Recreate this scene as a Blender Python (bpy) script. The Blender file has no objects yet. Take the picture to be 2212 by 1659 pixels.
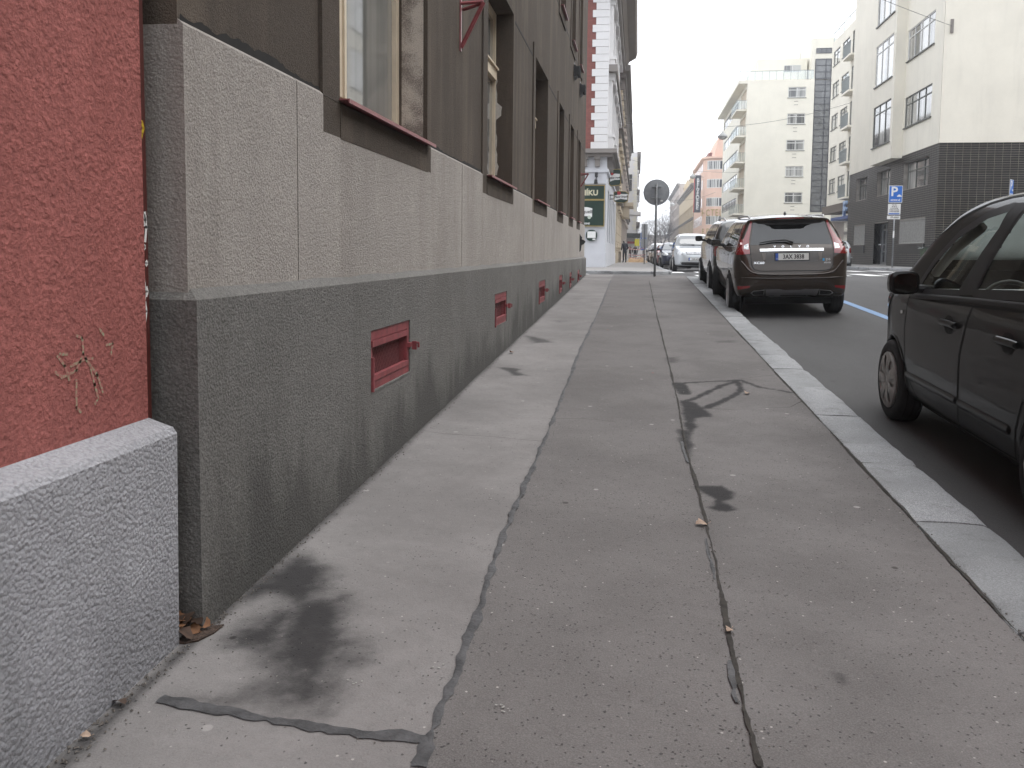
import bpy, bmesh, math, random
import numpy as np
from mathutils import Vector, Matrix
from mathutils.bvhtree import BVHTree
R = math.radians
rnd = random.Random(7)
scene = bpy.context.scene
COL = scene.collection

# ---------------------------------------------------------------- camera
# photograph measured on a 2212 px wide copy: focal length 1850 px, optical axis at (1106, 689)
FPX, PCX, PCY = 1850.0, 1106.0, 689.0
VPX, HOR, ROLL = 1378.0, 545.0, 0.0107
CAM = Vector((0, 0, 1.40))
_x = (VPX-PCX)*math.cos(ROLL) - (PCY-HOR)*math.sin(ROLL)
_y = (VPX-PCX)*math.sin(ROLL) + (PCY-HOR)*math.cos(ROLL)
PITCH = math.atan(_y/FPX)
YAW = math.atan(_x*math.cos(PITCH)/FPX)
_f = Vector((-math.sin(YAW)*math.cos(PITCH), math.cos(YAW)*math.cos(PITCH), -math.sin(PITCH)))
_r0 = Vector((math.cos(YAW), math.sin(YAW), 0)); _u0 = _r0.cross(_f)
_r = _r0*math.cos(ROLL) + _u0*math.sin(ROLL); _u = _u0*math.cos(ROLL) - _r0*math.sin(ROLL)
cd = bpy.data.cameras.new('camera'); cam = bpy.data.objects.new('camera', cd); COL.objects.link(cam)
cam.matrix_world = Matrix(((_r.x, _u.x, -_f.x, CAM.x), (_r.y, _u.y, -_f.y, CAM.y), (_r.z, _u.z, -_f.z, CAM.z), (0, 0, 0, 1)))
cd.sensor_width = 36; cd.lens = 36*FPX/2212; cd.shift_y = -(829.5-PCY)/2212
cd.clip_start = 0.05; cd.clip_end = 3000
scene.camera = cam

# ---------------------------------------------------------------- sky, sun, exposure (overcast)
w = bpy.data.worlds.new('World'); scene.world = w; w.use_nodes = True
nt = w.node_tree; nt.nodes.clear()
sky = nt.nodes.new('ShaderNodeTexSky'); sky.sky_type = 'NISHITA'; sky.sun_disc = False
SUN_EL, SUN_AZ = R(60), R(75)
sky.sun_elevation = SUN_EL; sky.sun_rotation = SUN_AZ; sky.air_density = 1.0; sky.dust_density = 6; sky.ozone_density = 1
hs = nt.nodes.new('ShaderNodeHueSaturation'); hs.inputs['Saturation'].default_value = 0.12
mx = nt.nodes.new('ShaderNodeMix'); mx.data_type = 'RGBA'; mx.inputs[0].default_value = 0.8
mx.inputs[7].default_value = (11.5, 11.9, 12.6, 1)         # the even cloud layer
bg = nt.nodes.new('ShaderNodeBackground'); bg.inputs['Strength'].default_value = 0.1
wo = nt.nodes.new('ShaderNodeOutputWorld')
nt.links.new(sky.outputs[0], hs.inputs['Color']); nt.links.new(hs.outputs[0], mx.inputs[6])
nt.links.new(mx.outputs[2], bg.inputs['Color']); nt.links.new(bg.outputs[0], wo.inputs[0])
sd = bpy.data.lights.new('sun', 'SUN'); sd.energy = 0.9; sd.angle = R(60); sd.color = (1, .97, .93)
sun = bpy.data.objects.new('sun', sd); COL.objects.link(sun)
sun.rotation_euler = Vector((math.sin(SUN_AZ)*math.cos(SUN_EL), math.cos(SUN_AZ)*math.cos(SUN_EL), math.sin(SUN_EL))).to_track_quat('Z', 'Y').to_euler()
vs = scene.view_settings; vs.view_transform = 'Standard'; vs.look = 'None'; vs.gamma = 1; vs.exposure = 1.05
scene.cycles.use_denoising = True; scene.cycles.max_bounces = 8; scene.cycles.transparent_max_bounces = 16

# ---------------------------------------------------------------- helpers
def px(x, y):
    """viewing direction of a point of the 2212 px copy"""
    return (_f*FPX + _r*(x-PCX) - _u*(y-PCY)).normalized()
SLOPE = 0.0308
def zs(y):
    """height of the left pavement along the street"""
    ys = [-40, 24, 27, 32, 40, 72, 120, 500]; z = [-40*SLOPE, 24*SLOPE, .765, .73, .66, .58, .55, .55]
    return float(np.interp(y, ys, z))
def sst(a, b, t):
    t = min(1, max(0, (t-a)/(b-a))); return t*t*(3-2*t)
def zr(x, y):
    """height of the carriageway"""
    z = zs(y) - .11
    if x > 1.6: z += .025*min(x-1.6, 3.9)
    if x > 5.5: z += .017*min(x-5.5, 4.5)*sst(8, 34, y)
    return z
def gnd(x, y, dz=0.0):
    """pavement point under a pixel"""
    d = px(x, y); t = (SLOPE*0 - CAM.z)/(d.z - SLOPE*d.y)
    p = CAM + d*t; p.z = SLOPE*p.y + dz
    return p

def tag(o, label=None, cat=None, group=None, kind=None):
    if label: o['label'] = label
    if cat: o['category'] = cat
    if group: o['group'] = group
    if kind: o['kind'] = kind
    return o
def empty(name, loc, label=None, cat=None, group=None, rz=0):
    o = bpy.data.objects.new(name, None); COL.objects.link(o); o.empty_display_size = .2
    o.location = loc; o.rotation_euler = (0, 0, rz)
    return tag(o, label, cat, group)
def copy_tree(o, parent=None):
    c = o.copy(); COL.objects.link(c); c.parent = parent
    for ch in o.children: copy_tree(ch, c)
    return c
def world_off(p):
    v = Vector((0, 0, 0))
    while p is not None:
        v += p.location; p = p.parent
    return v
class MB:
    def __init__(s): s.v = []; s.f = []
    def add(s, vs_, fs):
        n = len(s.v); s.v += [tuple(v) for v in vs_]; s.f += [tuple(i+n for i in f) for f in fs]; return s
    def quad(s, a, b, c, d): return s.add((a, b, c, d), ((0, 1, 2, 3),))
    def box(s, x0, x1, y0, y1, z0, z1):
        return s.add([(x, y, z) for z in (z0, z1) for y in (y0, y1) for x in (x0, x1)],
                     ((0, 2, 3, 1), (4, 5, 7, 6), (0, 1, 5, 4), (2, 6, 7, 3), (0, 4, 6, 2), (1, 3, 7, 5)))
    def prism(s, poly, lo, hi, fn):
        """poly: 2-d points, fn(a, b, t) -> 3-d point, t in (lo, hi)"""
        n = len(poly)
        s.add([fn(a, b, lo) for a, b in poly]+[fn(a, b, hi) for a, b in poly],
              [tuple(range(n))[::-1], tuple(range(n, 2*n))]+[(i, (i+1) % n, n+(i+1) % n, n+i) for i in range(n)])
        return s
    def tube(s, pts, r, n=8, caps=True):
        pts = [Vector(p) for p in pts]; m = len(pts); rs = r if isinstance(r, (list, tuple)) else [r]*m
        base = len(s.v); prev = None
        for i, p in enumerate(pts):
            t = (pts[min(i+1, m-1)]-pts[max(i-1, 0)])
            if t.length < 1e-9: t = Vector((0, 0, 1))
            t.normalize()
            a = t.cross(Vector((0, 0, 1)) if abs(t.z) < .9 else Vector((1, 0, 0))) if prev is None else (prev - t*prev.dot(t))
            a.normalize(); prev = a; b = t.cross(a)
            for k in range(n):
                th = 2*math.pi*k/n; s.v.append(tuple(p+(a*math.cos(th)+b*math.sin(th))*rs[i]))
        for i in range(m-1):
            for k in range(n):
                k2 = (k+1) % n; o = base+i*n
                s.f.append((o+k, o+k2, o+n+k2, o+n+k))
        if caps:
            s.f.append(tuple(base+k for k in range(n))[::-1]); s.f.append(tuple(base+(m-1)*n+k for k in range(n)))
        return s
    def lathe(s, prof, n=24, c=(0, 0, 0), axis='z'):
        """prof: (radius, height) pairs"""
        base = len(s.v)
        for r_, h in prof:
            for k in range(n):
                th = 2*math.pi*k/n; a, b = r_*math.cos(th), r_*math.sin(th)
                p = {'z': (a, b, h), 'y': (a, h, b), 'x': (h, a, b)}[axis]
                s.v.append((c[0]+p[0], c[1]+p[1], c[2]+p[2]))
        for i in range(len(prof)-1):
            for k in range(n):
                k2 = (k+1) % n; o = base+i*n; s.f.append((o+k, o+k2, o+n+k2, o+n+k))
        s.f.append(tuple(base+k for k in range(n))[::-1]); s.f.append(tuple(base+(len(prof)-1)*n+k for k in range(n)))
        return s
    def build(s, name, mat, parent=None, smooth=False, world=True, kind=None, label=None, angle=None, recalc=True):
        me = bpy.data.meshes.new(name)
        off = world_off(parent) if (parent is not None and world) else Vector((0, 0, 0))
        me.from_pydata([(v[0]-off.x, v[1]-off.y, v[2]-off.z) for v in s.v], [], s.f)
        if recalc:
            bm = bmesh.new(); bm.from_mesh(me); bmesh.ops.recalc_face_normals(bm, faces=bm.faces); bm.to_mesh(me); bm.free()
        if smooth or angle:
            me.polygons.foreach_set('use_smooth', [True]*len(me.polygons))
            if angle: me.set_sharp_from_angle(angle=R(angle))
        me.materials.append(mat)
        o = bpy.data.objects.new(name, me); COL.objects.link(o)
        if parent is not None: o.parent = parent
        return tag(o, label, None, None, kind)

class Plane:
    """a facade plane: o at u = 0, u along the wall, n outward; w is the distance in front of the wall"""
    def __init__(s, x, y, ux, uy, nx, ny): s.o = Vector((x, y, 0)); s.u = Vector((ux, uy, 0)); s.n = Vector((nx, ny, 0))
    def p(s, u, z, w=0.0):
        q = s.o+s.u*u+s.n*w; return (q.x, q.y, z)
    def box(s, mb, u0, u1, z0, z1, w0, w1):
        return mb.add([s.p(u, z, w_) for w_ in (w0, w1) for z in (z0, z1) for u in (u0, u1)],
                      ((0, 2, 3, 1), (4, 5, 7, 6), (0, 1, 5, 4), (2, 6, 7, 3), (0, 4, 6, 2), (1, 3, 7, 5)))
    def prism(s, mb, poly, w0, w1): return mb.prism(poly, w0, w1, lambda a, b, t: s.p(a, b, t))
    def wall(s, mb, u0, u1, z0, z1, holes, depth, w=0.0, thick=None):
        """front sheet with openings and their reveals"""
        us = sorted({u0, u1, *[h[0] for h in holes], *[h[1] for h in holes]}); zz = sorted({z0, z1, *[h[2] for h in holes], *[h[3] for h in holes]})
        us = [u for u in us if u0 <= u <= u1]; zz = [z for z in zz if z0 <= z <= z1]
        for a, b in zip(us, us[1:]):
            for c, d in zip(zz, zz[1:]):
                mu, mz = (a+b)/2, (c+d)/2
                if any(h[0] < mu < h[1] and h[2] < mz < h[3] for h in holes): continue
                mb.quad(s.p(a, c, w), s.p(b, c, w), s.p(b, d, w), s.p(a, d, w))
        for h in holes:
            a, b, c, d = h[:4]; k = w-depth
            mb.quad(s.p(a, c, w), s.p(a, d, w), s.p(a, d, k), s.p(a, c, k)); mb.quad(s.p(b, c, w), s.p(b, d, w), s.p(b, d, k), s.p(b, c, k))
            mb.quad(s.p(a, c, w), s.p(b, c, w), s.p(b, c, k), s.p(a, c, k)); mb.quad(s.p(a, d, w), s.p(b, d, w), s.p(b, d, k), s.p(a, d, k))
        return mb

def text_mesh(txt, size, mat, name, parent, M, depth=.004, align='CENTER', bold=0.0, xs=1.0, label=None):
    """raised lettering; M maps the text plane (x right, y up, z out) to the parent's space"""
    cu = bpy.data.curves.new('lettering', 'FONT'); cu.body = txt; cu.size = size; cu.align_x = align; cu.align_y = 'CENTER'
    cu.extrude = depth; cu.offset = bold; cu.resolution_u = 2
    to = bpy.data.objects.new('lettering', cu); me = bpy.data.meshes.new_from_object(to)
    bpy.data.objects.remove(to); bpy.data.curves.remove(cu)
    me.transform(M @ Matrix.Diagonal((xs, 1, 1, 1))); me.materials.clear(); me.materials.append(mat)
    o = bpy.data.objects.new(name, me); COL.objects.link(o); o.parent = parent
    return tag(o, label)
def frame_mat(origin, right, up):
    r_, u_ = Vector(right).normalized(), Vector(up).normalized(); n = r_.cross(u_); o = Vector(origin)
    return Matrix(((r_.x, u_.x, n.x, o.x), (r_.y, u_.y, n.y, o.y), (r_.z, u_.z, n.z, o.z), (0, 0, 0, 1)))

# ---------------------------------------------------------------- materials
MATS = {}
class NT:
    def __init__(s, name):
        s.m = bpy.data.materials.new(name); s.m.use_nodes = True; s.t = s.m.node_tree; s.b = s.t.nodes['Principled BSDF']
        s.out = s.t.nodes['Material Output']; s.tc = s.t.nodes.new('ShaderNodeTexCoord'); s.co = s.tc.outputs['Object']
    def n(s, typ, **kw):
        o = s.t.nodes.new('ShaderNode'+typ)
        for k, v in kw.items():
            if hasattr(o, k) and k not in o.inputs.keys(): setattr(o, k, v)
            else: s.set(o.inputs[k], v)
        return o
    def set(s, sock, v):
        if isinstance(v, bpy.types.NodeSocket): s.t.links.new(v, sock)
        else: sock.default_value = v
    def noise(s, scale, detail=4, rough=.55, stretch=None, dist=0, co=None):
        co = co or s.co
        if stretch: co = s.n('Mapping', Vector=co, Scale=stretch).outputs[0]
        return s.n('TexNoise', Vector=co, Scale=scale, Detail=detail, Roughness=rough, Distortion=dist).outputs['Fac']
    def voro(s, scale, feature='F1', co=None, rand=1.0):
        o = s.n('TexVoronoi', Vector=co or s.co, Scale=scale, Randomness=rand); o.feature = feature; return o
    def ramp(s, fac, a, b, lo=0.0, hi=1.0):
        o = s.n('MapRange', Value=fac); o.interpolation_type = 'SMOOTHSTEP'
        for i, v in zip((1, 2, 3, 4), (a, b, lo, hi)): o.inputs[i].default_value = v
        return o.outputs[0]
    def math(s, op, a, b=0.0, c=None):
        o = s.n('Math', operation=op); s.set(o.inputs[0], a); s.set(o.inputs[1], b)
        if c is not None: s.set(o.inputs[2], c)
        return o.outputs[0]
    def mix(s, fac, a, b, blend='MIX'):
        o = s.n('Mix', data_type='RGBA', blend_type=blend); s.set(o.inputs[0], fac)
        for sock, v in ((o.inputs[6], a), (o.inputs[7], b)): s.set(sock, (*v, 1) if isinstance(v, (tuple, list)) and len(v) == 3 else v)
        return o.outputs[2]
    def bump(s, h, dist, strength=1.0, normal=None):
        o = s.n('Bump', Height=h, Distance=dist, Strength=strength)
        if normal is not None: s.set(o.inputs['Normal'], normal)
        return o.outputs[0]
    def fin(s, col=None, rough=None, normal=None, **kw):
        if col is not None: s.set(s.b.inputs['Base Color'], (*col, 1) if isinstance(col, (tuple, list)) and len(col) == 3 else col)
        if rough is not None: s.set(s.b.inputs['Roughness'], rough)
        if normal is not None: s.set(s.b.inputs['Normal'], normal)
        for k, v in kw.items(): s.set(s.b.inputs[k.replace('_', ' ')], v)
        return s.m
def M(name, col, rough=.7, var=.12, vscale=2.0, bump=0, bscale=60, metal=0, coat=0, spec=.5, emit=None, es=0):
    if name in MATS: return MATS[name]
    t = NT(name); c = col
    if var:
        f = t.noise(vscale, 5, .6)
        c = t.mix(t.ramp(f, .3, .7), tuple(x*(1-var) for x in col), tuple(min(1, x*(1+var)) for x in col))
    kw = dict(Metallic=metal, Coat_Weight=coat, Coat_Roughness=.03, Specular_IOR_Level=spec)
    if emit: kw.update(Emission_Color=(*emit, 1), Emission_Strength=es)
    nm = t.bump(t.noise(bscale, 4), bump) if bump else None
    MATS[name] = t.fin(c, rough, nm, **kw); return MATS[name]
# ---------------------------------------------------------------- surface materials
def stucco(name, col, bscale=45, dist=.012, streak=.25, dirt=(.5, .48, .45), grain=.25, foot_dark=None, peb=.55, rgh=.74):
    t = NT(name)
    n1 = t.noise(bscale*.8, 8, rgh); v1 = t.voro(bscale*1.25, 'F1').outputs['Distance']; n2 = t.noise(bscale*.33, 3, .5)
    h = t.math('ADD', t.math('MULTIPLY', n1, 1.15), t.math('MULTIPLY', t.math('SUBTRACT', 1.0, v1), peb*.6)); h = t.math('ADD', h, t.math('MULTIPLY', n2, .3))
    hf = t.math('ADD', t.math('MULTIPLY', h, .6), t.math('MULTIPLY', t.noise(bscale*2.2, 4, .8), .7))
    c = t.mix(t.ramp(hf, .68, 1.12), tuple(x*(1-grain) for x in col), tuple(min(1, x*(1+grain)) for x in col))
    st = t.noise(1.0, 5, .6, (3.5, 3.5, .35)); big = t.noise(.9, 4, .6)
    c = t.mix(t.ramp(st, .46, .70, 0, streak*1.35), c, tuple(a*b for a, b in zip(col, dirt)))
    c = t.mix(t.ramp(big, .38, .68, 0, .38), c, tuple(x*.70 for x in col)); c = t.mix(t.ramp(t.noise(4.5, 6, .68), .52, .74, 0, .30), c, tuple(min(1, x*1.35) for x in col))
    if foot_dark:   # foot of the wall made darker, unevenly along its length
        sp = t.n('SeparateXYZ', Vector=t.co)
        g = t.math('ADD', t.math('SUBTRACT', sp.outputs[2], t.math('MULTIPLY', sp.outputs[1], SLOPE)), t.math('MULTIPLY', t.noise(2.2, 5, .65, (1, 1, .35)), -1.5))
        c = t.mix(t.ramp(g, -.72, -.25, foot_dark, 0), c, tuple(x*.42 for x in col))
    return t.fin(c, .92, t.bump(h, dist), Specular_IOR_Level=.25)
m_red = stucco('red_stucco', (.385, .132, .116), 50, .014, .22, (.72, .66, .64), .26, peb=.35, rgh=.66)
m_redplinth = stucco('blue_grey_roughcast', (.395, .393, .415), 62, .011, .35, (.62, .64, .62), .20, foot_dark=.55, peb=1.1, rgh=.72)  # grows darker towards its foot
m_plinth = stucco('grey_roughcast', (.185, .178, .167), 72, .013, .22, (.62, .6, .56), .30, foot_dark=.85)  # dark damp stains near the ground
m_panel = stucco('pale_grey_render', (.395, .362, .332), 80, .011, .30, (.66, .64, .62), .18)
m_dark = stucco('dark_brown_render', (.080, .064, .051), 105, .006, .45, (1.8, 1.8, 1.75), .24)
m_reveal = stucco('reveal_render', (.13, .11, .097), 110, .004, .4, (1.5, 1.45, 1.4), .2)
m_sill = M('red_sheet_metal', (.26, .085, .09), .38, .15, 6, 0)
m_vent = M('red_vent_paint', (.215, .047, .052), .5, .25, 14, .0006, 90)
m_wood = M('cream_window_wood', (.62, .53, .40), .5, .08, 5)
m_brown = M('brown_red_strip', (.075, .014, .010), .55, .2, 8)
m_white = M('white_paint', (.72, .72, .70), .6, .1, 8)
m_yellow = M('yellow_paint', (.60, .42, .02), .6, .1, 8)
t = NT('pale_green_spray'); m_greenmark = t.fin(t.mix(t.ramp(t.noise(110, 4, .7), .44, .60), (.37, .13, .115), (.27, .29, .18)), .9)
m_iron = M('black_iron', (.018, .018, .019), .5, .2, 10)
m_gap = M('black_joint', (.012, .011, .010), .95, .3, 12)

# pavement: mastic asphalt in three strips with stains of its own
t = NT('mastic_asphalt')
mid = t.n('Attribute', attribute_name='mid').outputs['Fac']; wet = t.n('Attribute', attribute_name='wet').outputs['Fac']
left = t.n('Attribute', attribute_name='leftstrip').outputs['Fac']
n_big = t.noise(1.1, 5, .62); n_mid = t.noise(9, 5, .6); n_f = t.noise(210, 3, .6)
c = t.mix(t.ramp(n_big, .32, .66), (.095, .0875, .084), (.143, .133, .1285))
c = t.mix(t.math('MULTIPLY', mid, .8), c, t.mix(t.ramp(n_big, .32, .66), (.094, .0855, .082), (.131, .1205, .116)))
c = t.mix(t.math('MULTIPLY', left, t.ramp(t.noise(.7, 4, .6), .3, .65, .45, .8)), c, t.mix(t.ramp(n_big, .3, .7), (.178, .1665, .161), (.252, .2375, .230)))
c = t.mix(t.ramp(t.noise(33, 5, .7), .42, .75, 0, .42), c, t.mix(.5, c, (.07, .065, .062)))
c = t.mix(t.ramp(n_mid, .35, .8, 0, .42), c, t.mix(.5, c, (.10, .092, .088)))
c = t.mix(t.ramp(n_f, .35, .7, .0, .55), c, t.mix(.5, c, (.27, .256, .25)))
pco = t.n('VectorMath', operation='MULTIPLY_ADD'); t.set(pco.inputs[0], t.n('TexNoise', Vector=t.co, Scale=120.0, Detail=2.0).outputs['Color']); pco.inputs[1].default_value = (.012, .012, .0); t.set(pco.inputs[2], t.co)
pit = t.voro(62, co=pco.outputs[0]); pitm = t.ramp(pit.outputs['Distance'], .14, .27, 1, 0)
rare = t.n('Mapping', Vector=t.co, Scale=(1, 1, 1)).outputs[0]
pick = t.n('TexWhiteNoise', Vector=pit.outputs['Position']).outputs['Value']
dens = t.math('ADD', t.math('MULTIPLY', t.noise(2.3, 4), .75), -.04)
pitm = t.math('MULTIPLY', pitm, t.math('MULTIPLY', t.math('LESS_THAN', pick, t.math('SUBTRACT', dens, t.math('MULTIPLY', left, .20))), .68))
c = t.mix(pitm, c, (.028, .026, .026))
pit2 = t.voro(41); p2 = t.ramp(pit2.outputs['Distance'], .10, .22, 1, 0)
pk2 = t.n('TexWhiteNoise', Vector=pit2.outputs['Position']).outputs['Value']
c = t.mix(t.math('MULTIPLY', p2, t.math('LESS_THAN', pk2, .045)), c, (.34, .32, .30))
gum = t.voro(4.2); gm = t.ramp(gum.outputs['Distance'], .055, .085, 1, 0)
gk = t.n('TexWhiteNoise', Vector=gum.outputs['Position']).outputs['Value']
c = t.mix(t.math('MULTIPLY', gm, t.math('LESS_THAN', gk, .34)), c, (.27, .255, .245))
c = t.mix(t.math('MULTIPLY', gm, t.math('GREATER_THAN', gk, .83)), c, (.060, .055, .052))
rd = t.voro(3.1); rm = t.ramp(rd.outputs['Distance'], .03, .05, 1, 0); rk = t.n('TexWhiteNoise', Vector=rd.outputs['Position']).outputs['Value']
c = t.mix(t.math('MULTIPLY', rm, t.math('LESS_THAN', rk, .10)), c, (.30, .07, .07))
wet = t.ramp(t.math('ADD', wet, t.math('MULTIPLY', t.math('SUBTRACT', t.noise(16, 8, .72), .5), t.math('MULTIPLY', t.ramp(wet, .03, .3), .6))), .08, .98)
c = t.mix(t.math('MULTIPLY', wet, .96), c, t.mix(.10, (.0085, .008, .009), c))
hh = t.math('ADD', t.math('MULTIPLY', t.noise(130, 4, .65), 1.0), t.math('MULTIPLY', pitm, -1.2))
hh = t.math('ADD', hh, t.math('MULTIPLY', t.noise(5, 3), 2.2))
rg = .85
m_walk = t.fin(c, rg, t.bump(hh, .0025), Specular_IOR_Level=.22)
# carriageway
t = NT('road_asphalt')
nb = t.noise(.55, 5, .65, (1.6, .5, 1)); nf = t.noise(160, 3, .7)
c = t.mix(t.ramp(nb, .3, .7), (.045, .0435, .0435), (.068, .0665, .067)); c = t.mix(t.ramp(nf, .3, .8, 0, .5), c, (.135, .132, .13))
c = t.mix(t.ramp(t.noise(3.2, 5, .65, (1.5, .6, 1)), .58, .72, 0, .5), c, (.055, .052, .052))
m_road = t.fin(c, .82, t.bump(nf, .004), Specular_IOR_Level=.35)
m_bit = M('bitumen', (.052, .0505, .052), .7, .45, 14, .004, 60)
m_moss = M('dark_joint_dirt', (.028, .024, .020), .95, .4, 25)
t = NT('granite')
a = t.noise(160, 3, .75); b = t.noise(2.0, 4)
oi = t.n('ObjectInfo').outputs['Random']
c = t.mix(t.ramp(a, .3, .72), (.165, .168, .173), (.45, .455, .465)); c = t.mix(t.ramp(b, .4, .8, 0, .6), c, (.16, .165, .165))
c = t.mix(t.math('MULTIPLY', oi, .5), c, (.16, .165, .165)); c = t.mix(t.ramp(t.noise(7, 6, .7), .5, .72, 0, .6), c, (.12, .12, .118))
m_granite = t.fin(c, .72, t.bump(t.math('ADD', a, t.math('MULTIPLY', t.noise(22, 4), 1.5)), .004))
def worn(name, col, under=(.12, .118, .12)):
    t = NT(name); n = t.noise(14, 6, .7); k = t.math('ADD', t.math('MULTIPLY', n, .7), t.math('MULTIPLY', t.noise(90, 3), .3))
    return t.fin(t.mix(t.ramp(k, .36, .46), under, col), .7)
m_mark = worn('white_road_paint', (.70, .70, .69)); m_blue = worn('blue_road_paint', (.165, .27, .44))

# ---------------------------------------------------------------- ground, carriageway
MB().quad((-1500, -1500, -1.6), (1500, -1500, -1.6), (1500, 1500, -1.6), (-1500, 1500, -1.6)).build('ground', m_road, kind='structure')
g = MB(); xs = [-60, -14, -6, -2, 1.6, 3, 5, 7.5, 10.6, 14, 24, 70]; ys = [-12, -2, 3, 8, 12, 16, 20, 24, 26, 28, 31, 35, 42, 55, 75, 110, 190, 330, 600]
g.add([(x, y, zr(x, y)) for y in ys for x in xs], [(j*len(xs)+i, j*len(xs)+i+1, (j+1)*len(xs)+i+1, (j+1)*len(xs)+i) for j in range(len(ys)-1) for i in range(len(xs)-1)])
road = g.build('road', m_road, smooth=True, kind='structure')
def on_road(name, poly, mat, dz=.006):
    """a painted sheet on the carriageway, cut along its length so that it follows the slope"""
    g = MB(); (xa, ya), (xb, yb) = poly; n = max(1, int((yb-ya)/1.5)); m = max(1, int((xb-xa)/1.5))
    for j in range(n+1):
        for i in range(m+1):
            x = xa+(xb-xa)*i/m; y = ya+(yb-ya)*j/n; g.v.append((x, y, max(zr(x, y), zr_lin(x, y))+dz))
    g.f = [(j*(m+1)+i, j*(m+1)+i+1, (j+1)*(m+1)+i+1, (j+1)*(m+1)+i) for j in range(n) for i in range(m)]
    return g.build(name, mat, road)
def zr_lin(x, y):
    """height of the road sheet itself (bilinear between its grid points)"""
    i = max(0, min(len(xs)-2, sum(1 for q in xs if q <= x)-1)); j = max(0, min(len(ys)-2, sum(1 for q in ys if q <= y)-1))
    a = (x-xs[i])/(xs[i+1]-xs[i]); b = (y-ys[j])/(ys[j+1]-ys[j])
    return (zr(xs[i], ys[j])*(1-a)+zr(xs[i+1], ys[j])*a)*(1-b)+(zr(xs[i], ys[j+1])*(1-a)+zr(xs[i+1], ys[j+1])*a)*b
on_road('parking_line', ((3.90, -4), (4.05, 17.6)), m_blue)
for k in range(9): on_road('crosswalk_stripe', ((1.9+k*.98, 26.6), (2.4+k*.98, 29.6)), m_mark)
for k in range(9): on_road('crosswalk_stripe', ((1.35+k*.98, 34.2), (1.85+k*.98, 37.0)), m_mark)
for k in range(7): on_road('crosswalk_stripe', ((-2.9-k*1.0, 26.2+.0*k), (-.4-k*1.0, 26.75)) if k == 0 else ((-4.2-k*.1, 26.2+k*.62), (-1.2-k*.1, 26.5+k*.62)), m_mark)

# ---------------------------------------------------------------- near pavement (left)
SEAM1 = [(905, 1659), (925, 1602), (968, 1500), (1003, 1400), (1040, 1300), (1073, 1200), (1107, 1110), (1150, 1010), (1185, 930), (1225, 830), (1258, 745), (1290, 680), (1320, 605)]
SEAM2 = [(1640, 1659), (1600, 1500), (1575, 1380), (1550, 1230), (1521, 1110), (1500, 1030), (1480, 960), (1466, 880), (1451, 810), (1436, 750), (1421, 690), (1402, 606)]
s1 = [gnd(*p) for p in SEAM1]; s2 = [gnd(*p) for p in SEAM2]
def sx(s, y): return np.interp(y, [p.y for p in s], [p.x for p in s])
yl = [-4, -2, 0, 1.2]; y = 1.6
while y < 24.9: yl.append(y); y += max(.009, .0058*y)
yl.append(24.9); yl = np.array(yl); xl = np.linspace(-2.1, 1.33, 190)
XX, YY = np.meshgrid(xl, yl); ZZ = np.array([zs(v) for v in yl])[:, None]+0*XX
wob = (np.sin(XX*3.1+YY*1.7)+np.sin(YY*2.3-XX*1.3)+np.sin(YY*.9+1))*.0015
ZZ = ZZ+wob
def nz2(x, y, s, seed=0):
    """cheap value noise on arrays"""
    x = x*s+seed*17.3; y = y*s+seed*9.1; xi = np.floor(x); yi = np.floor(y); fx = x-xi; fy = y-yi; fx = fx*fx*(3-2*fx); fy = fy*fy*(3-2*fy)
    h = lambda a, b: np.modf(np.abs(np.sin(a*127.1+b*311.7+seed)*43758.5453))[0]
    return (h(xi, yi)*(1-fx)+h(xi+1, yi)*fx)*(1-fy)+(h(xi, yi+1)*(1-fx)+h(xi+1, yi+1)*fx)*fy
def fbm(x, y, s, seed=0): return nz2(x, y, s, seed)*.5+nz2(x, y, s*2.1, seed+1)*.3+nz2(x, y, s*4.3, seed+2)*.2
def sdpoly(P, x, y):
    P = np.array(P, float); n = len(P); d = np.full(x.shape, 1e9); ins = np.zeros(x.shape, bool)
    for i in range(n):
        ax, ay = P[i]; bx, by = P[(i+1) % n]; ex, ey = bx-ax, by-ay; wx, wy = x-ax, y-ay
        tt = np.clip((wx*ex+wy*ey)/(ex*ex+ey*ey+1e-12), 0, 1); d = np.minimum(d, (wx-ex*tt)**2+(wy-ey*tt)**2)
        ins ^= ((ay > y) != (by > y)) & (wx < ex*(y-ay)/(by-ay+1e-12))
    d = np.sqrt(d); return np.where(ins, -d, d)
def sdline(P, x, y):
    d = np.full(x.shape, 1e9)
    for (ax, ay), (bx, by) in zip(P, P[1:]):
        ex, ey = bx-ax, by-ay; wx, wy = x-ax, y-ay; tt = np.clip((wx*ex+wy*ey)/(ex*ex+ey*ey+1e-12), 0, 1)
        d = np.minimum(d, (wx-ex*tt)**2+(wy-ey*tt)**2)
    return np.sqrt(d)
G = lambda L: [tuple(gnd(*p))[:2] for p in L]
WET = np.zeros(XX.shape); wx = XX+(fbm(XX, YY, 14, 3)-.5)*.05; wy = YY+(fbm(XX, YY, 14, 5)-.5)*.05
def stain(d, soft, k):
    global WET
    WET = np.maximum(WET, k*np.clip(.5-d/soft, 0, 1)**1.0)
big = G([(640, 1195), (700, 1230), (690, 1300), (735, 1290), (757, 1320), (745, 1350), (787, 1385), (765, 1425), (722, 1440), (715, 1480), (690, 1530), (600, 1548), (500, 1530), (430, 1518), (380, 1512), (470, 1500), (560, 1490), (607, 1468), (600, 1455), (556, 1432), (545, 1402), (500, 1400), (520, 1365), (585, 1325), (610, 1295), (600, 1285), (560, 1285), (525, 1300), (505, 1302), (540, 1265), (600, 1230)])
blot = np.clip(fbm(XX, YY, 3.2, 11)*1.8-.05, .62, 1)
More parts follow.
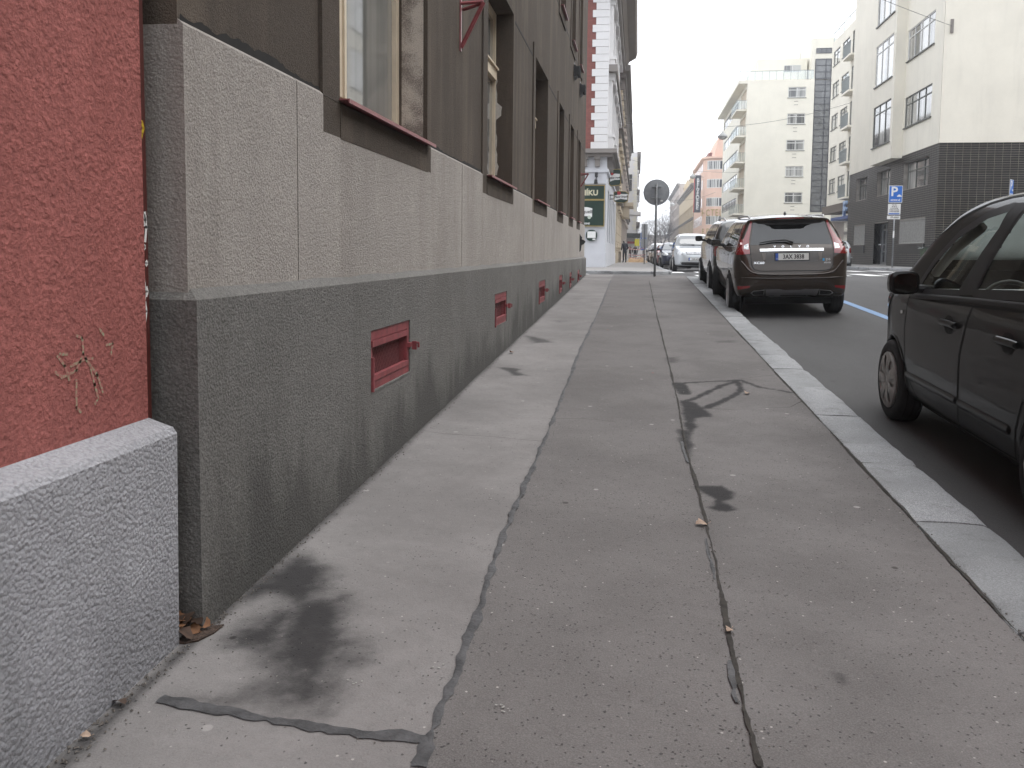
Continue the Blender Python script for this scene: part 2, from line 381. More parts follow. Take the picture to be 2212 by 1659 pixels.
stain(sdpoly(big, wx, wy)-.03, .19, 1.0); WET *= blot
stain(sdpoly(G([(640, 1290), (735, 1290), (757, 1320), (745, 1355), (775, 1390), (720, 1435), (690, 1520), (600, 1530), (620, 1470), (580, 1420), (600, 1340)]), wx, wy), .16, .95)
for L, th in (([(1462, 829), (1540, 824), (1600, 821), (1640, 836), (1708, 848)], .028), ([(1478, 870), (1512, 856), (1560, 833), (1592, 823)], .03), ([(1596, 826), (1600, 845), (1562, 868), (1525, 882), (1488, 886)], .035), ([(1465, 828), (1480, 850)], .06)):
    stain(sdline(G(L), wx, wy)-th, .035, .9)
for L, so, k in (([(1470, 865), (1500, 868), (1530, 890), (1540, 900), (1500, 905), (1507, 922), (1482, 938), (1475, 900)], .05, .95), ([(1463, 925), (1492, 932), (1496, 962), (1488, 995), (1468, 960)], .05, .85),
                 ([(1500, 1050), (1560, 1047), (1592, 1062), (1580, 1076), (1562, 1086), (1602, 1101), (1570, 1106), (1528, 1096), (1547, 1080), (1518, 1064)], .04, .95),
                 ([(1070, 792), (1130, 797), (1120, 803), (1145, 812), (1110, 812), (1095, 803)], .07, .75), ([(1128, 722), (1185, 734), (1200, 740), (1150, 742)], .14, .7),
                 ([(1435, 772), (1468, 770), (1465, 783), (1440, 785)], .12, .6), ([(1540, 736), (1590, 733), (1590, 740), (1545, 742)], .15, .5), ([(1790, 1450), (1825, 1455), (1832, 1476), (1806, 1480)], .03, .5),
                 ([(1180, 690), (1230, 692), (1210, 698)], .2, .5), ([(1225, 645), (1262, 643), (1250, 650)], .3, .45)):
    stain(sdpoly(G(L), wx, wy), so, k)
# damp, dirty strip along the foot of the walls and beside the joints
base = -1.45-XX
WET = np.maximum(WET, np.clip(.75*(1-np.abs(base+.0)/(.03+.07*fbm(XX, YY, 2.5, 21))), 0, .8))
WET = np.maximum(WET, np.clip(.35*(1-np.abs(XX-sx(s2, YY))/.12), 0, .35)*fbm(XX, YY, 4, 31))
WET = np.clip(WET, 0, 1)
mida = ((XX > sx(s1, YY)) & (XX < sx(s2, YY))).astype(float); lefta = np.clip((sx(s1, YY)-XX)/.02, 0, 1)
nx, ny = len(xl), len(yl); me = bpy.data.meshes.new('pavement')
vv = np.stack([XX.ravel(), YY.ravel(), ZZ.ravel()], 1); jj, ii = np.meshgrid(np.arange(ny-1), np.arange(nx-1), indexing='ij'); q = (jj*nx+ii).ravel()
me.from_pydata(vv.tolist(), [], np.stack([q, q+1, q+nx+1, q+nx], 1).tolist())
for nme, arr in (('wet', WET), ('mid', mida), ('leftstrip', lefta)):
    at = me.attributes.new(nme, 'FLOAT', 'POINT'); at.data.foreach_set('value', arr.ravel().astype(np.float32))
me.polygons.foreach_set('use_smooth', [True]*len(me.polygons)); me.materials.append(m_walk)
pav = bpy.data.objects.new('pavement', me); COL.objects.link(pav); tag(pav, kind='structure')
def ribbon(pts, wid, jit, seed, dz=.003, arch=.0):
    """an uneven poured band along a line of ground points"""
    rr = random.Random(seed); P = []
    for a, b in zip(pts, pts[1:]):
        n = max(2, int((b-a).length/max(.02, .012*a.y)))
        P += [a.lerp(b, i/n) for i in range(n)]
    P.append(pts[-1]); g = MB(); jl = jr = 0
    for i, p in enumerate(P):
        t_ = (P[min(i+1, len(P)-1)]-P[max(i-1, 0)]); nrm = Vector((t_.y, -t_.x, 0)).normalized()
        jl = jl*.6+rr.uniform(-1, 1)*jit; jr = jr*.6+rr.uniform(-1, 1)*jit; wv = wid*(.8+.4*rr.random()*.5+.25*math.sin(i*.21+seed))
        z = zs(p.y)+.0035
        for s_, zz in ((-wv/2+jl, dz*.2), (0, dz+arch), (wv/2+jr, dz*.2)):
            g.v.append((p.x+nrm.x*s_, p.y+nrm.y*s_, z+zz))
        if i: k = (i-1)*3; g.f += [(k, k+1, k+4, k+3), (k+1, k+2, k+5, k+4)]
    return g
ribbon(s1, .027, .009, 1, .003).build('bitumen_seam', m_bit, pav, smooth=True)
ribbon(s2, .015, .004, 2, .001).build('open_joint', m_moss, pav, smooth=True)
for a_, b_ in ((2.5, 2.75), (3.4, 3.85), (5.1, 5.6)):
    ribbon([Vector((sx(s2, q)-.016, q, zs(q))) for q in np.linspace(a_, b_, 6)], .014, .006, int(a_*100), .0005).build('bitumen_seam', m_bit, pav, smooth=True)
ribbon([gnd(*p) for p in ((345, 1512), (405, 1522), (460, 1534), (620, 1562), (700, 1572), (780, 1585), (860, 1590), (925, 1600))], .042, .010, 3, .004).build('bitumen_seam', m_bit, pav, smooth=True)
for L, wd, sd_ in (([(905, 930), (960, 938), (1060, 944), (1120, 950), (1182, 955)], .006, 4), ([(1470, 882), (1530, 883), (1590, 886), (1650, 881), (1705, 881), (1722, 872), (1735, 866)], .009, 5), ([(1185, 905), (1260, 905), (1330, 912)], .004, 6),
                   ([(1590, 820), (1660, 812), (1700, 806)], .004, 7), ([(1228, 662), (1300, 664), (1318, 663)], .012, 8), ([(1322, 612), (1400, 611), (1470, 612)], .018, 10)):
    ribbon([gnd(*p) for p in L], wd, wd*.4, sd_, .0005).build('crack', m_moss, pav)
m_splat = M('white_dropping', (.26, .255, .235), .8, .3, 60)
for (x_, y_), n_ in (((1085, 1531), 9), ((762, 1476), 6), ((1192, 1304), 1), ((935, 1444), 3)):
    c_ = gnd(x_, y_); g = MB(); rr = random.Random(x_)
    for k in range(n_):
        a0 = rr.uniform(0, 6.28); r_ = rr.uniform(.002, .007) if n_ > 2 else .009; ox, oy = (rr.gauss(0, .018), rr.gauss(0, .014)) if k else (0, 0); m_ = 7; b0 = len(g.v)
        for j in range(m_): q = r_*rr.uniform(.5, 1.1); g.v.append((c_.x+ox+q*math.cos(j*6.283/m_+a0), c_.y+oy+q*.7*math.sin(j*6.283/m_+a0), zs(c_.y+oy)+.0052))
        g.f.append(tuple(range(b0, b0+m_)))
    g.build('splat', m_splat, pav, kind='stuff')
# the pavement turning the corner at the far end
e = MB(); e.quad((-16, 23.6, zs(23.6)-.01), (-2.1, 24.55, zs(24.55)-.004), (-2.1, 24.9, zs(24.9)-.004), (-16, 24.9, zs(24.9)-.01))
e.build('pavement_corner', m_walk, kind='structure')
# kerb stones
kerb = empty('kerb', (1.49, 0, 0)); tag(kerb, kind='structure')
def kerbstone(parent, p0, p1, wid, h=.30, seed=0, side=1, mat=None):
    """one granite stone from p0 to p1 (top inner edge), wid towards the carriageway, with a worn outer edge"""
    rr = random.Random(seed); p0, p1 = Vector(p0), Vector(p1); d = (p1-p0); L = d.length; d.normalize(); nrm = Vector((d.y, -d.x, 0))*side
    g = MB(); n = 6; gap = .006; j = [rr.uniform(-.004, .004) for _ in range(4)]
    wig = [rr.uniform(-.003, .003)+.010*math.sin(q*1.3+seed) for q in range(8)]
    prof = [(0.0, -h), (0, -.012), (.010, 0), (wid*.55, .002), (wid-.028, .0), (wid-.008, -.008), (wid, -.024), (wid+.010, -h)]
    for i in range(n+1):
        s_ = gap+(L-2*gap)*i/n; edge = .009 if i in (0, n) else 0
        for k, (a, b) in enumerate(prof):
            p = p0+d*(s_+(wig[k]*(.6 if i == 0 else 1) if i in (0, n) else 0))+nrm*(a+rr.uniform(-.005, .005)*(1.8 if a > wid-.06 else 1))
            g.v.append((p.x, p.y, p.z+b-(edge if b > -.1 else 0)+j[0]+(j[1]-j[0])*i/n+(rr.uniform(-.0015, .0015))))
    m = len(prof); g.f = [(i*m+k, i*m+k+1, (i+1)*m+k+1, (i+1)*m+k) for i in range(n) for k in range(m-1)]+[tuple(range(m)), tuple(range(n*m, n*m+m))]
    return g.build('kerb_stone', mat or m_granite, parent, angle=50)
ky = [-1.1, .05, 1.05, 2.1, 3.12, 4.256, 5.28, 5.75, 6.62, 7.74]
while ky[-1] < 23.9: ky.append(ky[-1]+rnd.uniform(.85, 1.25))
ky[-1] = 24.3
for i, (a, b) in enumerate(zip(ky, ky[1:])):
    xo = .006*math.sin(i*1.7)
    kerbstone(kerb, (1.335+xo, a, zs(a)+.006), (1.335+.006*math.sin(i*1.7+1.7), b, zs(b)+.006), .33, seed=i)
ribbon([Vector((1.334, y_, zs(y_))) for y_ in np.linspace(1, 24.3, 60)], .016, .004, 12, .001).build('open_joint', m_moss, pav)
arc = [(1.335+.05, 24.3), (1.15, 24.72), (.7, 24.95), (0, 25.02)]+[(-1.1*k, 25.02) for k in range(1, 13)]
for i, (a, b) in enumerate(zip(arc, arc[1:])): kerbstone(kerb, (a[0], a[1], zs(25)-.03), (b[0], b[1], zs(25)-.03), .28, seed=50+i)
MB().prism([(1.40, 24.25), (1.16, 24.74), (.7, 24.97), (0, 25.04), (-16, 25.04), (-16, 24.8), (1.3, 24.2)], 0, 1, lambda a, b, t_: (a, b, zs(24.9)-.35+t_*.345)).build('pavement_edge', m_walk, kind='structure')

def grit(name, n_, fx, lo, hi, r0, r1, mat, seed):
    rr = random.Random(seed); g = MB()
    for _ in range(n_):
        y_ = lo+(hi-lo)*rr.random()**1.7; x_ = fx(y_, rr); r_ = rr.uniform(r0, r1); a = rr.uniform(0, 6.28); z_ = zs(y_)+.003
        P_ = [(x_+r_*math.cos(a+q*2.09)*rr.uniform(.6, 1.3), y_+r_*math.sin(a+q*2.09)*rr.uniform(.6, 1.3), z_) for q in range(3)]+[(x_, y_, z_+r_*rr.uniform(.4, 1))]
        g.add(P_, ((0, 1, 3), (1, 2, 3), (2, 0, 3)))
    o = g.build(name, mat, pav, kind='stuff'); return o
m_grit = M('grit', (.10, .088, .078), .95, .5, 90); m_grit2 = M('pale_grit', (.30, .28, .26), .95, .3, 90)
grit('wall_foot_grit', 900, lambda y, r: -1.455+abs(r.gauss(0, .028)), 2.7, 16, .002, .007, m_grit, 1); grit('wall_foot_grit', 250, lambda y, r: -1.48+abs(r.gauss(0, .035)), 1.7, 2.57, .002, .007, m_grit, 2)
grit('joint_grit', 500, lambda y, r: float(sx(s2, y))+r.gauss(0, .016), 2.1, 12, .0015, .005, m_grit, 3); grit('joint_grit', 500, lambda y, r: 1.335+r.gauss(0, .012), 2.5, 14, .002, .006, m_grit, 4); grit('scattered_grit', 500, lambda y, r: r.uniform(-1.4, 1.3), 2.1, 14, .0012, .004, m_grit2, 5); grit('scattered_grit', 500, lambda y, r: r.uniform(-1.4, 1.3), 2.1, 14, .0012, .0045, m_grit, 6)
# ---------------------------------------------------------------- red building at the very left
rb = empty('red_house', (-1.6, 1.0, 0), 'red roughcast house with a blue grey plinth next to the grey house', 'house')
g = MB(); g.box(-12, -1.575, -45, 2.57, .80, 15); g.build('wall', m_red, rb)
g = MB(); pr_ = [(-1.47, -.4), (-1.484, .06), (-1.476, .795), (-1.49, .815), (-1.60, .850), (-1.60, -.4)]
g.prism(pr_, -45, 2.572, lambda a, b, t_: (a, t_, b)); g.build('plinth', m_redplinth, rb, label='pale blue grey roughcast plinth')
strip = MB().box(-1.64, -1.588, 2.574, 2.612, .5, 15).build('joint_cover', m_brown, rb, label='dark brown red strip between the two houses')
def curve_mark(name, pts, r_, mat, parent):
    g = MB()
    for a, b in zip(pts, pts[1:]):
        a, b = Vector(a), Vector(b); d = (b-a); n = Vector((0, -d.z, d.y)).normalized()*r_
        g.quad(a+n-d*.1, a-n-d*.1, b-n+d*.1, b+n+d*.1)
    return g.build(name, mat, parent)
X0 = -1.5868
def on_strip(y_, z_): return (X0, y_, z_)
curve_mark('paint_mark', [on_strip(2.578, 1.805), on_strip(2.592, 1.80), on_strip(2.600, 1.782), on_strip(2.592, 1.765), on_strip(2.583, 1.745), on_strip(2.582, 1.725)], .006, m_yellow, strip)
for z0_, z1_ in ((1.51, 1.42), (1.505, 1.47), (1.405, 1.395), (1.355, 1.34), (1.30, 1.21), (1.27, 1.24), (1.22, 1.16)):
    yy = 2.582+rnd.uniform(0, .016)
    curve_mark('paint_mark', [on_strip(yy, z0_), on_strip(yy+.006, (z0_+z1_)/2), on_strip(yy-.002, z1_)], .006, m_white, strip)
# faded green scrawl on the red render
def on_red(x_, y_):
    d = px(x_, y_); q = CAM+d*((-1.5735-CAM.x)/d.x); return q
for L in ([(120, 805), (135, 815), (165, 800), (180, 765), (178, 730), (165, 725)], [(125, 770), (140, 790), (150, 820)], [(155, 790), (185, 775), (200, 775)], [(185, 775), (210, 810), (222, 845)], [(195, 790), (205, 830), (212, 860), (205, 872)], [(165, 825), (165, 880), (175, 890)], [(215, 710), (225, 725)], [(230, 745), (244, 742), (240, 765)], [(130, 765), (145, 765)]):
    curve_mark('spray_mark', [on_red(*p) for p in L], .0042, m_greenmark, rb)

# ---------------------------------------------------------------- grey building
gb = empty('grey_house', (-1.6, 12.0, zs(12)), 'long grey rendered house with red cellar vents and dark upper wall', 'house')
XW, XP, XPL, Y0, Y1 = -1.52, -1.50, -1.45, 2.70, 24.38
PL = Plane(XW, 0, 0, 1, 1, 0)       # u = y
WIN = [(4.216, 6.03), (8.475, 10.2), (12.43, 14.1), (16.15, 17.2), (18.82, 19.85), (21.27, 22.2)]
WZ0, WZ1 = 2.165, 4.17
VENT = [(4.55, 5.375), (8.72, 9.54), (12.70, 13.6), (16.03, 16.72), (18.5, 19.1), (21.0, 21.72)]
VZ0, VZ1 = .608, .95
holes = [(a, b, WZ0, WZ1) for a, b in WIN]+[(a-.0, b+.0, 5.95, 8.1) for a, b in WIN]+[(a, b, 9.6, 11.7) for a, b in WIN]
g = MB(); PL.wall(g, Y0, Y1, 2.0, 15.5, holes, .26)
g.quad((-9, Y0, 2.0), (XW, Y0, 2.0), (XW, Y0, 15.5), (-9, Y0, 15.5)); g.quad((-9, Y1, 0), (XW, Y1, 0), (XW, Y1, 15.5), (-9, Y1, 15.5)); g.quad((-9, Y0, 15.5), (XW, Y0, 15.5), (XW, Y1, 15.5), (-9, Y1, 15.5))
g.build('wall', m_dark, gb, label='dark brown weathered upper wall')
# pale lower panel with open joints; the sheet stops round the window surrounds
joints = [Y0, 3.656, 7.25, 11.3, 15.1, 18.0, 20.55, Y1]
for a, b in zip(joints, joints[1:]):
    hs_ = [(u0-.24, u1+.10, 1.96, 2.1345) for u0, u1 in WIN if u0 < b and u1 > a]
    g = MB(); PP = Plane(XP, 0, 0, 1, 1, 0); a2, b2 = a+(.004 if a > Y0 else 0), b-(.004 if b < Y1 else 0)
    PP.wall(g, a2, b2, 1.2, 2.135, hs_, .03)
    if a > Y0: g.quad((XP, a2, 1.2), (XP, a2, 2.135), (XP-.1, a2, 2.135), (XP-.1, a2, 1.2))
    g.quad((XP, b2, 1.2), (XP, b2, 2.135), (XP-.1, b2, 2.135), (XP-.1, b2, 1.2))
    for u0, u1 in zip([a2]+[h[1] for h in hs_], [h[0] for h in hs_]+[b2]):
        g.quad((XP, u0, 2.135), (XP, u1, 2.135), (XP-.022, u1, 2.155), (XP-.022, u0, 2.155))
    if a == Y0: g.quad((-9, Y0-.004, 1.2), (XP, Y0, 1.2), (XP, Y0, 2.135), (-9, Y0-.004, 2.135)); g.quad((-9, Y0-.004, 2.135), (XP, Y0, 2.135), (XP-.022, Y0+.002, 2.155), (-9, Y0+.002, 2.155))
    g.build('lower_panel', m_panel, gb)
MB().box(XP-.09, XP-.03, Y0+.01, Y1, 1.1, 2.13).build('panel_backing', m_gap, gb)
# dark broken joint under the upper wall
rr = random.Random(4); segs = [Y0+.01]+[q for u0, u1 in WIN for q in (u0-.245, u1+.105)]+[Y1-.01]
for a, b in zip(segs[::2], segs[1::2]):
    g = MB(); n = max(2, int((b-a)/.018)); hh_ = .02
    for i in range(n+1):
        hh_ = max(.004, min(.034, hh_+rr.uniform(-.009, .009))); y_ = a+(b-a)*i/n
        g.v += [(XW+.004, y_, 2.150), (XW+.005, y_, 2.158+hh_*(1.0 if a < 5 else .6))]
        if i: g.f.append((2*i-2, 2*i, 2*i+1, 2*i-1))
    g.build('ragged_joint', m_gap, gb)
# plinth with vents; its top is chamfered
PQ = Plane(XPL, 0, 0, 1, 1, 0)
g = MB(); PQ.wall(g, Y0-.035, Y1+.03, -.6, 1.225, [(a, b, VZ0, VZ1) for a, b in VENT], .11)
n = 90
for i in range(n):
    a = Y0-.035+(Y1+.065-Y0)*i/n; b = Y0-.035+(Y1+.065-Y0)*(i+1)/n; k = lambda q: .004*math.sin(q*7)+.003*math.sin(q*17)
    ai, bi = max(a, Y0+.02), min(b, Y1-.02)
    g.quad((XPL, a, 1.225), (XPL, b, 1.225), (XPL-.055, bi, 1.262+k(b)), (XPL-.055, ai, 1.262+k(a)))
g.quad((-9, Y0-.035, -.6), (XPL, Y0-.035, -.6), (XPL, Y0-.035, 1.225), (-9, Y0-.035, 1.225)); g.quad((-9, Y0-.035, 1.225), (XPL, Y0-.035, 1.225), (XPL-.055, Y0+.02, 1.262), (-9, Y0+.02, 1.262))
g.quad((-9, Y1+.03, -.6), (XPL, Y1+.03, -.6), (XPL, Y1+.03, 1.225), (-9, Y1+.03, 1.225)); g.quad((-9, Y1+.03, 1.225), (XPL, Y1+.03, 1.225), (XPL-.055, Y1-.02, 1.262), (-9, Y1-.02, 1.262))
g.build('plinth', m_plinth, gb, label='dark grey roughcast plinth with stains at its foot')
# cellar vents
m_hole = M('dark_cellar', (.085, .016, .018), .95, 0)
for i, (a, b) in enumerate(VENT):
    g = MB(); f = .05; w0, w1 = -.06, -.008
    PQ.box(g, a+.004, b-.004, VZ1-.055, VZ1-.004, w0, w1); PQ.box(g, a+.004, b-.004, VZ0+.004, VZ0+.05, w0, w1)
    PQ.box(g, a+.004, a+f, VZ0+.05, VZ1-.055, w0, w1); PQ.box(g, b-f, b-.004, VZ0+.05, VZ1-.055, w0, w1)
    PQ.box(g, a+.004, b-.03, VZ0+.055, VZ0+.085, w1-.02, w1+.008); PQ.box(g, a+.03, b-.05, VZ1-.095, VZ1-.06, w1-.02, w1+.008)
    PQ.box(g, a+.004, a+.02, VZ0-.0, VZ1-.15, w1, w1+.022)
    v = g.build('vent', m_vent, gb)
    g = MB(); PQ.box(g, a+.01, b-.01, VZ0+.01, VZ1-.01, -.075, -.06); g.build('vent_back', m_hole, v)
    g = MB(); st = .030 if i < 2 else .06; ww = .0042 if i < 2 else .008; k = a-.4
    while k < b+.4:      # expanded-metal mesh, two crossing sets of strands
        for sgn in (1, -1):
            u0, u1, z0, z1 = k, k+sgn*.115, VZ0+.08, VZ1-.09
            du = (u1-u0); lo, hi = a+f, b-f
            t0, t1 = 0.0, 1.0
            if du > 0: t0, t1 = max(0, (lo-u0)/du), min(1, (hi-u0)/du)
            else: t0, t1 = max(0, (hi-u0)/du), min(1, (lo-u0)/du)
            if t0 < t1:
                A = (u0+du*t0, z0+(z1-z0)*t0); B = (u0+du*t1, z0+(z1-z0)*t1); o_ = -.026+.003*sgn
                g.quad(PQ.p(A[0]-ww/2, A[1], o_), PQ.p(A[0]+ww/2, A[1], o_), PQ.p(B[0]+ww/2, B[1], o_), PQ.p(B[0]-ww/2, B[1], o_))
        k += st
    g.build('vent_mesh', m_vent, v)
    g = MB(); PQ.box(g, b-.045, b+.018, .775, .803, w1, w1+.02); PQ.box(g, b+.004, b+.020, .755, .81, w1+.02, w1+.05); g.tube([PQ.p(b+.012, .80, w1+.035), PQ.p(b+.012, .80, w1+.062), PQ.p(b+.012, .77, w1+.062)], .008, 6); g.build('latch', m_vent, v)
    g = MB(); PQ.prism(g, [(a+.01+(b-a-.02)*q/8, VZ0-.006-.006*((q*37) % 5)/5) for q in range(9)]+[(b-.005, VZ0+.004), (a+.01, VZ0+.004)], -.02, .002); g.build('mortar_lip', m_plinth, v)
# windows
t = NT('old_window_glass'); lw = t.n('LayerWeight', Blend=.25)
cur = t.noise(1, 3, .5, (1, 5, .10)); m_glass1 = t.fin(t.mix(t.ramp(cur, .35, .65), (.15, .155, .145), (.22, .222, .21)), .06, None, Specular_IOR_Level=.6, Coat_Weight=.6, Coat_Roughness=.02)
t = NT('pale_reflection_glass'); m_glass0 = t.fin((.48, .485, .46), .06, None, Coat_Weight=.6, Coat_Roughness=.02)  # white reflection in the left casement, put into the glass colour
m_curtain = M('white_blind', (.66, .66, .62), .8, .06, 3)
def grey_window(u0, u1, z0, z1, near):
    sur = MB(); d = .018
    for (a, b, c, e) in ((u0-.24, u0, z0-.21, z1+.16), (u1, u1+.10, z0-.21, z1+.16)): PL.box(sur, a, b, c, e, .0015, d)
    PL.box(sur, u0, u1, z1, z1+.16, .0015, d); PL.box(sur, u0, u1, z0-.21, z0-.03, .0015, d+.004)
    win = sur.build('window', m_dark, gb)
    wz = -.25; g = MB(); fr = .075
    PL.box(g, u0, u0+fr, z0, z1, wz, wz+.06); PL.box(g, u1-fr, u1, z0, z1, wz, wz+.06); PL.box(g, u0+fr, u1-fr, z0, z0+.10, wz, wz+.06); PL.box(g, u0+fr, u1-fr, z1-fr, z1, wz, wz+.06)
    mu = u0+(u1-u0)*.33 if u1-u0 > 1.2 else (u0+u1)/2
    PL.box(g, mu-.06, mu+.06, z0+.10, z1-fr, wz, wz+.075); PL.box(g, mu-.012, mu+.012, z0+.1, z1-fr, wz+.075, wz+.088)
    tz = z0+(z1-z0)*.64; PL.box(g, u0+fr, mu-.06, tz-.06, tz+.06, wz, wz+.085); PL.box(g, mu+.06, u1-fr, tz-.06, tz+.06, wz, wz+.085)
    PL.box(g, u0+fr, u1-fr, tz+.06, tz+.08, wz, wz+.11)
    g.build('window_frame', m_wood, win)
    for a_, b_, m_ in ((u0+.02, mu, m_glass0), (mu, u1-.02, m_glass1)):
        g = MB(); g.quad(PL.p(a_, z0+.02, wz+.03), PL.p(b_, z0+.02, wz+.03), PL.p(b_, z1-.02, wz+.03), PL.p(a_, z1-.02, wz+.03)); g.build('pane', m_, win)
    g = MB(); PL.prism(g, [(u0+.001, z0-.001), (u1-.001, z0-.001), (u1-.001, z0+.005), (u0+.001, z0+.005)], -.2, .0)
    PL.box(g, u0-.02, u1+.035, z0-.001, z0+.005, .02, .075); PL.box(g, u0+.001, u1-.001, z0-.001, z0+.005, .0, .02)
    g.v = [(x, y_, z-(.0 if x < XW-.1 else .018)) for x, y_, z in g.v]
    PL.box(g, u0-.02, u1+.035, z0-.034, z0-.0195, .069, .075)
    g.build('sill', m_sill, win)
    return win
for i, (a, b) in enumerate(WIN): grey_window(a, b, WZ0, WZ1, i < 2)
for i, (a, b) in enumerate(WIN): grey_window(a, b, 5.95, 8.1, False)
for (a, b) in WIN:
    g = MB(); PL.box(g, a, b, 9.6, 11.7, -.25, -.2); g.build('window', m_glass1, gb)
# roughened pale patch inside the first reveal, flaked plaster in the second
g = MB(); PR = Plane(XW, WIN[0][1]-.004, -1, 0, 0, -1); g.quad(PR.p(.012, WZ0+.005, .0), PR.p(.17, WZ0+.005, .0), PR.p(.17, WZ1, .0), PR.p(.012, WZ1, .0))
t = NT('worn_pale_render'); nn = t.noise(3.0, 5, .6); n2 = t.noise(120, 4, .7); k_ = t.math('ADD', t.math('MULTIPLY', nn, .65), t.math('MULTIPLY', n2, .35))
m_pale = t.fin(t.mix(t.ramp(k_, .40, .56), (.17, .145, .125), (.50, .445, .385)), .9, t.bump(n2, .006))
g.build('worn_patch', m_pale, gb)
g = MB(); rr = random.Random(11); PR2 = Plane(XW, WIN[1][1]-.004, -1, 0, 0, -1); zz_ = np.linspace(2.3, 3.55, 26); ed = [.055+.05*abs(math.sin(q*2.1))*rr.random()+(.07 if 2.95 < q < 3.1 else 0) for q in zz_]
for a, b, e0, e1 in zip(zz_, zz_[1:], ed, ed[1:]): g.quad(PR2.p(.235, a), PR2.p(.235-e0*.9, a), PR2.p(.235-e1*.9, b), PR2.p(.235, b))
g.build('flaked_plaster', M('flaked_plaster', (.42, .40, .37), .9, .15, 20, .003, 60), gb)
# string courses
for z_ in (4.14, 5.86):
    segs = [Y0]+[q for a, b in WIN for q in (a-.25, b+.11)]+[Y1] if z_ < 5 else [Y0, Y1]
    for a, b in zip(segs[::2], segs[1::2]):
        g = MB(); PL.box(g, a, b, z_-.012, z_+.012, -.03, .003); g.build('string_groove', m_gap, gb)
# triangular red brackets
def bracket(y_, zt, zb, name_label, out=.20, r_=.014):
    o = empty('wall_bracket', (XW, y_, zt), name_label, 'bracket', 'red iron brackets on the grey house')
    MB().box(XW, XW+.012, y_-.018, y_+.018, zb-.03, zt+.04).build('back_plate', m_sill, o)
    MB().tube([(XW+.01, y_-.012, zt), (XW+out, y_, zt+.012)], r_, 6).tube([(XW+.01, y_+.07, zt-.03), (XW+out, y_, zt+.0)], r_, 6).build('arm', m_vent, o)
    MB().tube([(XW+out, y_, zt+.005), (XW+.012, y_, zb)], r_*1.35, 6).build('strut', m_vent, o)
bracket(7.22, 3.46, 3.10, 'red triangular iron bracket between the first two windows')
bracket(22.6, 3.42, 3.10, 'small red triangular iron bracket at the far end of the grey house')
# floodlights and iron sconce
def flood(y_, z_, label):
    o = empty('floodlight', (XW, y_, z_), label, 'floodlight', 'black floodlights on the grey house')
    g = MB(); g.prism([(0, .14), (.10, .06), (.12, -.05), (.0, -.16)], y_-.18, y_+.18, lambda a, b, t_: (XW+.012+a, t_, z_+b)); g.build('housing', m_iron, o)
    g = MB()
    for q in range(6): g.box(XW+.03, XW+.14, y_-.16+q*.062, y_-.15+q*.062, z_-.10, z_+.10)
    g.build('fins', m_iron, o)
    MB().box(XW, XW+.014, y_-.05, y_+.05, z_-.12, z_+.2).build('mount', M('grey_metal', (.35, .36, .37), .45, .1, 8, metal=.7), o)
flood(19.75, 5.45, 'black finned floodlight under the sill of the fifth upper window'); flood(21.75, 5.42, 'black finned floodlight near the end of the grey house')
o = empty('iron_sconce', (XW, 22.35, 1.62), 'black cast iron wall sconce on the grey house by the crossing', 'sconce')
MB().prism([(0, -.20), (.03, -.2), (.05, -.05), (.11, -.02), (.15, .04), (.11, .08), (.05, .1), (.06, .15), (.02, .2), (0, .2)], 22.30, 22.40, lambda a, b, t_: (XP+a, t_, 1.62+b)).build('scroll', m_iron, o)
MB().box(XP-.001, XP+.012, 22.27, 22.43, 1.40, 1.85).build('back_plate', m_iron, o)
# dead leaves in the slot between the houses and on the pavement
m_leaf = [M('leaf_brown', (.16, .075, .035), .8, .3, 30), M('leaf_dark', (.05, .028, .018), .85, .3, 30), M('leaf_pale', (.30, .215, .16), .8, .2, 30)]
def leaf(p, size, rz, tilt, mat, label, grp, roll=0.0):
    g = MB(); n = 7; L = []
    for i in range(n+1):
        a = i/n; wv = math.sin(math.pi*a)**.8*.38*(1+.25*math.sin(a*17)); cur = .12*math.sin(math.pi*a*1.3)
        L.append(((a-.5), wv, cur))
    g.v = [(a*size, -b*size, (c+.16*b)*size) for a, b, c in L]+[(a*size, 0, c*size) for a, b, c in L]+[(a*size, b*size, (c+.22*b)*size) for a, b, c in L]
    m = n+1; g.f = [(i, i+1, m+i+1, m+i) for i in range(n)]+[(m+i, m+i+1, 2*m+i+1, 2*m+i) for i in range(n)]
    g.tube([(size*.5, 0, L[-1][2]*size), (size*.8, .02*size, .08*size)], .0012, 4)
    o = g.build('dead_leaf', mat, smooth=True); o.location = p; o.rotation_euler = (tilt, roll, rz)
    return tag(o, label, 'leaf', grp)
for i in range(34):
    y_ = rnd.uniform(2.575, 2.70); x_ = rnd.uniform(-1.60, -1.45)
    leaf((x_, y_, zs(y_)+.012+rnd.uniform(0, .045)), rnd.uniform(.045, .08), rnd.uniform(0, 6.28), rnd.uniform(-.9, .9), m_leaf[rnd.choice((0, 0, 1, 1))], 'dead brown leaf in the slot between the red and the grey house', 'leaves in the slot between the houses', rnd.uniform(-.5, .5))
MB().prism([(-1.50, 2.574), (-1.50, 2.66), (-1.44, 2.70), (-1.40, 2.72), (-1.405, 2.66), (-1.43, 2.60), (-1.47, 2.574)], 0, 1, lambda a, b, t_: (a, b, zs(b)+.002+t_*.006)).build('leaf_litter', M('leaf_litter', (.045, .028, .02), .95, .5, 60, .01, 90), pav)
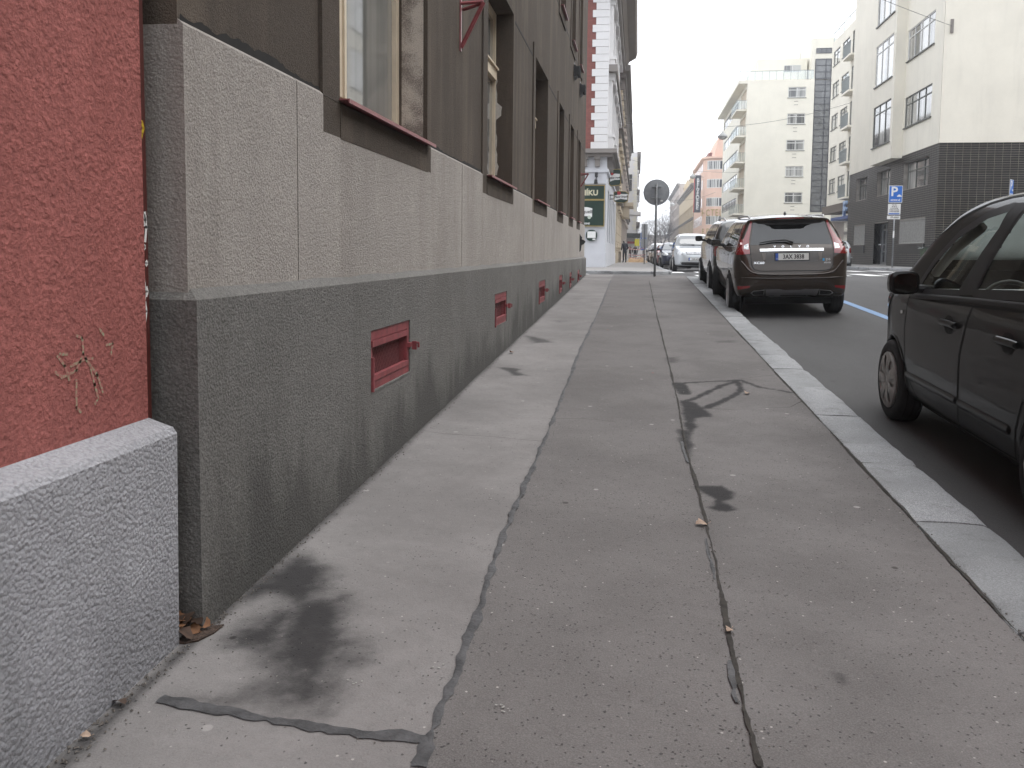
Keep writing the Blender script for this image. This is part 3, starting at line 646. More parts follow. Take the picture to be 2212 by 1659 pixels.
for (x_, y_), s_, rz_, k, lab in (((1515, 1136), .06, .4, 2, 'curled pale brown leaf on the dark pavement joint'), ((1613, 852), .07, 1.2, 2, 'small pale brown leaf right of the branching wet stain'), ((1105, 763), .07, 2, 0, 'reddish leaf below the second cellar vent'), ((1575, 1367), .035, 1, 2, 'pale leaf scrap in the dark pavement joint'), ((240, 1510), .05, .8, 1, 'black leaf scrap at the foot of the blue grey plinth'), ((258, 1525), .05, 2.8, 1, 'black crumpled scrap against the blue grey plinth'), ((185, 1597), .028, .2, 2, 'pale seed pod below the blue grey plinth')):
    p = gnd(x_, y_, .012); leaf(p, s_, rz_, .25, m_leaf[k], lab, None)
# ---------------------------------------------------------------- car kit
def chaikin(P, n=2, closed=True):
    P = [tuple(p) for p in P]
    for _ in range(n):
        Q = []
        m = len(P) if closed else len(P)-1
        if not closed: Q.append(P[0])
        for i in range(m):
            a, b = P[i], P[(i+1) % len(P)]
            Q += [(a[0]*.75+b[0]*.25, a[1]*.75+b[1]*.25), (a[0]*.25+b[0]*.75, a[1]*.25+b[1]*.75)]
        if not closed: Q.append(P[-1])
        P = Q
    return P
def mirror(P): return list(P)+[(-a, b) for a, b in reversed(P) if abs(a) > 1e-6]
def smax(a, b, k):
    h = np.maximum(k-np.abs(a-b), 0)/k; return np.maximum(a, b)+h*h*k*.25
class Body:
    """car body as the smooth intersection of a side, a front and a plan outline, with wheel arches cut out"""
    def __init__(s, side, front, plan, axles, arch, k=.10, inner=.60, hub=.30, h=.036, smooth=2):
        s.S = chaikin(side, smooth); s.F = chaikin(mirror(front), smooth); s.P = chaikin(mirror(plan), smooth)
        s.axles, s.arch, s.k, s.inner, s.hub = axles, arch, k, inner, hub
        y0, y1 = min(p[0] for p in side)-.1, max(p[0] for p in side)+.1; z0, z1 = min(p[1] for p in side)-.1, max(p[1] for p in side)+.1; w = max(p[0] for p in front)+.1
        gx, gy, gz = np.arange(-w, w+h, h)+h*.37, np.arange(y0, y1, h)+h*.21, np.arange(z0, z1, h)+h*.29
        A = sdpoly(s.S, *np.meshgrid(gy, gz, indexing='ij'))[None, :, :]; B = sdpoly(s.F, *np.meshgrid(gx, gz, indexing='ij'))[:, None, :]; C = sdpoly(s.P, *np.meshgrid(gx, gy, indexing='ij'))[:, :, None]
        V = smax(smax(A, B, k), C+0*A, k)
        V = s.cut(V, gx[:, None, None], gy[None, :, None], gz[None, None, :])
        neg = V < 0
        cell = np.zeros(tuple(n-1 for n in V.shape), int); cnt = 0
        for i in (0, 1):
            for j in (0, 1):
                for l in (0, 1): cell = cell+neg[i:V.shape[0]-1+i, j:V.shape[1]-1+j, l:V.shape[2]-1+l]
        act = (cell > 0) & (cell < 8); idx = -np.ones(act.shape, int); idx[act] = np.arange(act.sum())
        I = np.argwhere(act); P = np.stack([gx[I[:, 0]]+h/2, gy[I[:, 1]]+h/2, gz[I[:, 2]]+h/2], 1); P0 = P.copy()
        for _ in range(5):
            d, gr = s.grad(P); P = P-gr*(d/np.maximum((gr**2).sum(1), .05))[:, None]; P = np.clip(P, P0-h*.9, P0+h*.9)
        Q = []
        for ax in range(3):
            a = [slice(None)]*3; b = [slice(None)]*3; a[ax] = slice(0, -1); b[ax] = slice(1, None)
            ch = neg[tuple(a)] != neg[tuple(b)]; E = np.argwhere(ch); o1, o2 = [(1, 2), (2, 0), (0, 1)][ax]
            E = E[(E[:, o1] > 0) & (E[:, o2] > 0) & (E[:, o1] < V.shape[o1]-1) & (E[:, o2] < V.shape[o2]-1)]
            def at(d1, d2):
                e = E.copy(); e[:, o1] -= d1; e[:, o2] -= d2; return idx[e[:, 0], e[:, 1], e[:, 2]]
            q = np.stack([at(1, 1), at(0, 1), at(0, 0), at(1, 0)], 1); fl = neg[tuple(a)][E[:, 0], E[:, 1], E[:, 2]]
            q[~fl] = q[~fl][:, ::-1]; Q.append(q)
        s.verts, s.faces = P, np.concatenate(Q)
        s.bvh = BVHTree.FromPolygons([tuple(v) for v in P], [tuple(int(i) for i in f) for f in s.faces])
    def cut(s, V, x, y, z):
        for ya in s.axles:
            c = np.sqrt((y-ya)**2+(z-s.hub)**2)-s.arch; V = smax(V, -np.maximum(c, s.inner-np.abs(x))+0*V, .012)
        return V
    def f(s, P):
        x, y, z = P[:, 0], P[:, 1], P[:, 2]
        return s.cut(smax(smax(sdpoly(s.S, y, z), sdpoly(s.F, x, z), s.k), sdpoly(s.P, x, y), s.k), x, y, z)
    def grad(s, P):
        e = .002; d = s.f(P); return d, np.stack([(s.f(P+np.eye(3)[i]*e)-d)/e for i in range(3)], 1)
    def mesh(s, name, mat, parent, hole=None):
        F = s.faces
        if hole is not None: F = F[~hole(s.verts[F].mean(1))]
        g = MB(); g.v = [tuple(v) for v in s.verts.tolist()]; g.f = [tuple(f) for f in F.tolist()]
        return g.build(name, mat, parent, world=False, angle=42, recalc=False)
    VIEW = {'L': (Vector((1, 0, 0)), lambda a, b: Vector((-3, a, b))), 'R': (Vector((-1, 0, 0)), lambda a, b: Vector((3, a, b))), 'B': (Vector((0, 1, 0)), lambda a, b: Vector((a, -3, b))),
            'F': (Vector((0, -1, 0)), lambda a, b: Vector((a, 9, b))), 'T': (Vector((0, 0, -1)), lambda a, b: Vector((a, b, 5)))}
    def hit(s, a, b, view, off):
        d, fn = s.VIEW[view]; o = fn(a, b); loc, nr, i, ds = s.bvh.ray_cast(o, d)
        if loc is None:
            loc, nr, i, ds = s.bvh.find_nearest(o+d*(2.15 if view in 'LR' else 3))
            return Vector(loc)+nr*off
        if nr.dot(d) > 0: nr = -nr
        return loc+nr*off
    def patch(s, name, poly, view, mat, parent, off=.004, step=.07, smooth=0, label=None, both=False):
        """a sheet cut to an outline seen from one side and laid on the body"""
        poly = chaikin(poly, smooth) if smooth else poly
        bm = bmesh.new(); bm.faces.new([bm.verts.new((a, b, 0)) for a, b in poly]); bmesh.ops.triangulate(bm, faces=bm.faces[:])
        for ax in (0, 1):
            lo, hi = min(p[ax] for p in poly), max(p[ax] for p in poly); n = int((hi-lo)/step)
            for i in range(1, n+1):
                co = [0, 0, 0]; co[ax] = lo+(hi-lo)*i/(n+1); no = [0, 0, 0]; no[ax] = 1
                bmesh.ops.bisect_plane(bm, geom=bm.verts[:]+bm.edges[:]+bm.faces[:], plane_co=co, plane_no=no, dist=1e-5)
        for v in bm.verts: v.co = s.hit(v.co.x, v.co.y, view, off)
        bm.verts.index_update(); g = MB(); g.v = [tuple(v.co) for v in bm.verts]; g.f = [tuple(v.index for v in f.verts) for f in bm.faces]; bm.free()
        d = s.VIEW[view][0]; vs_ = [Vector(v) for v in g.v]
        for i, f in enumerate(g.f):
            nrm = (vs_[f[1]]-vs_[f[0]]).cross(vs_[f[2]]-vs_[f[0]])
            if nrm.dot(d) > 0: g.f[i] = f[::-1]
        o = g.build(name, mat, parent, world=False, smooth=True, recalc=False, label=label)
        if both: s.patch(name, poly, {'L': 'R', 'R': 'L'}[view], mat, parent, off, step, 0, label)
        return o
    def line(s, name, pts, wid, view, mat, parent, off=.005, step=.05, smooth=0, raise_=0.0, both=False):
        """a strip of the body's surface along a line seen from one side; raise_ > 0 makes it stand proud"""
        pts = chaikin(pts, smooth, False) if smooth else pts
        P = []
        for a, b in zip(pts, pts[1:]):
            n = max(1, int(math.hypot(b[0]-a[0], b[1]-a[1])/step)); P += [(a[0]+(b[0]-a[0])*i/n, a[1]+(b[1]-a[1])*i/n) for i in range(n)]
        P.append(pts[-1]); g = MB(); m = 3
        for i, p in enumerate(P):
            q0, q1 = P[max(i-1, 0)], P[min(i+1, len(P)-1)]; dx, dy = q1[0]-q0[0], q1[1]-q0[1]; L = math.hypot(dx, dy) or 1; nx_, ny_ = -dy/L*wid/2, dx/L*wid/2
            g.v += [tuple(s.hit(p[0]-nx_, p[1]-ny_, view, off)), tuple(s.hit(p[0], p[1], view, off+raise_)), tuple(s.hit(p[0]+nx_, p[1]+ny_, view, off))]
            if i: k = (i-1)*m; g.f += [(k, k+1, k+4, k+3), (k+1, k+2, k+5, k+4)]
        d = s.VIEW[view][0]; f = g.f[0]; vs_ = [Vector(g.v[j]) for j in f]
        if (vs_[1]-vs_[0]).cross(vs_[2]-vs_[0]).dot(d) > 0: g.f = [f[::-1] for f in g.f]
        o = g.build(name, mat, parent, world=False, smooth=True, recalc=False)
        if both: s.line(name, pts, wid, {'L': 'R', 'R': 'L'}[view], mat, parent, off, step, 0, raise_)
        return o
    def at(s, a, b, view, off=0.0): return s.hit(a, b, view, off)

def paint(name, col, flake=.0, rough=.32, coat=1.0, metal=.0, dust=.10):
    t = NT(name); n = t.noise(3, 5, .6); n2 = t.noise(40, 3)
    sp = t.n('SeparateXYZ', Vector=t.co); low = t.ramp(sp.outputs[2], .25, .9, 1, .25)
    d = t.math('MULTIPLY', t.math('MULTIPLY', t.ramp(t.math('ADD', t.math('MULTIPLY', n, .7), t.math('MULTIPLY', n2, .3)), .35, .7), low), dust)
    c = t.mix(d, col, (.20, .18, .16)); rg = t.math('ADD', rough, t.math('MULTIPLY', d, .5))
    return t.fin(c, rg, None, Metallic=metal, Coat_Weight=coat, Coat_Roughness=.04, Specular_IOR_Level=.1)
m_tyre = M('tyre_rubber', (.016, .016, .017), .85, .3, 18, .002, 90)
m_rim = M('alloy_rim', (.42, .42, .43), .35, .08, 10, metal=.8)
m_cap = M('silver_hubcap', (.36, .35, .34), .5, .15, 10, metal=.3)
m_blk = M('black_plastic', (.017, .017, .018), .55, .15, 12)
m_gloss = M('gloss_black', (.008, .008, .009), .08, 0, coat=1)
m_chrome = M('chrome', (.75, .75, .76), .12, 0, metal=1)
m_seam = M('panel_gap', (.004, .004, .004), .9, 0)
m_under = M('underbody', (.010, .010, .010), .95, 0)
t = NT('tinted_glass'); m_tint = t.fin((.010, .011, .012), .03, None, Specular_IOR_Level=.5, Coat_Weight=.6, Coat_Roughness=.01)
t = NT('clear_windscreen'); m_screen = t.fin((.05, .055, .058), .03, None, Specular_IOR_Level=.8, Coat_Weight=1.0, Coat_Roughness=.01)
t = NT('red_lamp'); m_lred = t.fin((.21, .007, .009), .12, None, Coat_Weight=1.0, Coat_Roughness=.02, Specular_IOR_Level=.6)
t = NT('clear_lamp'); m_lclr = t.fin(t.mix(t.ramp(t.noise(30, 2), .4, .6), (.35, .36, .37), (.75, .76, .77)), .15, None, Metallic=.3, Coat_Weight=1, Coat_Roughness=.02)
m_amber = M('amber_lamp', (.55, .16, .02), .2, 0, coat=1)
m_plate = M('plate_white', (.68, .68, .66), .4, 0); m_pblue = M('plate_blue', (.03, .10, .42), .4, 0); m_ink = M('plate_ink', (.012, .012, .014), .5, 0)
m_wtext = M('sign_white', (.74, .74, .73), .5, .05, 6)

def make_wheel(name, r_, wid, rim, style):
    """axle along x, outer face towards -x; returns an unlinked pattern"""
    g = MB(); hw = wid/2; ri = rim
    prof = [(ri-.01, hw-.03), (ri+.005, hw-.008), (ri+.03, hw-.002), (r_*.9, hw), (r_*.97, hw-.015), (r_, hw-.04), (r_, -hw+.04), (r_*.97, -hw+.015), (r_*.9, -hw), (ri+.03, -hw+.002), (ri+.005, -hw+.008), (ri-.01, -hw+.03)]
    g.lathe(prof, 40, axis='x'); tyre = g.build(name, m_tyre, world=False, angle=50)
    g = MB()
    for q in range(3): g.lathe([(r_+.0015, -hw+.055+q*.055), (r_+.0015, -hw+.066+q*.055)], 40, axis='x')
    g.build('tread_groove', m_under, tyre, world=False)
    MB().lathe([(ri-.012, -hw+.05), (ri-.012, -hw+.055)], 32, axis='x').build('brake_shadow', m_under, tyre, world=False)
    g = MB(); g.lathe([(ri, -hw+.012), (ri+.004, -hw-.002), (ri-.012, -hw-.001), (ri-.018, -hw+.04)], 40, axis='x')
    if style == 'spoke':
        for k in range(5):
            th = 2*math.pi*k/5+.3
            for dd in (-.16, .16):
                c, s_ = math.cos(th), math.sin(th); c2, s2_ = math.cos(th+dd), math.sin(th+dd); a = Vector((0, c*.05, s_*.05)); b = Vector((0, c2*(ri-.012), s2_*(ri-.012))); n = (b-a).cross(Vector((1, 0, 0))).normalized()
                for w0, w1, x0, x1 in ((.020, .014, -hw+.012, -hw+.004),):
                    g.add([a+n*w0+Vector((x0-.004, 0, 0)), a-n*w0+Vector((x0-.004, 0, 0)), b-n*w1+Vector((x1, 0, 0)), b+n*w1+Vector((x1, 0, 0)), a+n*w0+Vector((x0+.03, 0, 0)), a-n*w0+Vector((x0+.03, 0, 0)), b-n*w1+Vector((x1+.03, 0, 0)), b+n*w1+Vector((x1+.03, 0, 0))],
                          ((0, 1, 2, 3), (4, 7, 6, 5), (0, 4, 5, 1), (1, 5, 6, 2), (2, 6, 7, 3), (3, 7, 4, 0)))
        g.lathe([(.075, -hw+.04), (.075, -hw+.008), (.06, -hw), (.02, -hw-.004)], 20, axis='x')
        g.build('rim', m_rim, tyre, world=False, angle=35)
    else:
        n = 7; seg = 8     # dished cap with seven broad spokes; the slots between them are open
        g.lathe([(.055, -hw+.03), (.055, -hw-.004), (.02, -hw-.01)], 20, axis='x')
        for k in range(n):
            th = 2*math.pi*k/n; vs_ = []
            for i in range(seg+1):
                q = i/seg; rr_ = .045+(ri-.05)*q; wd = .30+.10*math.cos(q*math.pi)+(.17*max(0, q-.7)/.3); xx = -hw-.006-.012*math.sin(q*math.pi)
                vs_ += [(xx, rr_*math.cos(th+wd), rr_*math.sin(th+wd)), (xx-.006, rr_*math.cos(th), rr_*math.sin(th)), (xx, rr_*math.cos(th-wd), rr_*math.sin(th-wd))]
            g.add(vs_, [(i*3+j, i*3+j+1, i*3+j+4, i*3+j+3) for i in range(seg) for j in (0, 1)])
        g.lathe([(ri-.004, -hw+.002), (ri-.004, -hw-.008), (ri-.022, -hw-.010), (ri-.024, -hw-.004)], 40, axis='x')
        g.build('rim', m_cap, tyre, world=False, angle=40)
    return tyre
def add_wheels(car, wheel, axles, track, hub, steer=0.0, first=[None]):
    for j, ya in enumerate(axles):
        for sgn in (-1, 1):
            o = copy_tree(wheel, car); o.location = (sgn*track, ya, hub); o.rotation_euler = (0, 0, (0 if sgn < 0 else math.pi)+(steer if j == 1 else 0))
def kill(o):
    for ch in list(o.children): kill(ch)
    bpy.data.objects.remove(o)
def plate(car, txt, M_, wid=.52, hgt=.11, grp='CZ'):
    """number plate; M_ maps plate plane to the car"""
    def pb(x0, x1, y0, y1, z0, z1):
        g = MB(); g.box(x0, x1, y0, y1, z0, z1); g.v = [tuple(M_ @ Vector(v)) for v in g.v]; return g
    p = pb(-wid/2-.012, wid/2+.012, -hgt/2-.014, hgt/2+.012, -.008, 0).build('number_plate', m_blk, car, world=False)
    pb(-wid/2, wid/2, -hgt/2, hgt/2, 0, .003).build('plate_face', m_plate, p, world=False); pb(-wid/2, -wid/2+.045, -hgt/2, hgt/2, .003, .005).build('plate_band', m_pblue, p, world=False)
    text_mesh(txt, .098, m_ink, 'lettering', p, M_ @ Matrix.Translation((.022, -.003, .004)), .001, bold=.0022, xs=.82)
    text_mesh(grp, .026, m_wtext, 'lettering', p, M_ @ Matrix.Translation((-wid/2+.023, -.032, .005)), .001)
    return p
def mirror_unit(car, x, y_, z_, sgn, mat, w=.20, h=.13, glass=None):
    """door mirror: shell, glass and foot"""
    g = MB(); n = 16
    for k, (dy, sc) in enumerate(((-.055, .86), (-.05, .98), (.0, 1.0), (.045, .86), (.075, .5))):
        for i in range(n):
            th = 2*math.pi*i/n; c, s_ = math.cos(th), math.sin(th); e = .55
            g.v.append((x+sgn*(w/2+.04)+math.copysign(abs(c)**e, c)*w/2*sc, y_+dy, z_+math.copysign(abs(s_)**e, s_)*h/2*sc))
        if k: g.f += [((k-1)*n+i, (k-1)*n+(i+1) % n, k*n+(i+1) % n, k*n+i) for i in range(n)]
    g.f += [tuple(range(n))[::-1], tuple(range(4*n, 5*n))]
    o = g.build('door_mirror', mat, car, world=False, angle=50)
    g = MB(); 
    for i in range(n):
        th = 2*math.pi*i/n; c, s_ = math.cos(th), math.sin(th); e = .55
        q_ = math.copysign(abs(c)**e, c)*w/2*.78; g.v.append((x+sgn*(w/2+.04)+q_, y_-.062-sgn*q_*.22-.015, z_+math.copysign(abs(s_)**e, s_)*h/2*.80))
    g.f = [tuple(range(n))]; g.build('mirror_glass', glass or m_chrome, o, world=False)
    MB().tube([(x-sgn*.06, y_+.01, z_-h*.30), (x+sgn*.06, y_, z_-h*.25)], .03, 8).build('mirror_foot', m_blk, o, world=False)
    return o
# ---------------------------------------------------------------- brown estate SUV at the kerb (rear towards the camera)
m_vbrown = paint('dark_brown_paint', (.036, .0255, .0185), rough=.36, dust=.04, metal=.3, coat=.85)
V = Body([(.20, .33), (.07, .42), (0, .55), (0, .72), (.045, .80), (.085, .87), (.12, 1.07), (.19, 1.14), (.36, 1.36), (.50, 1.545), (.46, 1.60), (.53, 1.65), (.9, 1.70), (1.5, 1.725), (2.1, 1.71), (2.6, 1.65), (2.95, 1.55), (3.55, 1.18), (3.7, 1.12), (4.1, 1.06), (4.42, .97), (4.56, .83), (4.62, .62), (4.60, .40), (4.5, .28), (3.9, .24), (.8, .27)],
         [(0, .25), (.70, .25), (.83, .31), (.89, .45), (.92, .62), (.937, .82), (.935, .95), (.915, 1.05), (.865, 1.115), (.845, 1.15), (.79, 1.32), (.715, 1.50), (.655, 1.60), (.56, 1.665), (.3, 1.71), (0, 1.725)],
         [(0, 0), (.45, .012), (.70, .05), (.84, .13), (.91, .30), (.935, .7), (.94, 1.4), (.94, 3.2), (.925, 3.8), (.86, 4.25), (.72, 4.47), (.45, 4.59), (0, 4.63)], (.94, 3.71), .40, k=.07, hub=.355, h=.033)
vo = empty('suv', (2.50, 14.38, zr(2.5, 14.38)), 'dark brown SUV with tall red tail lamps parked at the kerb, rear number plate showing', 'car')
vo.rotation_euler = (math.atan(SLOPE), -math.atan(.025), R(-.5))
V.mesh('body', m_vbrown, vo)
lp = [(-.93, .27), (.93, .27)]
V.patch('lower_cladding', [(-.86, .30), (.86, .30), (.83, .41), (.5, .43), (-.5, .43), (-.83, .41)], 'B', m_blk, vo, .004, .08)
tg = V.patch('tailgate_gap', [(-.66, 1.20), (.66, 1.20), (.655, 1.05), (.64, .86), (.60, .79), (.50, .765), (-.50, .765), (-.60, .79), (-.64, .86), (-.655, 1.05)], 'B', m_seam, vo, .001, .06)
tail = V.patch('tailgate', [(-.648, 1.20), (.648, 1.20), (.645, 1.05), (.63, .868), (.592, .80), (.495, .776), (-.495, .776), (-.592, .80), (-.63, .868), (-.645, 1.05)], 'B', m_vbrown, vo, .005, .06)
rw = V.patch('rear_window', [(-.645, 1.185), (-.2, 1.20), (0, 1.215), (.2, 1.20), (.645, 1.185), (.60, 1.40), (.575, 1.56), (-.575, 1.56), (-.60, 1.40)], 'B', m_tint, vo, .006, .06)
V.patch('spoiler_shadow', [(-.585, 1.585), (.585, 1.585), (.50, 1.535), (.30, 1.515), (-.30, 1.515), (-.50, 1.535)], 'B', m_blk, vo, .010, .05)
g = MB(); n = 14      # roof spoiler lip
for i in range(n+1):
    a = -.60+1.2*i/n; yy = .36+.10*(abs(a)/.6)**2.2; zz = 1.605-.03*(abs(a)/.6)**2
    g.v += [(a, yy, zz), (a, yy+.005, zz+.035), (a, yy+.32, zz+.072), (a, yy+.2, zz-.02)]
    if i: k = (i-1)*4; g.f += [(k+j, k+(j+1) % 4, k+4+(j+1) % 4, k+4+j) for j in range(4)]
g.f += [(0, 1, 2, 3), tuple(n*4+j for j in range(4))]; sp_ = g.build('spoiler', m_vbrown, vo, world=False, angle=40)
MB().box(-.22, .22, .36, .375, 1.615, 1.632).build('brake_light', m_lred, sp_, world=False)
for sg in (-1, 1):
    P_ = [(sg*a, b) for a, b in ((.585, 1.575), (.615, 1.585), (.665, 1.44), (.735, 1.30), (.83, 1.20), (.868, 1.12), (.862, 1.035), (.66, 1.045), (.662, 1.19), (.655, 1.28), (.62, 1.42))]
    lamp = V.patch('tail_lamp', P_, 'B', m_lred, vo, .012, .04, label='tall red tail lamp following the pillar')
    V.patch('reversing_light', [(sg*a, b) for a, b in ((.675, 1.21), (.745, 1.185), (.755, 1.125), (.675, 1.115))], 'B', m_lclr, lamp, .015, .05)
    V.patch('side_lens', [(.10, 1.05), (.30, 1.05), (.42, 1.17), (.50, 1.34), (.56, 1.52), (.50, 1.52), (.36, 1.32), (.2, 1.18), (.12, 1.14)], 'L' if sg < 0 else 'R', m_lred, lamp, .008, .05)
    V.patch('reflector', [(sg*a, b) for a, b in ((.85, .52), (.66, .535), (.67, .50), (.84, .465))], 'B', m_lred, vo, .006, .06)
    ex = V.patch('exhaust_trim', [(sg*a, b) for a, b in ((.65, .415), (.60, .455), (.43, .47), (.43, .375), (.60, .375))], 'B', m_chrome, vo, .008, .06)
    V.patch('exhaust_opening', [(sg*a, b) for a, b in ((.632, .415), (.595, .443), (.442, .457), (.442, .388), (.595, .388))], 'B', m_seam, ex, .010, .06)
V.patch('skid_plate', [(-.42, .475), (-.2, .48), (-.12, .465), (.12, .465), (.2, .48), (.42, .475), (.40, .37), (.3, .335), (-.3, .335), (-.40, .37)], 'B', M('silver_skid', (.26, .26, .27), .35, .05, 6, metal=.6), vo, .007, .06)
V.line('bumper_crease', [(-.80, .93), (-.74, .86), (-.68, .78), (-.60, .735), (-.45, .715), (0, .708), (.45, .715), (.60, .735), (.68, .78), (.74, .86), (.80, .93)], .030, 'B', m_vbrown, vo, .002, .05, 1, raise_=.022)
V.line('bumper_crease', [(-.88, .665), (-.5, .652), (0, .648), (.5, .652), (.88, .665)], .024, 'B', m_vbrown, vo, .001, .06, 1, raise_=.012)
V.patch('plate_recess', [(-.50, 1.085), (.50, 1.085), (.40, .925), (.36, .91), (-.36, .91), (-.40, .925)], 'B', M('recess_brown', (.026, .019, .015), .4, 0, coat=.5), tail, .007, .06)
V.line('chrome_bar', [(-.50, 1.105), (0, 1.112), (.50, 1.105)], .042, 'B', m_chrome, tail, .008, .06, 1, raise_=.014)
pm = frame_mat(V.at(0, .995, 'B', .018), (1, 0, 0), (0, .10, 1)); plate(vo, '3AX 3838', pm)
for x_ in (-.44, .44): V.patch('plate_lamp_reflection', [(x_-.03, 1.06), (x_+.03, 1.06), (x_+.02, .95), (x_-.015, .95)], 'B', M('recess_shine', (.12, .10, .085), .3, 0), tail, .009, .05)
for i, ch in enumerate('VOLVO'): text_mesh(ch, .045, m_chrome, 'lettering', tail, frame_mat(V.at(-.26+.13*i, 1.155, 'B', .010), (1, 0, 0), (0, .2, 1)), .002, bold=.001, xs=1.25)
text_mesh('XC60', .055, m_chrome, 'lettering', tail, frame_mat(V.at(-.52, .90, 'B', .009), (1, 0, 0), (0, .15, 1)), .002, xs=1.3)
text_mesh('D5', .05, m_chrome, 'lettering', tail, frame_mat(V.at(.56, .945, 'B', .009), (1, 0, 0), (0, .15, 1)), .002, xs=1.2)
text_mesh('AWD', .036, m_chrome, 'lettering', tail, frame_mat(V.at(.55, .895, 'B', .009), (1, 0, 0), (0, .15, 1)), .002, xs=1.2)
V.patch('badge', [(.475, .965), (.505, .965), (.505, .925), (.475, .925)], 'B', M('badge_blue', (.02, .28, .55), .3, 0), tail, .008, .05)
wp = [V.at(-.50, 1.205, 'B', .03), V.at(-.30, 1.235, 'B', .035), V.at(-.08, 1.245, 'B', .04), V.at(.03, 1.20, 'B', .035)]
MB().tube(wp, [.007, .014, .016, .022], 6).build('wiper', m_blk, rw, world=False, smooth=True)
for sg, vw in ((-1, 'L'), (1, 'R')):
    V.patch('side_window', [(.55, 1.20), (1.02, 1.17), (1.02, 1.54), (.80, 1.53), (.62, 1.42)], vw, m_tint, vo, .006, .06)
    V.patch('side_window', [(1.07, 1.165), (1.87, 1.145), (1.90, 1.57), (1.07, 1.555)], vw, m_tint, vo, .006, .06)
    V.patch('side_window', [(1.95, 1.145), (2.95, 1.13), (2.86, 1.24), (2.50, 1.48), (2.35, 1.54), (1.97, 1.57)], vw, m_tint, vo, .006, .06)
    V.line('window_trim', [(.50, 1.17), (1.0, 1.145), (1.9, 1.125), (2.98, 1.11)], .022, vw, m_chrome, vo, .007, .08)
    for sm in ([(1.92, 1.12), (1.93, .8), (1.90, .40)], [(1.02, 1.14), (1.10, .95), (1.25, .80), (1.38, .62), (1.42, .42)], [(2.98, 1.1), (3.05, .8), (3.02, .42)], [(1.42, .42), (1.9, .40), (3.02, .42)]):
        V.line('door_gap', sm, .010, vw, m_seam, vo, .003, .06)
    V.patch('sill_cladding', [(1.38, .27), (3.28, .27), (3.28, .40), (1.38, .40)], vw, m_blk, vo, .006, .12)
    for yh in (1.30, 2.10): V.line('door_handle', [(yh, 1.005), (yh+.18, 1.0)], .028, vw, m_vbrown, vo, .012, .05, raise_=.03)
    mirror_unit(vo, sg*.86, 2.80, 1.185, sg, m_blk, .19, .14)
    MB().tube([V.at(sg*.60, yy, 'T', ho) for yy, ho in ((.75, .0), (.84, .035), (1.3, .04), (1.8, .04), (2.3, .035), (2.45, .0))], .015, 6).build('roof_rail', m_rim, vo, world=False, smooth=True)
V.patch('windscreen', [(-.74, 1.20), (.74, 1.20), (.62, 1.58), (-.62, 1.58)], 'F', m_screen, vo, .005, .08)
MB().prism([(.80, 0), (.98, 0), (.90, .055), (.82, .03)], -.012, .012, lambda a, b, t_: (t_, a, V.at(0, a, 'T').z-.006+b)).build('antenna_fin', m_blk, vo, world=False)
MB().box(-.70, .70, .5, 4.2, .20, .40).build('underbody', m_under, vo, world=False)
w_v = make_wheel('wheel', .355, .235, .245, 'spoke'); add_wheels(vo, w_v, (.94, 3.71), .82, .355, R(-14)); kill(w_v)

# ---------------------------------------------------------------- black hatchback close to the camera (left side showing)
m_nblk = paint('black_metallic_paint', (.0085, .0076, .0074), rough=.4, dust=.035, metal=.0, coat=.42)
N = Body([(.12, .30), (.02, .45), (0, .75), (.05, 1.0), (.12, 1.2), (.26, 1.50), (.45, 1.66), (.9, 1.735), (1.5, 1.765), (2.05, 1.75), (2.45, 1.675), (2.85, 1.49), (3.28, 1.19), (3.50, 1.07), (3.85, .98), (4.08, .86), (4.20, .68), (4.24, .50), (4.16, .28), (3.9, .20), (.5, .22)],
         [(0, .21), (.70, .21), (.79, .25), (.815, .38), (.838, .56), (.848, .76), (.845, .92), (.828, 1.02), (.798, 1.07), (.768, 1.20), (.705, 1.45), (.655, 1.61), (.555, 1.71), (.28, 1.755), (0, 1.765)],
         [(0, 0), (.5, .02), (.70, .07), (.80, .20), (.835, .5), (.848, 1.0), (.848, 2.6), (.838, 3.2), (.79, 3.7), (.68, 4.0), (.48, 4.17), (0, 4.24)], (.80, 3.43), .345, k=.08, hub=.315, h=.028)
NX, NY = 2.797, 3.58
no = empty('hatchback', (NX, NY, zr(NX, NY)-.01), 'black hatchback parked at the kerb behind the brown SUV, left doors and mirror showing', 'car')
no.rotation_euler = (math.atan(SLOPE), -math.atan(.012), 0)
FW = [(2.93, 1.035), (2.88, 1.115), (2.72, 1.275), (2.44, 1.45), (2.08, 1.575), (1.79, 1.62), (1.83, 1.48), (1.96, 1.33), (2.14, 1.085)]
RW = [(1.90, 1.105), (1.82, 1.31), (1.70, 1.49), (1.60, 1.625), (1.05, 1.62), (.80, 1.50), (.70, 1.18)]
SW = [(-.66, 1.16), (.66, 1.16), (.60, 1.40), (.54, 1.62), (-.54, 1.62), (-.60, 1.40)]
BW = [(-.62, 1.12), (.62, 1.12), (.55, 1.50), (-.55, 1.50)]
def n_hole(c):
    x_, y_, z_ = c[:, 0], c[:, 1], c[:, 2]; side_ = np.abs(x_) > .5
    h = side_ & ((sdpoly(FW, y_, z_) < -.012) | (sdpoly(RW, y_, z_) < -.012))
    h |= (y_ > 2.3) & (sdpoly(SW, x_, z_) < -.012) & (y_ < 3.5); h |= (y_ < .6) & (sdpoly(BW, x_, z_) < -.012)
    return h
N.mesh('body', m_nblk, no, n_hole)
t = NT('car_glass'); t.t.nodes.remove(t.b); fr = t.n('Fresnel', IOR=1.5); tr = t.n('BsdfTransparent', Color=(.93, .96, .95, 1)); gl = t.n('BsdfGlossy', Roughness=.02, Color=(.9, .95, .95, 1))
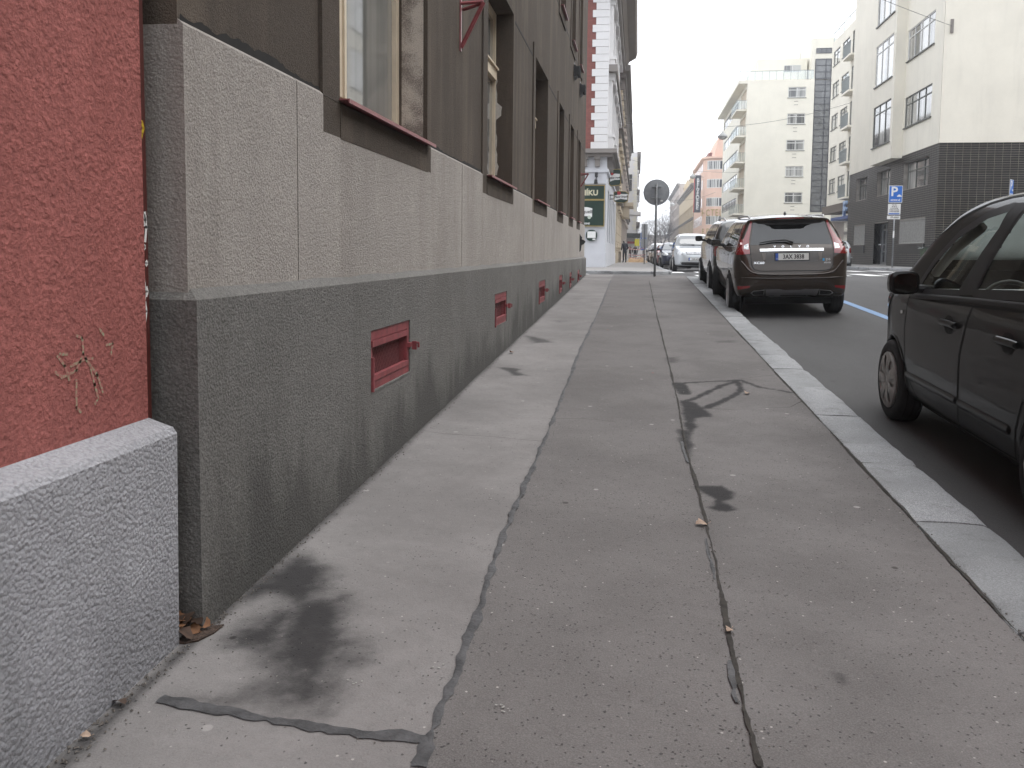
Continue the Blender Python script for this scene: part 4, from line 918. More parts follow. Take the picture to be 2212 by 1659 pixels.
ms = t.n('MixShader'); t.set(ms.inputs[0], t.math('MULTIPLY', fr.outputs[0], 1.3)); t.set(ms.inputs[1], tr.outputs[0]); t.set(ms.inputs[2], gl.outputs[0]); t.set(t.out.inputs['Surface'], ms.outputs[0]); m_cglass = t.m
for vw in ('L', 'R'):
    def sub(P_, d): return P_
    for nm, P_ in (('front', FW), ('rear', RW)):
        gsk = N.line('window_seal', P_+[P_[0], P_[1]], .055, vw, m_blk, no, .005, .04, 0)
        N.patch('side_window', P_, vw, m_cglass, gsk, .001, .08)
    N.line('belt_strip', [(3.0, 1.005), (2.1, 1.055), (1.2, 1.095), (.65, 1.12)], .034, vw, m_blk, no, .008, .07, raise_=.008)
    N.patch('pillar_cover', [(2.13, 1.08), (1.91, 1.095), (1.83, 1.30), (1.71, 1.48), (1.61, 1.635), (1.77, 1.635), (1.82, 1.49), (1.95, 1.33)], vw, m_blk, no, .0065, .05)
    # doors: a dark gap sheet, then the door skin
    fd = [(3.06, .99), (3.11, .75), (3.10, .52), (3.02, .40), (2.82, .26), (2.05, .265), (2.03, .42), (2.0, .72), (1.87, 1.035), (2.4, 1.01)]
    rd_ = [(1.855, 1.035), (1.985, .72), (2.015, .42), (2.035, .265), (1.22, .285), (1.20, .45), (1.12, .60), (.95, .72), (.72, .78), (.68, 1.09)]
    for P_, hy in ((fd, 2.18), (rd_, 1.30)):
        N.line('door_gap', P_+[P_[0]], .013, vw, m_seam, no, .0025, .05)
        dr = N.patch('door', [(a, b) for a, b in P_], vw, m_nblk, no, .0015, .06)
        N.patch('handle_cup', chaikin([(hy-.07, .83), (hy+.09, .83), (hy+.09, .945), (hy-.07, .945)], 2), vw, m_seam, dr, .004, .04)
        N.line('door_handle', [(hy-.12, .892), (hy, .895), (hy+.14, .892)], .042, vw, m_nblk, dr, .012, .04, 1, raise_=.028)
        lo, hi = (2.06, 3.06) if hy > 2 else (1.28, 2.01)
        N.line('rub_strip', [(lo, .425), (hi, .42)], .055, vw, m_nblk, dr, .004, .06, raise_=.012)
    N.line('sill_gap', [(3.0, .24), (1.2, .255)], .010, vw, m_seam, no, .003, .1)
    N.patch('indicator', [(3.17, .885), (3.225, .88), (3.225, .855), (3.17, .86)], vw, m_lclr, no, .006, .05)
    for ya in (.80, 3.43):
        arcp = [(ya+.352*math.cos(q), .315+.352*math.sin(q)) for q in np.linspace(-.2, math.pi+.2, 22)]
        N.line('arch_lip', arcp, .020, vw, m_nblk, no, .003, .06, raise_=.008)
    N.line('roof_gutter', [(3.3, 1.14), (2.9, 1.40), (2.5, 1.57), (2.1, 1.67), (1.6, 1.695), (.8, 1.67)], .014, vw, m_seam, no, .003, .06, 1)
N.patch('windscreen', SW, 'F', m_cglass, no, .001, .08); N.patch('rear_window', BW, 'B', m_cglass, no, .001, .08)
N.line('tailgate_gap', [(-.60, 1.08), (-.58, .70), (-.50, .62), (.50, .62), (.58, .70), (.60, 1.08)], .012, 'B', m_seam, no, .003, .06); N.line('bumper_strip', [(-.70, .50), (0, .49), (.70, .50)], .05, 'B', m_blk, no, .004, .06, raise_=.02)
N.line('screen_seal', SW+[SW[0]], .05, 'F', m_blk, no, .005, .05); N.line('screen_seal', BW+[BW[0]], .05, 'B', m_blk, no, .005, .05)
for sg in (-1, 1):
    N.patch('headlamp', [(sg*a, b) for a, b in ((.40, .86), (.70, .95), (.80, .98), (.78, .78), (.55, .70), (.42, .74))], 'F', m_lclr, no, .006, .05)
    N.patch('tail_lamp', [(sg*a, b) for a, b in ((.60, 1.35), (.66, 1.3), (.735, 1.05), (.74, .80), (.62, .80))], 'B', m_lred, no, .006, .05)
m_mgl = M('dark_mirror', (.20, .205, .18), .06, 0, metal=1)
mirror_unit(no, -.80, 2.80, 1.115, -1, m_nblk, .205, .165, m_mgl); mirror_unit(no, .80, 2.80, 1.115, 1, m_nblk, .205, .165, m_mgl)
# interior
m_seat = M('grey_seat_cloth', (.09, .09, .088), .9, .2, 40); m_trim = M('grey_trim', (.26, .27, .26), .7, .1, 8); m_light = M('pale_headlining', (.48, .44, .39), .9, .05, 5)
for sg in (-1, 1):
    st = empty('seat', (0, 0, 0)); st.parent = no
    for yb in (1.55,):
        g = MB(); g.prism([(yb, .45), (yb+.55, .45), (yb+.58, .60), (yb+.05, .55), (yb-.16, 1.10), (yb-.27, 1.10), (yb-.10, .5)], sg*.36-.24, sg*.36+.24, lambda a, b, t_: (t_, a, b)); s_ = g.build('seat_cushion', m_seat, st, world=False)
        MB().prism(chaikin([(yb-.19, 1.15), (yb-.29, 1.15), (yb-.30, 1.33), (yb-.22, 1.33)], 1), sg*.36-.13, sg*.36+.13, lambda a, b, t_: (t_, a, b)).build('headrest', m_seat, st, world=False)
g = MB(); g.prism([(2.55, .6), (3.2, .6), (3.3, 1.02), (2.95, 1.06), (2.62, 1.0), (2.5, .8)], -.72, .72, lambda a, b, t_: (t_, a, b)); g.build('dashboard', m_trim, no, world=False)
g = MB(); c_ = Vector((-.36, 2.42, .98)); ax_ = Vector((0, -.85, .5)).normalized(); e1 = Vector((1, 0, 0)); e2 = ax_.cross(e1); pts = [c_+(e1*math.cos(q)+e2*math.sin(q))*.185 for q in np.linspace(0, 2*math.pi, 25)]
g.tube(pts, .016, 6, False); g.tube([c_-e1*.17, c_, c_+e1*.17], .02, 6); g.tube([c_, c_-e2*.17], .02, 6); g.tube([c_, c_-ax_*.25], .03, 6); g.build('steering_wheel', m_trim, no, world=False, smooth=True)
MB().box(-.74, .74, .3, 3.2, .30, .42).build('cabin_floor', m_under, no, world=False)
MB().prism([(.35, .5), (.95, .5), (.98, .7), (.60, .75), (.45, 1.12), (.34, 1.12)], -.62, .62, lambda a, b, t_: (t_, a, b)).build('rear_bench', m_seat, no, world=False)
MB().prism([(.45, 1.59), (.9, 1.68), (1.5, 1.705), (2.05, 1.69), (2.40, 1.625), (2.40, 1.615), (2.05, 1.68), (1.5, 1.695), (.9, 1.67), (.45, 1.58)], -.52, .52, lambda a, b, t_: (t_, a, b)).build('headlining', m_light, no, world=False)
for sg in (-1, 1):
    MB().tube([(sg*.60, 3.18, 1.16), (sg*.575, 2.85, 1.36), (sg*.55, 2.5, 1.50)], .035, 6).build('pillar_trim', m_light, no, world=False, smooth=True)
    MB().box(sg*.71-.01, sg*.71+.01, .6, 3.1, .4, 1.05).build('door_lining', m_trim, no, world=False)
w_n = make_wheel('wheel', .315, .19, .215, 'cap'); add_wheels(no, w_n, (.80, 3.43), .74, .315, 0); kill(w_n)
MB().box(-.66, .66, .3, 4.0, .17, .32).build('underbody', m_under, no, world=False)

# ---------------------------------------------------------------- the other cars
TPL = {
 'hatch': dict(L=4.0, side=[(.12, .28), (.02, .42), (0, .60), (.05, .80), (.10, .94), (.30, 1.22), (.48, 1.38), (.8, 1.435), (1.5, 1.455), (2.0, 1.42), (2.3, 1.34), (2.95, 1.0), (3.1, .95), (3.6, .87), (3.88, .72), (3.99, .52), (3.92, .25), (3.6, .19), (.5, .2)],
     front=[(0, .2), (.68, .2), (.79, .28), (.82, .5), (.835, .75), (.825, .90), (.79, .96), (.74, 1.12), (.64, 1.33), (.54, 1.41), (.25, 1.45), (0, 1.455)],
     plan=[(0, 0), (.45, .02), (.68, .09), (.79, .28), (.83, .8), (.835, 2.6), (.81, 3.3), (.70, 3.72), (.45, 3.94), (0, 4.0)], ax=(.66, 3.12), arch=.335, hub=.30, belt=.965, gtop=1.36, wx=((.55, 1.15, 1.55), (1.6, 2.72, 2.25)), zw=(1.0, 1.34), ws=(.70, 1.02, .56, 1.36), bw=(.62, .98, .50, 1.36), lamp=.78),
 'mpv': dict(L=4.63, side=[(.12, .30), (.02, .45), (0, .75), (.03, 1.0), (.10, 1.2), (.28, 1.60), (.5, 1.69), (1.2, 1.725), (2.2, 1.73), (2.75, 1.67), (3.05, 1.57), (3.68, 1.13), (3.85, 1.07), (4.25, .99), (4.47, .87), (4.58, .68), (4.62, .46), (4.52, .26), (4.2, .2), (.5, .22)],
     front=[(0, .22), (.74, .22), (.86, .30), (.895, .5), (.905, .78), (.895, .98), (.86, 1.06), (.80, 1.28), (.71, 1.55), (.60, 1.67), (.3, 1.72), (0, 1.73)],
     plan=[(0, 0), (.5, .02), (.76, .08), (.87, .28), (.905, .8), (.905, 3.0), (.89, 3.8), (.80, 4.3), (.55, 4.56), (0, 4.63)], ax=(.85, 3.70), arch=.355, hub=.32, belt=1.06, gtop=1.60, wx=((.45, 1.35, 1.9), (1.95, 3.35, 2.75)), zw=(1.12, 1.57), ws=(.80, 1.13, .64, 1.585), bw=(.74, 1.10, .60, 1.58), lamp=.80),
 'suv': dict(L=4.55, side=[(.15, .34), (.02, .5), (0, .75), (.05, .95), (.12, 1.12), (.30, 1.40), (.46, 1.58), (.8, 1.66), (1.5, 1.69), (2.2, 1.67), (2.7, 1.58), (3.45, 1.17), (3.65, 1.11), (4.15, 1.03), (4.42, .90), (4.53, .68), (4.52, .40), (4.3, .26), (.6, .26)],
     front=[(0, .25), (.72, .25), (.86, .33), (.90, .55), (.92, .82), (.905, 1.02), (.865, 1.10), (.80, 1.30), (.70, 1.53), (.59, 1.63), (.3, 1.68), (0, 1.69)],
     plan=[(0, 0), (.5, .03), (.75, .10), (.87, .30), (.915, .8), (.92, 3.0), (.90, 3.75), (.80, 4.25), (.5, 4.49), (0, 4.55)], ax=(.88, 3.62), arch=.385, hub=.345, belt=1.10, gtop=1.57, wx=((.52, 1.3, 1.8), (1.85, 2.95, 2.45)), zw=(1.14, 1.54), ws=(.76, 1.17, .62, 1.56), bw=(.66, 1.14, .56, 1.55), lamp=.85)}
BODY = {}
def gen_car(kind, loc, facing, pnt, label, grp, ptxt=None, name='parked_car', h=.05, rails=False, lx=1.0, wheelstyle='cap'):
    """a parked car: body, glass, lamps, mirrors, plate, wheels; facing 0 = rear towards the camera, 1 = front towards it"""
    T = TPL[kind]; key = (kind, h)
    if key not in BODY: BODY[key] = Body(T['side'], T['front'], T['plan'], T['ax'], T['arch'], k=.08, hub=T['hub'], h=h)
    B = BODY[key]; o = empty(name, loc, label, 'car', grp, math.pi if facing else 0)
    B.mesh('body', pnt, o); z0, z1 = T['zw']
    for sg, vw in ((-1, 'L'), (1, 'R')):
        (a0, a1, a2), (b0, b1, b2) = T['wx']
        B.patch('side_window', [(a0, z0), (a2, z0-.01), (a2, z1), (a0+.28, z1-.01)], vw, m_tint, o, .006, .09)
        B.patch('side_window', [(b0, z0-.01), (b1, z0-.02), (b2, z1-.02), (b0, z1)], vw, m_tint, o, .006, .09)
        for sm in ([(a2+.02, z0), (a2+.02, .32)], [(b1-.02, z0), (b1+.05, .32)]): B.line('door_gap', sm, .012, vw, m_seam, o, .003, .1)
        mirror_unit(o, sg*(T['front'][4][0]-.06), b1-.05, z0+.05, sg, m_blk if kind != 'mpv' else pnt, .18, .14)
        x = T['ws']
    B.patch('windscreen', [(-x[0], x[1]), (x[0], x[1]), (x[2], x[3]), (-x[2], x[3])], 'F', m_screen, o, .006, .08)
    x = T['bw']; B.patch('rear_window', [(-x[0], x[1]), (x[0], x[1]), (x[2], x[3]), (-x[2], x[3])], 'B', m_tint, o, .006, .08)
    lz = T['lamp']; wmax = T['front'][4][0]
    for sg in (-1, 1):
        B.patch('headlamp', [(sg*a, b) for a, b in ((wmax-.42, lz-.09), (wmax-.09, lz-.07), (wmax-.10, lz+.08), (wmax-.40, lz+.07))], 'F', m_lclr, o, .008, .06, 1)
        B.patch('tail_lamp', [(sg*a, b) for a, b in ((wmax-.20, lz-.02), (wmax-.06, lz), (wmax-.08, lz+.26), (wmax-.20, lz+.22))], 'B', m_lred, o, .008, .06, 1)
        if rails: MB().tube([B.at(sg*.56, yy, 'T', ho) for yy, ho in ((.7, 0), (.85, .05), (1.5, .055), (2.1, .05), (2.3, 0))], .018, 6).build('roof_rail', m_rim, o, world=False, smooth=True)
    B.patch('grille', [(-.36, lz-.05), (.36, lz-.05), (.40, lz+.07), (-.40, lz+.07)], 'F', m_blk, o, .006, .08)
    B.patch('lower_grille', [(-.55, .30), (.55, .30), (.60, .42), (-.60, .42)], 'F', m_blk, o, .006, .1)
    if ptxt:
        c = B.at(0, .55 if facing else .70, 'F' if facing else 'B', .02)
        plate(o, ptxt, frame_mat(c, (-1, 0, 0) if facing else (1, 0, 0), (0, 0, 1)))
    MB().box(-.66, .66, .4, T['L']-.4, .18, .35).build('underbody', m_under, o, world=False)
    wl = make_wheel('wheel', T['hub']+.005, .20, T['hub']-.10, wheelstyle); add_wheels(o, wl, T['ax'], T['front'][4][0]-.10, T['hub']+.005); kill(wl)
    return o, B
m_dgrey = paint('dark_grey_paint', (.030, .029, .028), dust=.12, metal=.4)
su, B_ = gen_car('suv', (2.52, 19.15, zr(2.52, 19.2)), 0, m_dgrey, 'dark grey SUV with silver roof rails parked in front of the brown SUV', 'cars parked along the left kerb', name='suv', h=.04, rails=True, wheelstyle='spoke')
su.rotation_euler = (math.atan(SLOPE), -math.atan(.02), 0)
m_silver = paint('silver_paint', (.46, .48, .50), dust=.10, metal=.45, rough=.35)
sh, B_ = gen_car('mpv', (2.44, 42.4, zr(2.4, 39)), 1, m_silver, 'silver people carrier facing the crossing, round badge on its grille', 'cars parked along the left kerb', '3AR 6624', name='people_carrier', h=.045)
# badge, chrome bars, wipers of the people carrier
for zz in (.775, .80, .825, .85): B_.line('grille_bar', [(-.36, zz), (.36, zz)], .012, 'F', m_chrome, sh, .010, .08, raise_=.006)
bc = B_.at(0, .815, 'F', .018); g = MB(); g.tube([bc+Vector((math.cos(q)*.062, 0, math.sin(q)*.062)) for q in np.linspace(0, 2*math.pi, 21)], .007, 6, False)
g.tube([bc+Vector((a, 0, b)) for a, b in ((-.040, .040), (-.014, -.005), (0, .025), (.014, -.005), (.040, .040))], .005, 5); g.tube([bc+Vector((a, 0, b)) for a, b in ((-.052, .010), (-.024, -.05), (0, -.005), (.024, -.05), (.052, .010))], .005, 5)
g.build('badge', m_chrome, sh, world=False)
MB().tube([B_.at(.10, 1.135, 'F', .03), B_.at(-.30, 1.15, 'F', .03), B_.at(-.66, 1.17, 'F', .03)], .012, 6).build('wiper', m_blk, sh, world=False); MB().tube([B_.at(.62, 1.135, 'F', .03), B_.at(.25, 1.15, 'F', .03), B_.at(-.02, 1.16, 'F', .03)], .012, 6).build('wiper', m_blk, sh, world=False)
m_nav = paint('dark_blue_paint', (.012, .016, .045), dust=.1); m_rdc = paint('dark_red_paint', (.19, .022, .02), dust=.1); m_wht = paint('white_car_paint', (.66, .67, .68), dust=.08); m_dk2 = paint('charcoal_paint', (.022, .024, .026), dust=.1)
GL = 'cars parked along the left kerb'
gen_car('hatch', (2.02, 50.6, zr(2, 48)), 1, m_nav, 'dark blue hatchback just behind the silver people carrier', GL, '2AK 4410', h=.06)
gen_car('hatch', (1.92, 57.2, zr(2, 55)), 1, m_rdc, 'dark red hatchback third in the row facing the crossing', GL, h=.06)
gen_car('hatch', (1.85, 63.5, zr(2, 61)), 1, m_silver, 'silver hatchback behind the dark red one', GL, h=.06)
gen_car('hatch', (1.80, 69.5, zr(2, 67)), 1, m_dk2, 'charcoal hatchback in front of the white van', GL, h=.06)
gen_car('mpv', (1.75, 77.0, zr(2, 74)), 1, m_wht, 'white van-like car well down the kerb row', GL, h=.06, name='white_van')
gen_car('hatch', (1.70, 84.0, zr(2, 82)), 1, m_dk2, 'charcoal hatchback behind the white van', GL, h=.06)
pg, B_ = gen_car('hatch', (9.45, 43.3, zr(9.4, 44)), 0, m_silver, 'silver hatchback parked across the street by the black tiled house', 'cars on the far side', '5A8 2207', h=.05)
MB().tube([(-.78, .05, .56), (0, -.02, .56), (.78, .05, .56)], .03, 8).build('bumper_strip', m_silver, pg, world=False, smooth=True)
rc, B_ = gen_car('hatch', (13.0, 31.0, zr(13, 31)), 0, m_rdc, 'red hatchback in the side street behind the black hatchback', 'cars on the far side', h=.06); rc.rotation_euler = (0, 0, R(18))
# ---------------------------------------------------------------- buildings: materials and window kit
def facade_mat(name, col, streak=.12, bump=.002, bs=30):
    t = NT(name); n = t.noise(.6, 5, .6); st = t.noise(1, 5, .6, (2.0, 2.0, .22)); f = t.noise(12, 4)
    c = t.mix(t.ramp(n, .3, .7), tuple(x*.93 for x in col), col); c = t.mix(t.ramp(st, .5, .78, 0, streak), c, tuple(x*.62 for x in col)); c = t.mix(t.ramp(f, .4, .8, 0, .12), c, tuple(x*.8 for x in col))
    return t.fin(c, .9, t.bump(t.noise(bs, 3), bump), Specular_IOR_Level=.25)
m_cream = facade_mat('cream_render', (.80, .765, .67), .25); m_cream2 = facade_mat('pale_cream_render', (.80, .765, .67)); m_cream3 = facade_mat('white_cream_render', (.80, .77, .67))
m_pink = facade_mat('salmon_render', (.72, .50, .40)); m_ochre = facade_mat('ochre_render', (.56, .46, .32), .3); m_taupe = facade_mat('taupe_render', (.47, .41, .37), .3)
m_lgrey = facade_mat('pale_blue_grey_render', (.60, .61, .645), .3); m_beige = facade_mat('beige_render', (.60, .52, .41), .35); m_offw = facade_mat('off_white_stone', (.74, .73, .73), .3)
m_cornice = facade_mat('sooty_cornice', (.24, .22, .205), .4); m_soffit = facade_mat('dark_soffit', (.16, .135, .115), .3)
t = NT('facade_brick'); bt = t.n('TexBrick', Vector=t.n('Mapping', Vector=t.co, Rotation=(R(90), 0, 0)).outputs[0], Scale=1.0)
for k, v in (('Color1', (.25, .085, .07, 1)), ('Color2', (.205, .07, .058, 1)), ('Mortar', (.17, .06, .05, 1)), ('Mortar Size', .008), ('Brick Width', .27), ('Row Height', .085)): bt.inputs[k].default_value = v
m_fbrick = t.fin(bt.outputs['Color'], .85, t.bump(bt.outputs['Fac'], -.006))
t = NT('black_glazed_tile'); oi = t.n('ObjectInfo').outputs['Random']; q_ = t.math('ADD', t.math('MULTIPLY', oi, .5), t.math('MULTIPLY', t.noise(2.2, 4), .6)); m_tile = t.fin(t.mix(t.ramp(q_, .25, .8), (.010, .0095, .010), (.023, .0215, .0215)), t.ramp(oi, 0, 1, .34, .55), None, Specular_IOR_Level=.3); m_grout = M('pale_grout', (.33, .30, .235), .9, .2, 3); m_grout2 = M('grey_grout', (.27, .25, .225), .9, .2, 3)
t = NT('window_pane'); oi = t.n('ObjectInfo').outputs['Random']; cu = t.noise(1.0, 3, .5, (3.5, 3.5, .10)); blind = t.math('ADD', t.math('MULTIPLY', cu, .8), t.math('MULTIPLY', oi, .35))
m_pane = t.fin(t.mix(t.ramp(blind, .38, .75), (.045, .05, .052), (.44, .44, .42)), .08, None, Specular_IOR_Level=.6, Coat_Weight=.7, Coat_Roughness=.02)
t = NT('dark_window_pane'); m_pane2 = t.fin((.05, .055, .06), .06, None, Specular_IOR_Level=.7, Coat_Weight=.8, Coat_Roughness=.02)
t = NT('stair_glass'); n = t.noise(.7, 2); m_sglass = t.fin(t.mix(t.ramp(n, .4, .65), (.075, .08, .083), (.12, .127, .13)), .25, None, Specular_IOR_Level=.7, Coat_Weight=.8)
m_gwood = M('grey_green_frame', (.10, .105, .095), .5, .1, 4); m_wframe = M('white_frame', (.64, .64, .62), .5, .05, 4); m_steel = M('galvanised_steel', (.33, .345, .36), .45, .12, 9, metal=.75); m_rail = M('blue_grey_rail', (.25, .275, .28), .5, .1, 6)
m_green = M('sign_green', (.010, .032, .022), .3, .1, 5, coat=.5); m_gold = M('gold_trim', (.36, .27, .10), .4, .15, 8, metal=.3); m_signred = M('seal_red', (.42, .03, .035), .4, .1, 6); m_signblue = M('sign_blue', (.012, .13, .52), .35, .05, 6); m_navy = M('dark_navy', (.014, .016, .028), .4, .1, 4)
def fwin(parent, P, u0, u1, z0, z1, cols=3, w=0.0, depth=.10, frame=None, pane=None, tr=.75, fr=.055, sill=None, name='window'):
    frame = frame or m_gwood; g = MB(); k = w-depth
    P.box(g, u0, u0+fr, z0, z1, k, k+.05); P.box(g, u1-fr, u1, z0, z1, k, k+.05); P.box(g, u0+fr, u1-fr, z0, z0+fr, k, k+.05); P.box(g, u0+fr, u1-fr, z1-fr, z1, k, k+.05)
    for i in range(1, cols): c = u0+(u1-u0)*i/cols; P.box(g, c-fr/2, c+fr/2, z0+fr, z1-fr, k, k+.052)
    if tr: zt = z0+(z1-z0)*tr; P.box(g, u0+fr, u1-fr, zt-fr/2, zt+fr/2, k, k+.048)
    o = g.build(name, frame, parent)
    for i in range(cols):
        a, b = u0+(u1-u0)*i/cols, u0+(u1-u0)*(i+1)/cols; g = MB(); g.quad(P.p(a+.01, z0+.01, k+.02), P.p(b-.01, z0+.01, k+.02), P.p(b-.01, z1-.01, k+.02), P.p(a+.01, z1-.01, k+.02)); g.build('pane', pane or m_pane, o)
    if sill: g = MB(); P.box(g, u0-.06, u1+.06, z0-.06, z0-.005, k, w+.07); g.build('sill', sill, o)
    return o
def bx(parent, name, mat, *a, kind=None, label=None): return MB().box(*a).build(name, mat, parent, kind=kind, label=label)

# ---------------------------------------------------------------- far pavements
def walk(name, poly, zf, mat):
    g = MB(); bm = bmesh.new(); bm.faces.new([bm.verts.new((a, b, 0)) for a, b in poly]); bmesh.ops.triangulate(bm, faces=bm.faces[:])
    for c in (27, 32, 36, 40, 46, 55, 72, 95, 120, 190): bmesh.ops.bisect_plane(bm, geom=bm.verts[:]+bm.edges[:]+bm.faces[:], plane_co=(0, c, 0), plane_no=(0, 1, 0), dist=1e-5)
    bm.verts.index_update(); g.v = [(v.co.x, v.co.y, zf(v.co.x, v.co.y)) for v in bm.verts]; g.f = [tuple(v.index for v in f.verts) for f in bm.faces]
    bm.free(); o = g.build(name, mat); tag(o, kind='structure'); return o
t = NT('plain_pavement'); nb = t.noise(.8, 5, .6); m_walk2 = t.fin(t.mix(t.ramp(nb, .3, .7), (.20, .19, .182), (.255, .243, .235)), .85, t.bump(t.noise(80, 3), .003))
zfl = lambda x, y: zs(max(y, 32))-.02*sst(.2, -4, x)*0+.0
LW = [(-30, 30.9), (-1.0, 30.9), (.45, 31.0), (.95, 31.4), (1.02, 32.2), (.97, 45), (.72, 70), (.62, 110), (.6, 330), (-3, 330), (-3, 44), (-30, 44)]
lw = walk('far_pavement_left', LW, zfl, m_walk2)
kb = empty('far_kerb_left', (.9, 32, zs(32))); tag(kb, kind='structure')
kp = [(-8.6, 30.9), (-7.2, 30.9), (-5.8, 30.9), (-4.3, 30.9), (-3.0, 30.9), (-1.9, 30.9), (-.9, 30.9), (.45, 31.0), (.95, 31.4), (1.02, 32.2), (1.0, 33.7), (.99, 35.2), (.98, 36.8), (.97, 38.3)]+[(np.interp(y, [39, 45, 70, 110], [.97, .97, .72, .62]), y) for y in np.arange(40, 98, 1.9)]
for i, (a, b) in enumerate(zip(kp, kp[1:])): kerbstone(kb, (a[0], a[1], zfl(*a)+.005), (b[0], b[1], zfl(*b)+.005), .24, seed=200+i)
zfr = lambda x, y: zr(10.2, max(y, 38))+.115
walk('far_pavement_right', [(10.2, 330), (10.2, 41.5), (10.4, 40.2), (10.9, 39.3), (11.8, 38.7), (13, 38.5), (60, 38.5), (60, 41.5), (13.4, 41.5), (18.5, 60), (18.5, 330)], zfr, m_walk2)
kb2 = empty('far_kerb_right', (10.2, 42, zr(10, 42))); tag(kb2, kind='structure')
kp = [(10.2, y) for y in np.arange(70, 41, -1.7)]+[(10.2, 41.5), (10.4, 40.2), (10.9, 39.3), (11.8, 38.7), (13, 38.5)]+[(13+1.4*k, 38.5) for k in range(1, 8)]
for i, (a, b) in enumerate(zip(kp, kp[1:])): kerbstone(kb2, (a[0], a[1], zfr(*a)+.005), (b[0], b[1], zfr(*b)+.005), .24, seed=300+i)

# ---------------------------------------------------------------- black tiled corner house
b1 = empty('tiled_house', (13.3, 49.6, .85), 'cream corner house with black tiled lower storeys and grouped windows', 'house')
A = Plane(13.3, 0, 0, 1, -1, 0); S_ = Plane(0, 41.35, 1, 0, 0, -1); YA, YB, ZT = 41.35, 57.9, 6.45
low = [(42.65, 46.5, 4.70, 6.05), (48.8, 51.35, 4.70, 6.05), (53.5, 56.05, 4.70, 6.05), (42.75, 46.8, 1.99, 3.16), (53.55, 56.2, 1.99, 3.16), (48.85, 51.5, .80, 3.17)]
up = [(42.6, 46.62, z, z+1.52) for z in (7.82, 11.14, 14.45, 17.75)]
g = MB(); A.wall(g, YA, YB, .2, ZT, low, .28); g.quad(S_.p(13.3, .2), S_.p(32, .2), S_.p(32, ZT), S_.p(13.3, ZT)); g.build('lower_wall', m_grout2, b1)
g = MB(); A.wall(g, YA, YB, ZT, 22, up, .12, w=.035); g.quad(S_.p(13.265, ZT, .035), S_.p(32, ZT, .035), S_.p(32, 22, .035), S_.p(13.265, 22, .035)); g.quad((13.265, YB, ZT), (24, YB, ZT), (24, YB, 22), (13.265, YB, 22)); g.quad((13.265, YA, 22), (32, YA, 22), (32, YB, 22), (13.265, YB, 22)); g.quad((13.265, YA-.035, ZT), (32, YA-.035, ZT), (32, YA, ZT), (13.3, YA, ZT)); g.quad((13.265, YA, ZT), (13.3, YA, ZT), (13.3, YB, ZT), (13.265, YB, ZT))
g.build('upper_wall', m_cream, b1)
g = MB(); g.quad((13.3, YB, .2), (24, YB, .2), (24, YB, ZT), (13.3, YB, ZT)); g.build('end_wall', m_cream, b1)
g = MB(); g.quad(S_.p(13.3, .2, .002), S_.p(32, .2, .002), S_.p(32, ZT, .002), S_.p(13.3, ZT, .002)); g.build('grout_sheet', m_grout, b1)
TW, TH = .335, .104
g = MB(); S_.box(g, 0, TW-.014, 0, TH-.014, .0, .010); tile0 = g.build('tile', m_tile, b1, world=False); tile0.location = (13.305-b1.location.x, 0, ZT-TH-b1.location.z)
tile0.location = Vector((13.305, 0, ZT-TH))-b1.location
cnt = 0
for r_ in range(23):
    for c_ in range(13):
        if r_ == 0 and c_ == 0: continue
        o = tile0.copy(); COL.objects.link(o); o.parent = b1; o.location = Vector((13.305+c_*TW, 0, ZT-TH*(r_+1)))-b1.location
g = MB()
for r_ in range(56):
    for c_ in range(30):
        if r_ < 23 and c_ < 13: continue
        S_.box(g, 13.305+c_*TW, 13.305+(c_+1)*TW-.014, ZT-TH*(r_+1), ZT-TH*r_-.014, .0, .010)
rr = random.Random(5)
for r_ in range(56):
    z0 = ZT-TH*(r_+1); c_ = YA+.005
    while c_ < YB-.05:
        e_ = min(c_+TW, YB)
        for (s0, s1) in [(c_, e_-.014)]:
            hit_ = [h for h in low if h[2]-.02 < z0+TH*.5 < h[3]+.02 and s0 < h[1] and s1 > h[0]]
            if hit_:
                h = hit_[0]
                if s0 < h[0]-.03: A.box(g, s0, h[0]-.004, z0, z0+TH-.014, 0, .010)
                elif s1 > h[1]+.03: A.box(g, h[1]+.004, s1, z0, z0+TH-.014, 0, .010)
            else: A.box(g, s0, s1, z0, z0+TH-.020, 0, .010)
        c_ += TW
g.build('tiles', m_tile, b1, kind='stuff')
for h in low[:3]: fwin(b1, A, *h, cols=3 if h[1]-h[0] > 3 else 2, depth=.26, tr=.68)
for h in (low[3], low[4]):      # windows behind steel bar grilles
    o = fwin(b1, A, *h, cols=2, depth=.26, tr=0); n_ = int((h[1]-h[0])/.11); g = MB()
    for i in range(n_+1): u = h[0]+.03+(h[1]-h[0]-.06)*i/n_; A.box(g, u-.026, u+.020, h[2]+.03, h[3]-.03, -.06, -.03)
    A.box(g, h[0]+.01, h[1]-.01, h[2]+.005, h[2]+.045, -.07, -.02); A.box(g, h[0]+.01, h[1]-.01, h[3]-.045, h[3]-.005, -.07, -.02); g.build('bar_grille', M('pale_bars', (.33, .325, .31), .6, .15, 9), o)
    g = MB(); A.box(g, h[0]-.02, h[1]+.02, h[2]-.5, h[2]-.03, 0, .05); g.build('sill_block', m_tile, o)
h = low[5]; g = MB()
for u0, u1 in ((h[0]+.02, h[0]+.16), (49.68, 49.84), (50.50, 50.68), (h[1]-.16, h[1]-.02)): A.box(g, u0, u1, .85, 3.15, -.45, -.39)
for z0, z1 in ((.86, 1.0), (1.55, 1.63), (2.75, 2.85), (3.07, 3.15)): A.box(g, h[0]+.02, h[1]-.02, z0, z1, -.445, -.395)
dr = g.build('door', m_steel, b1)
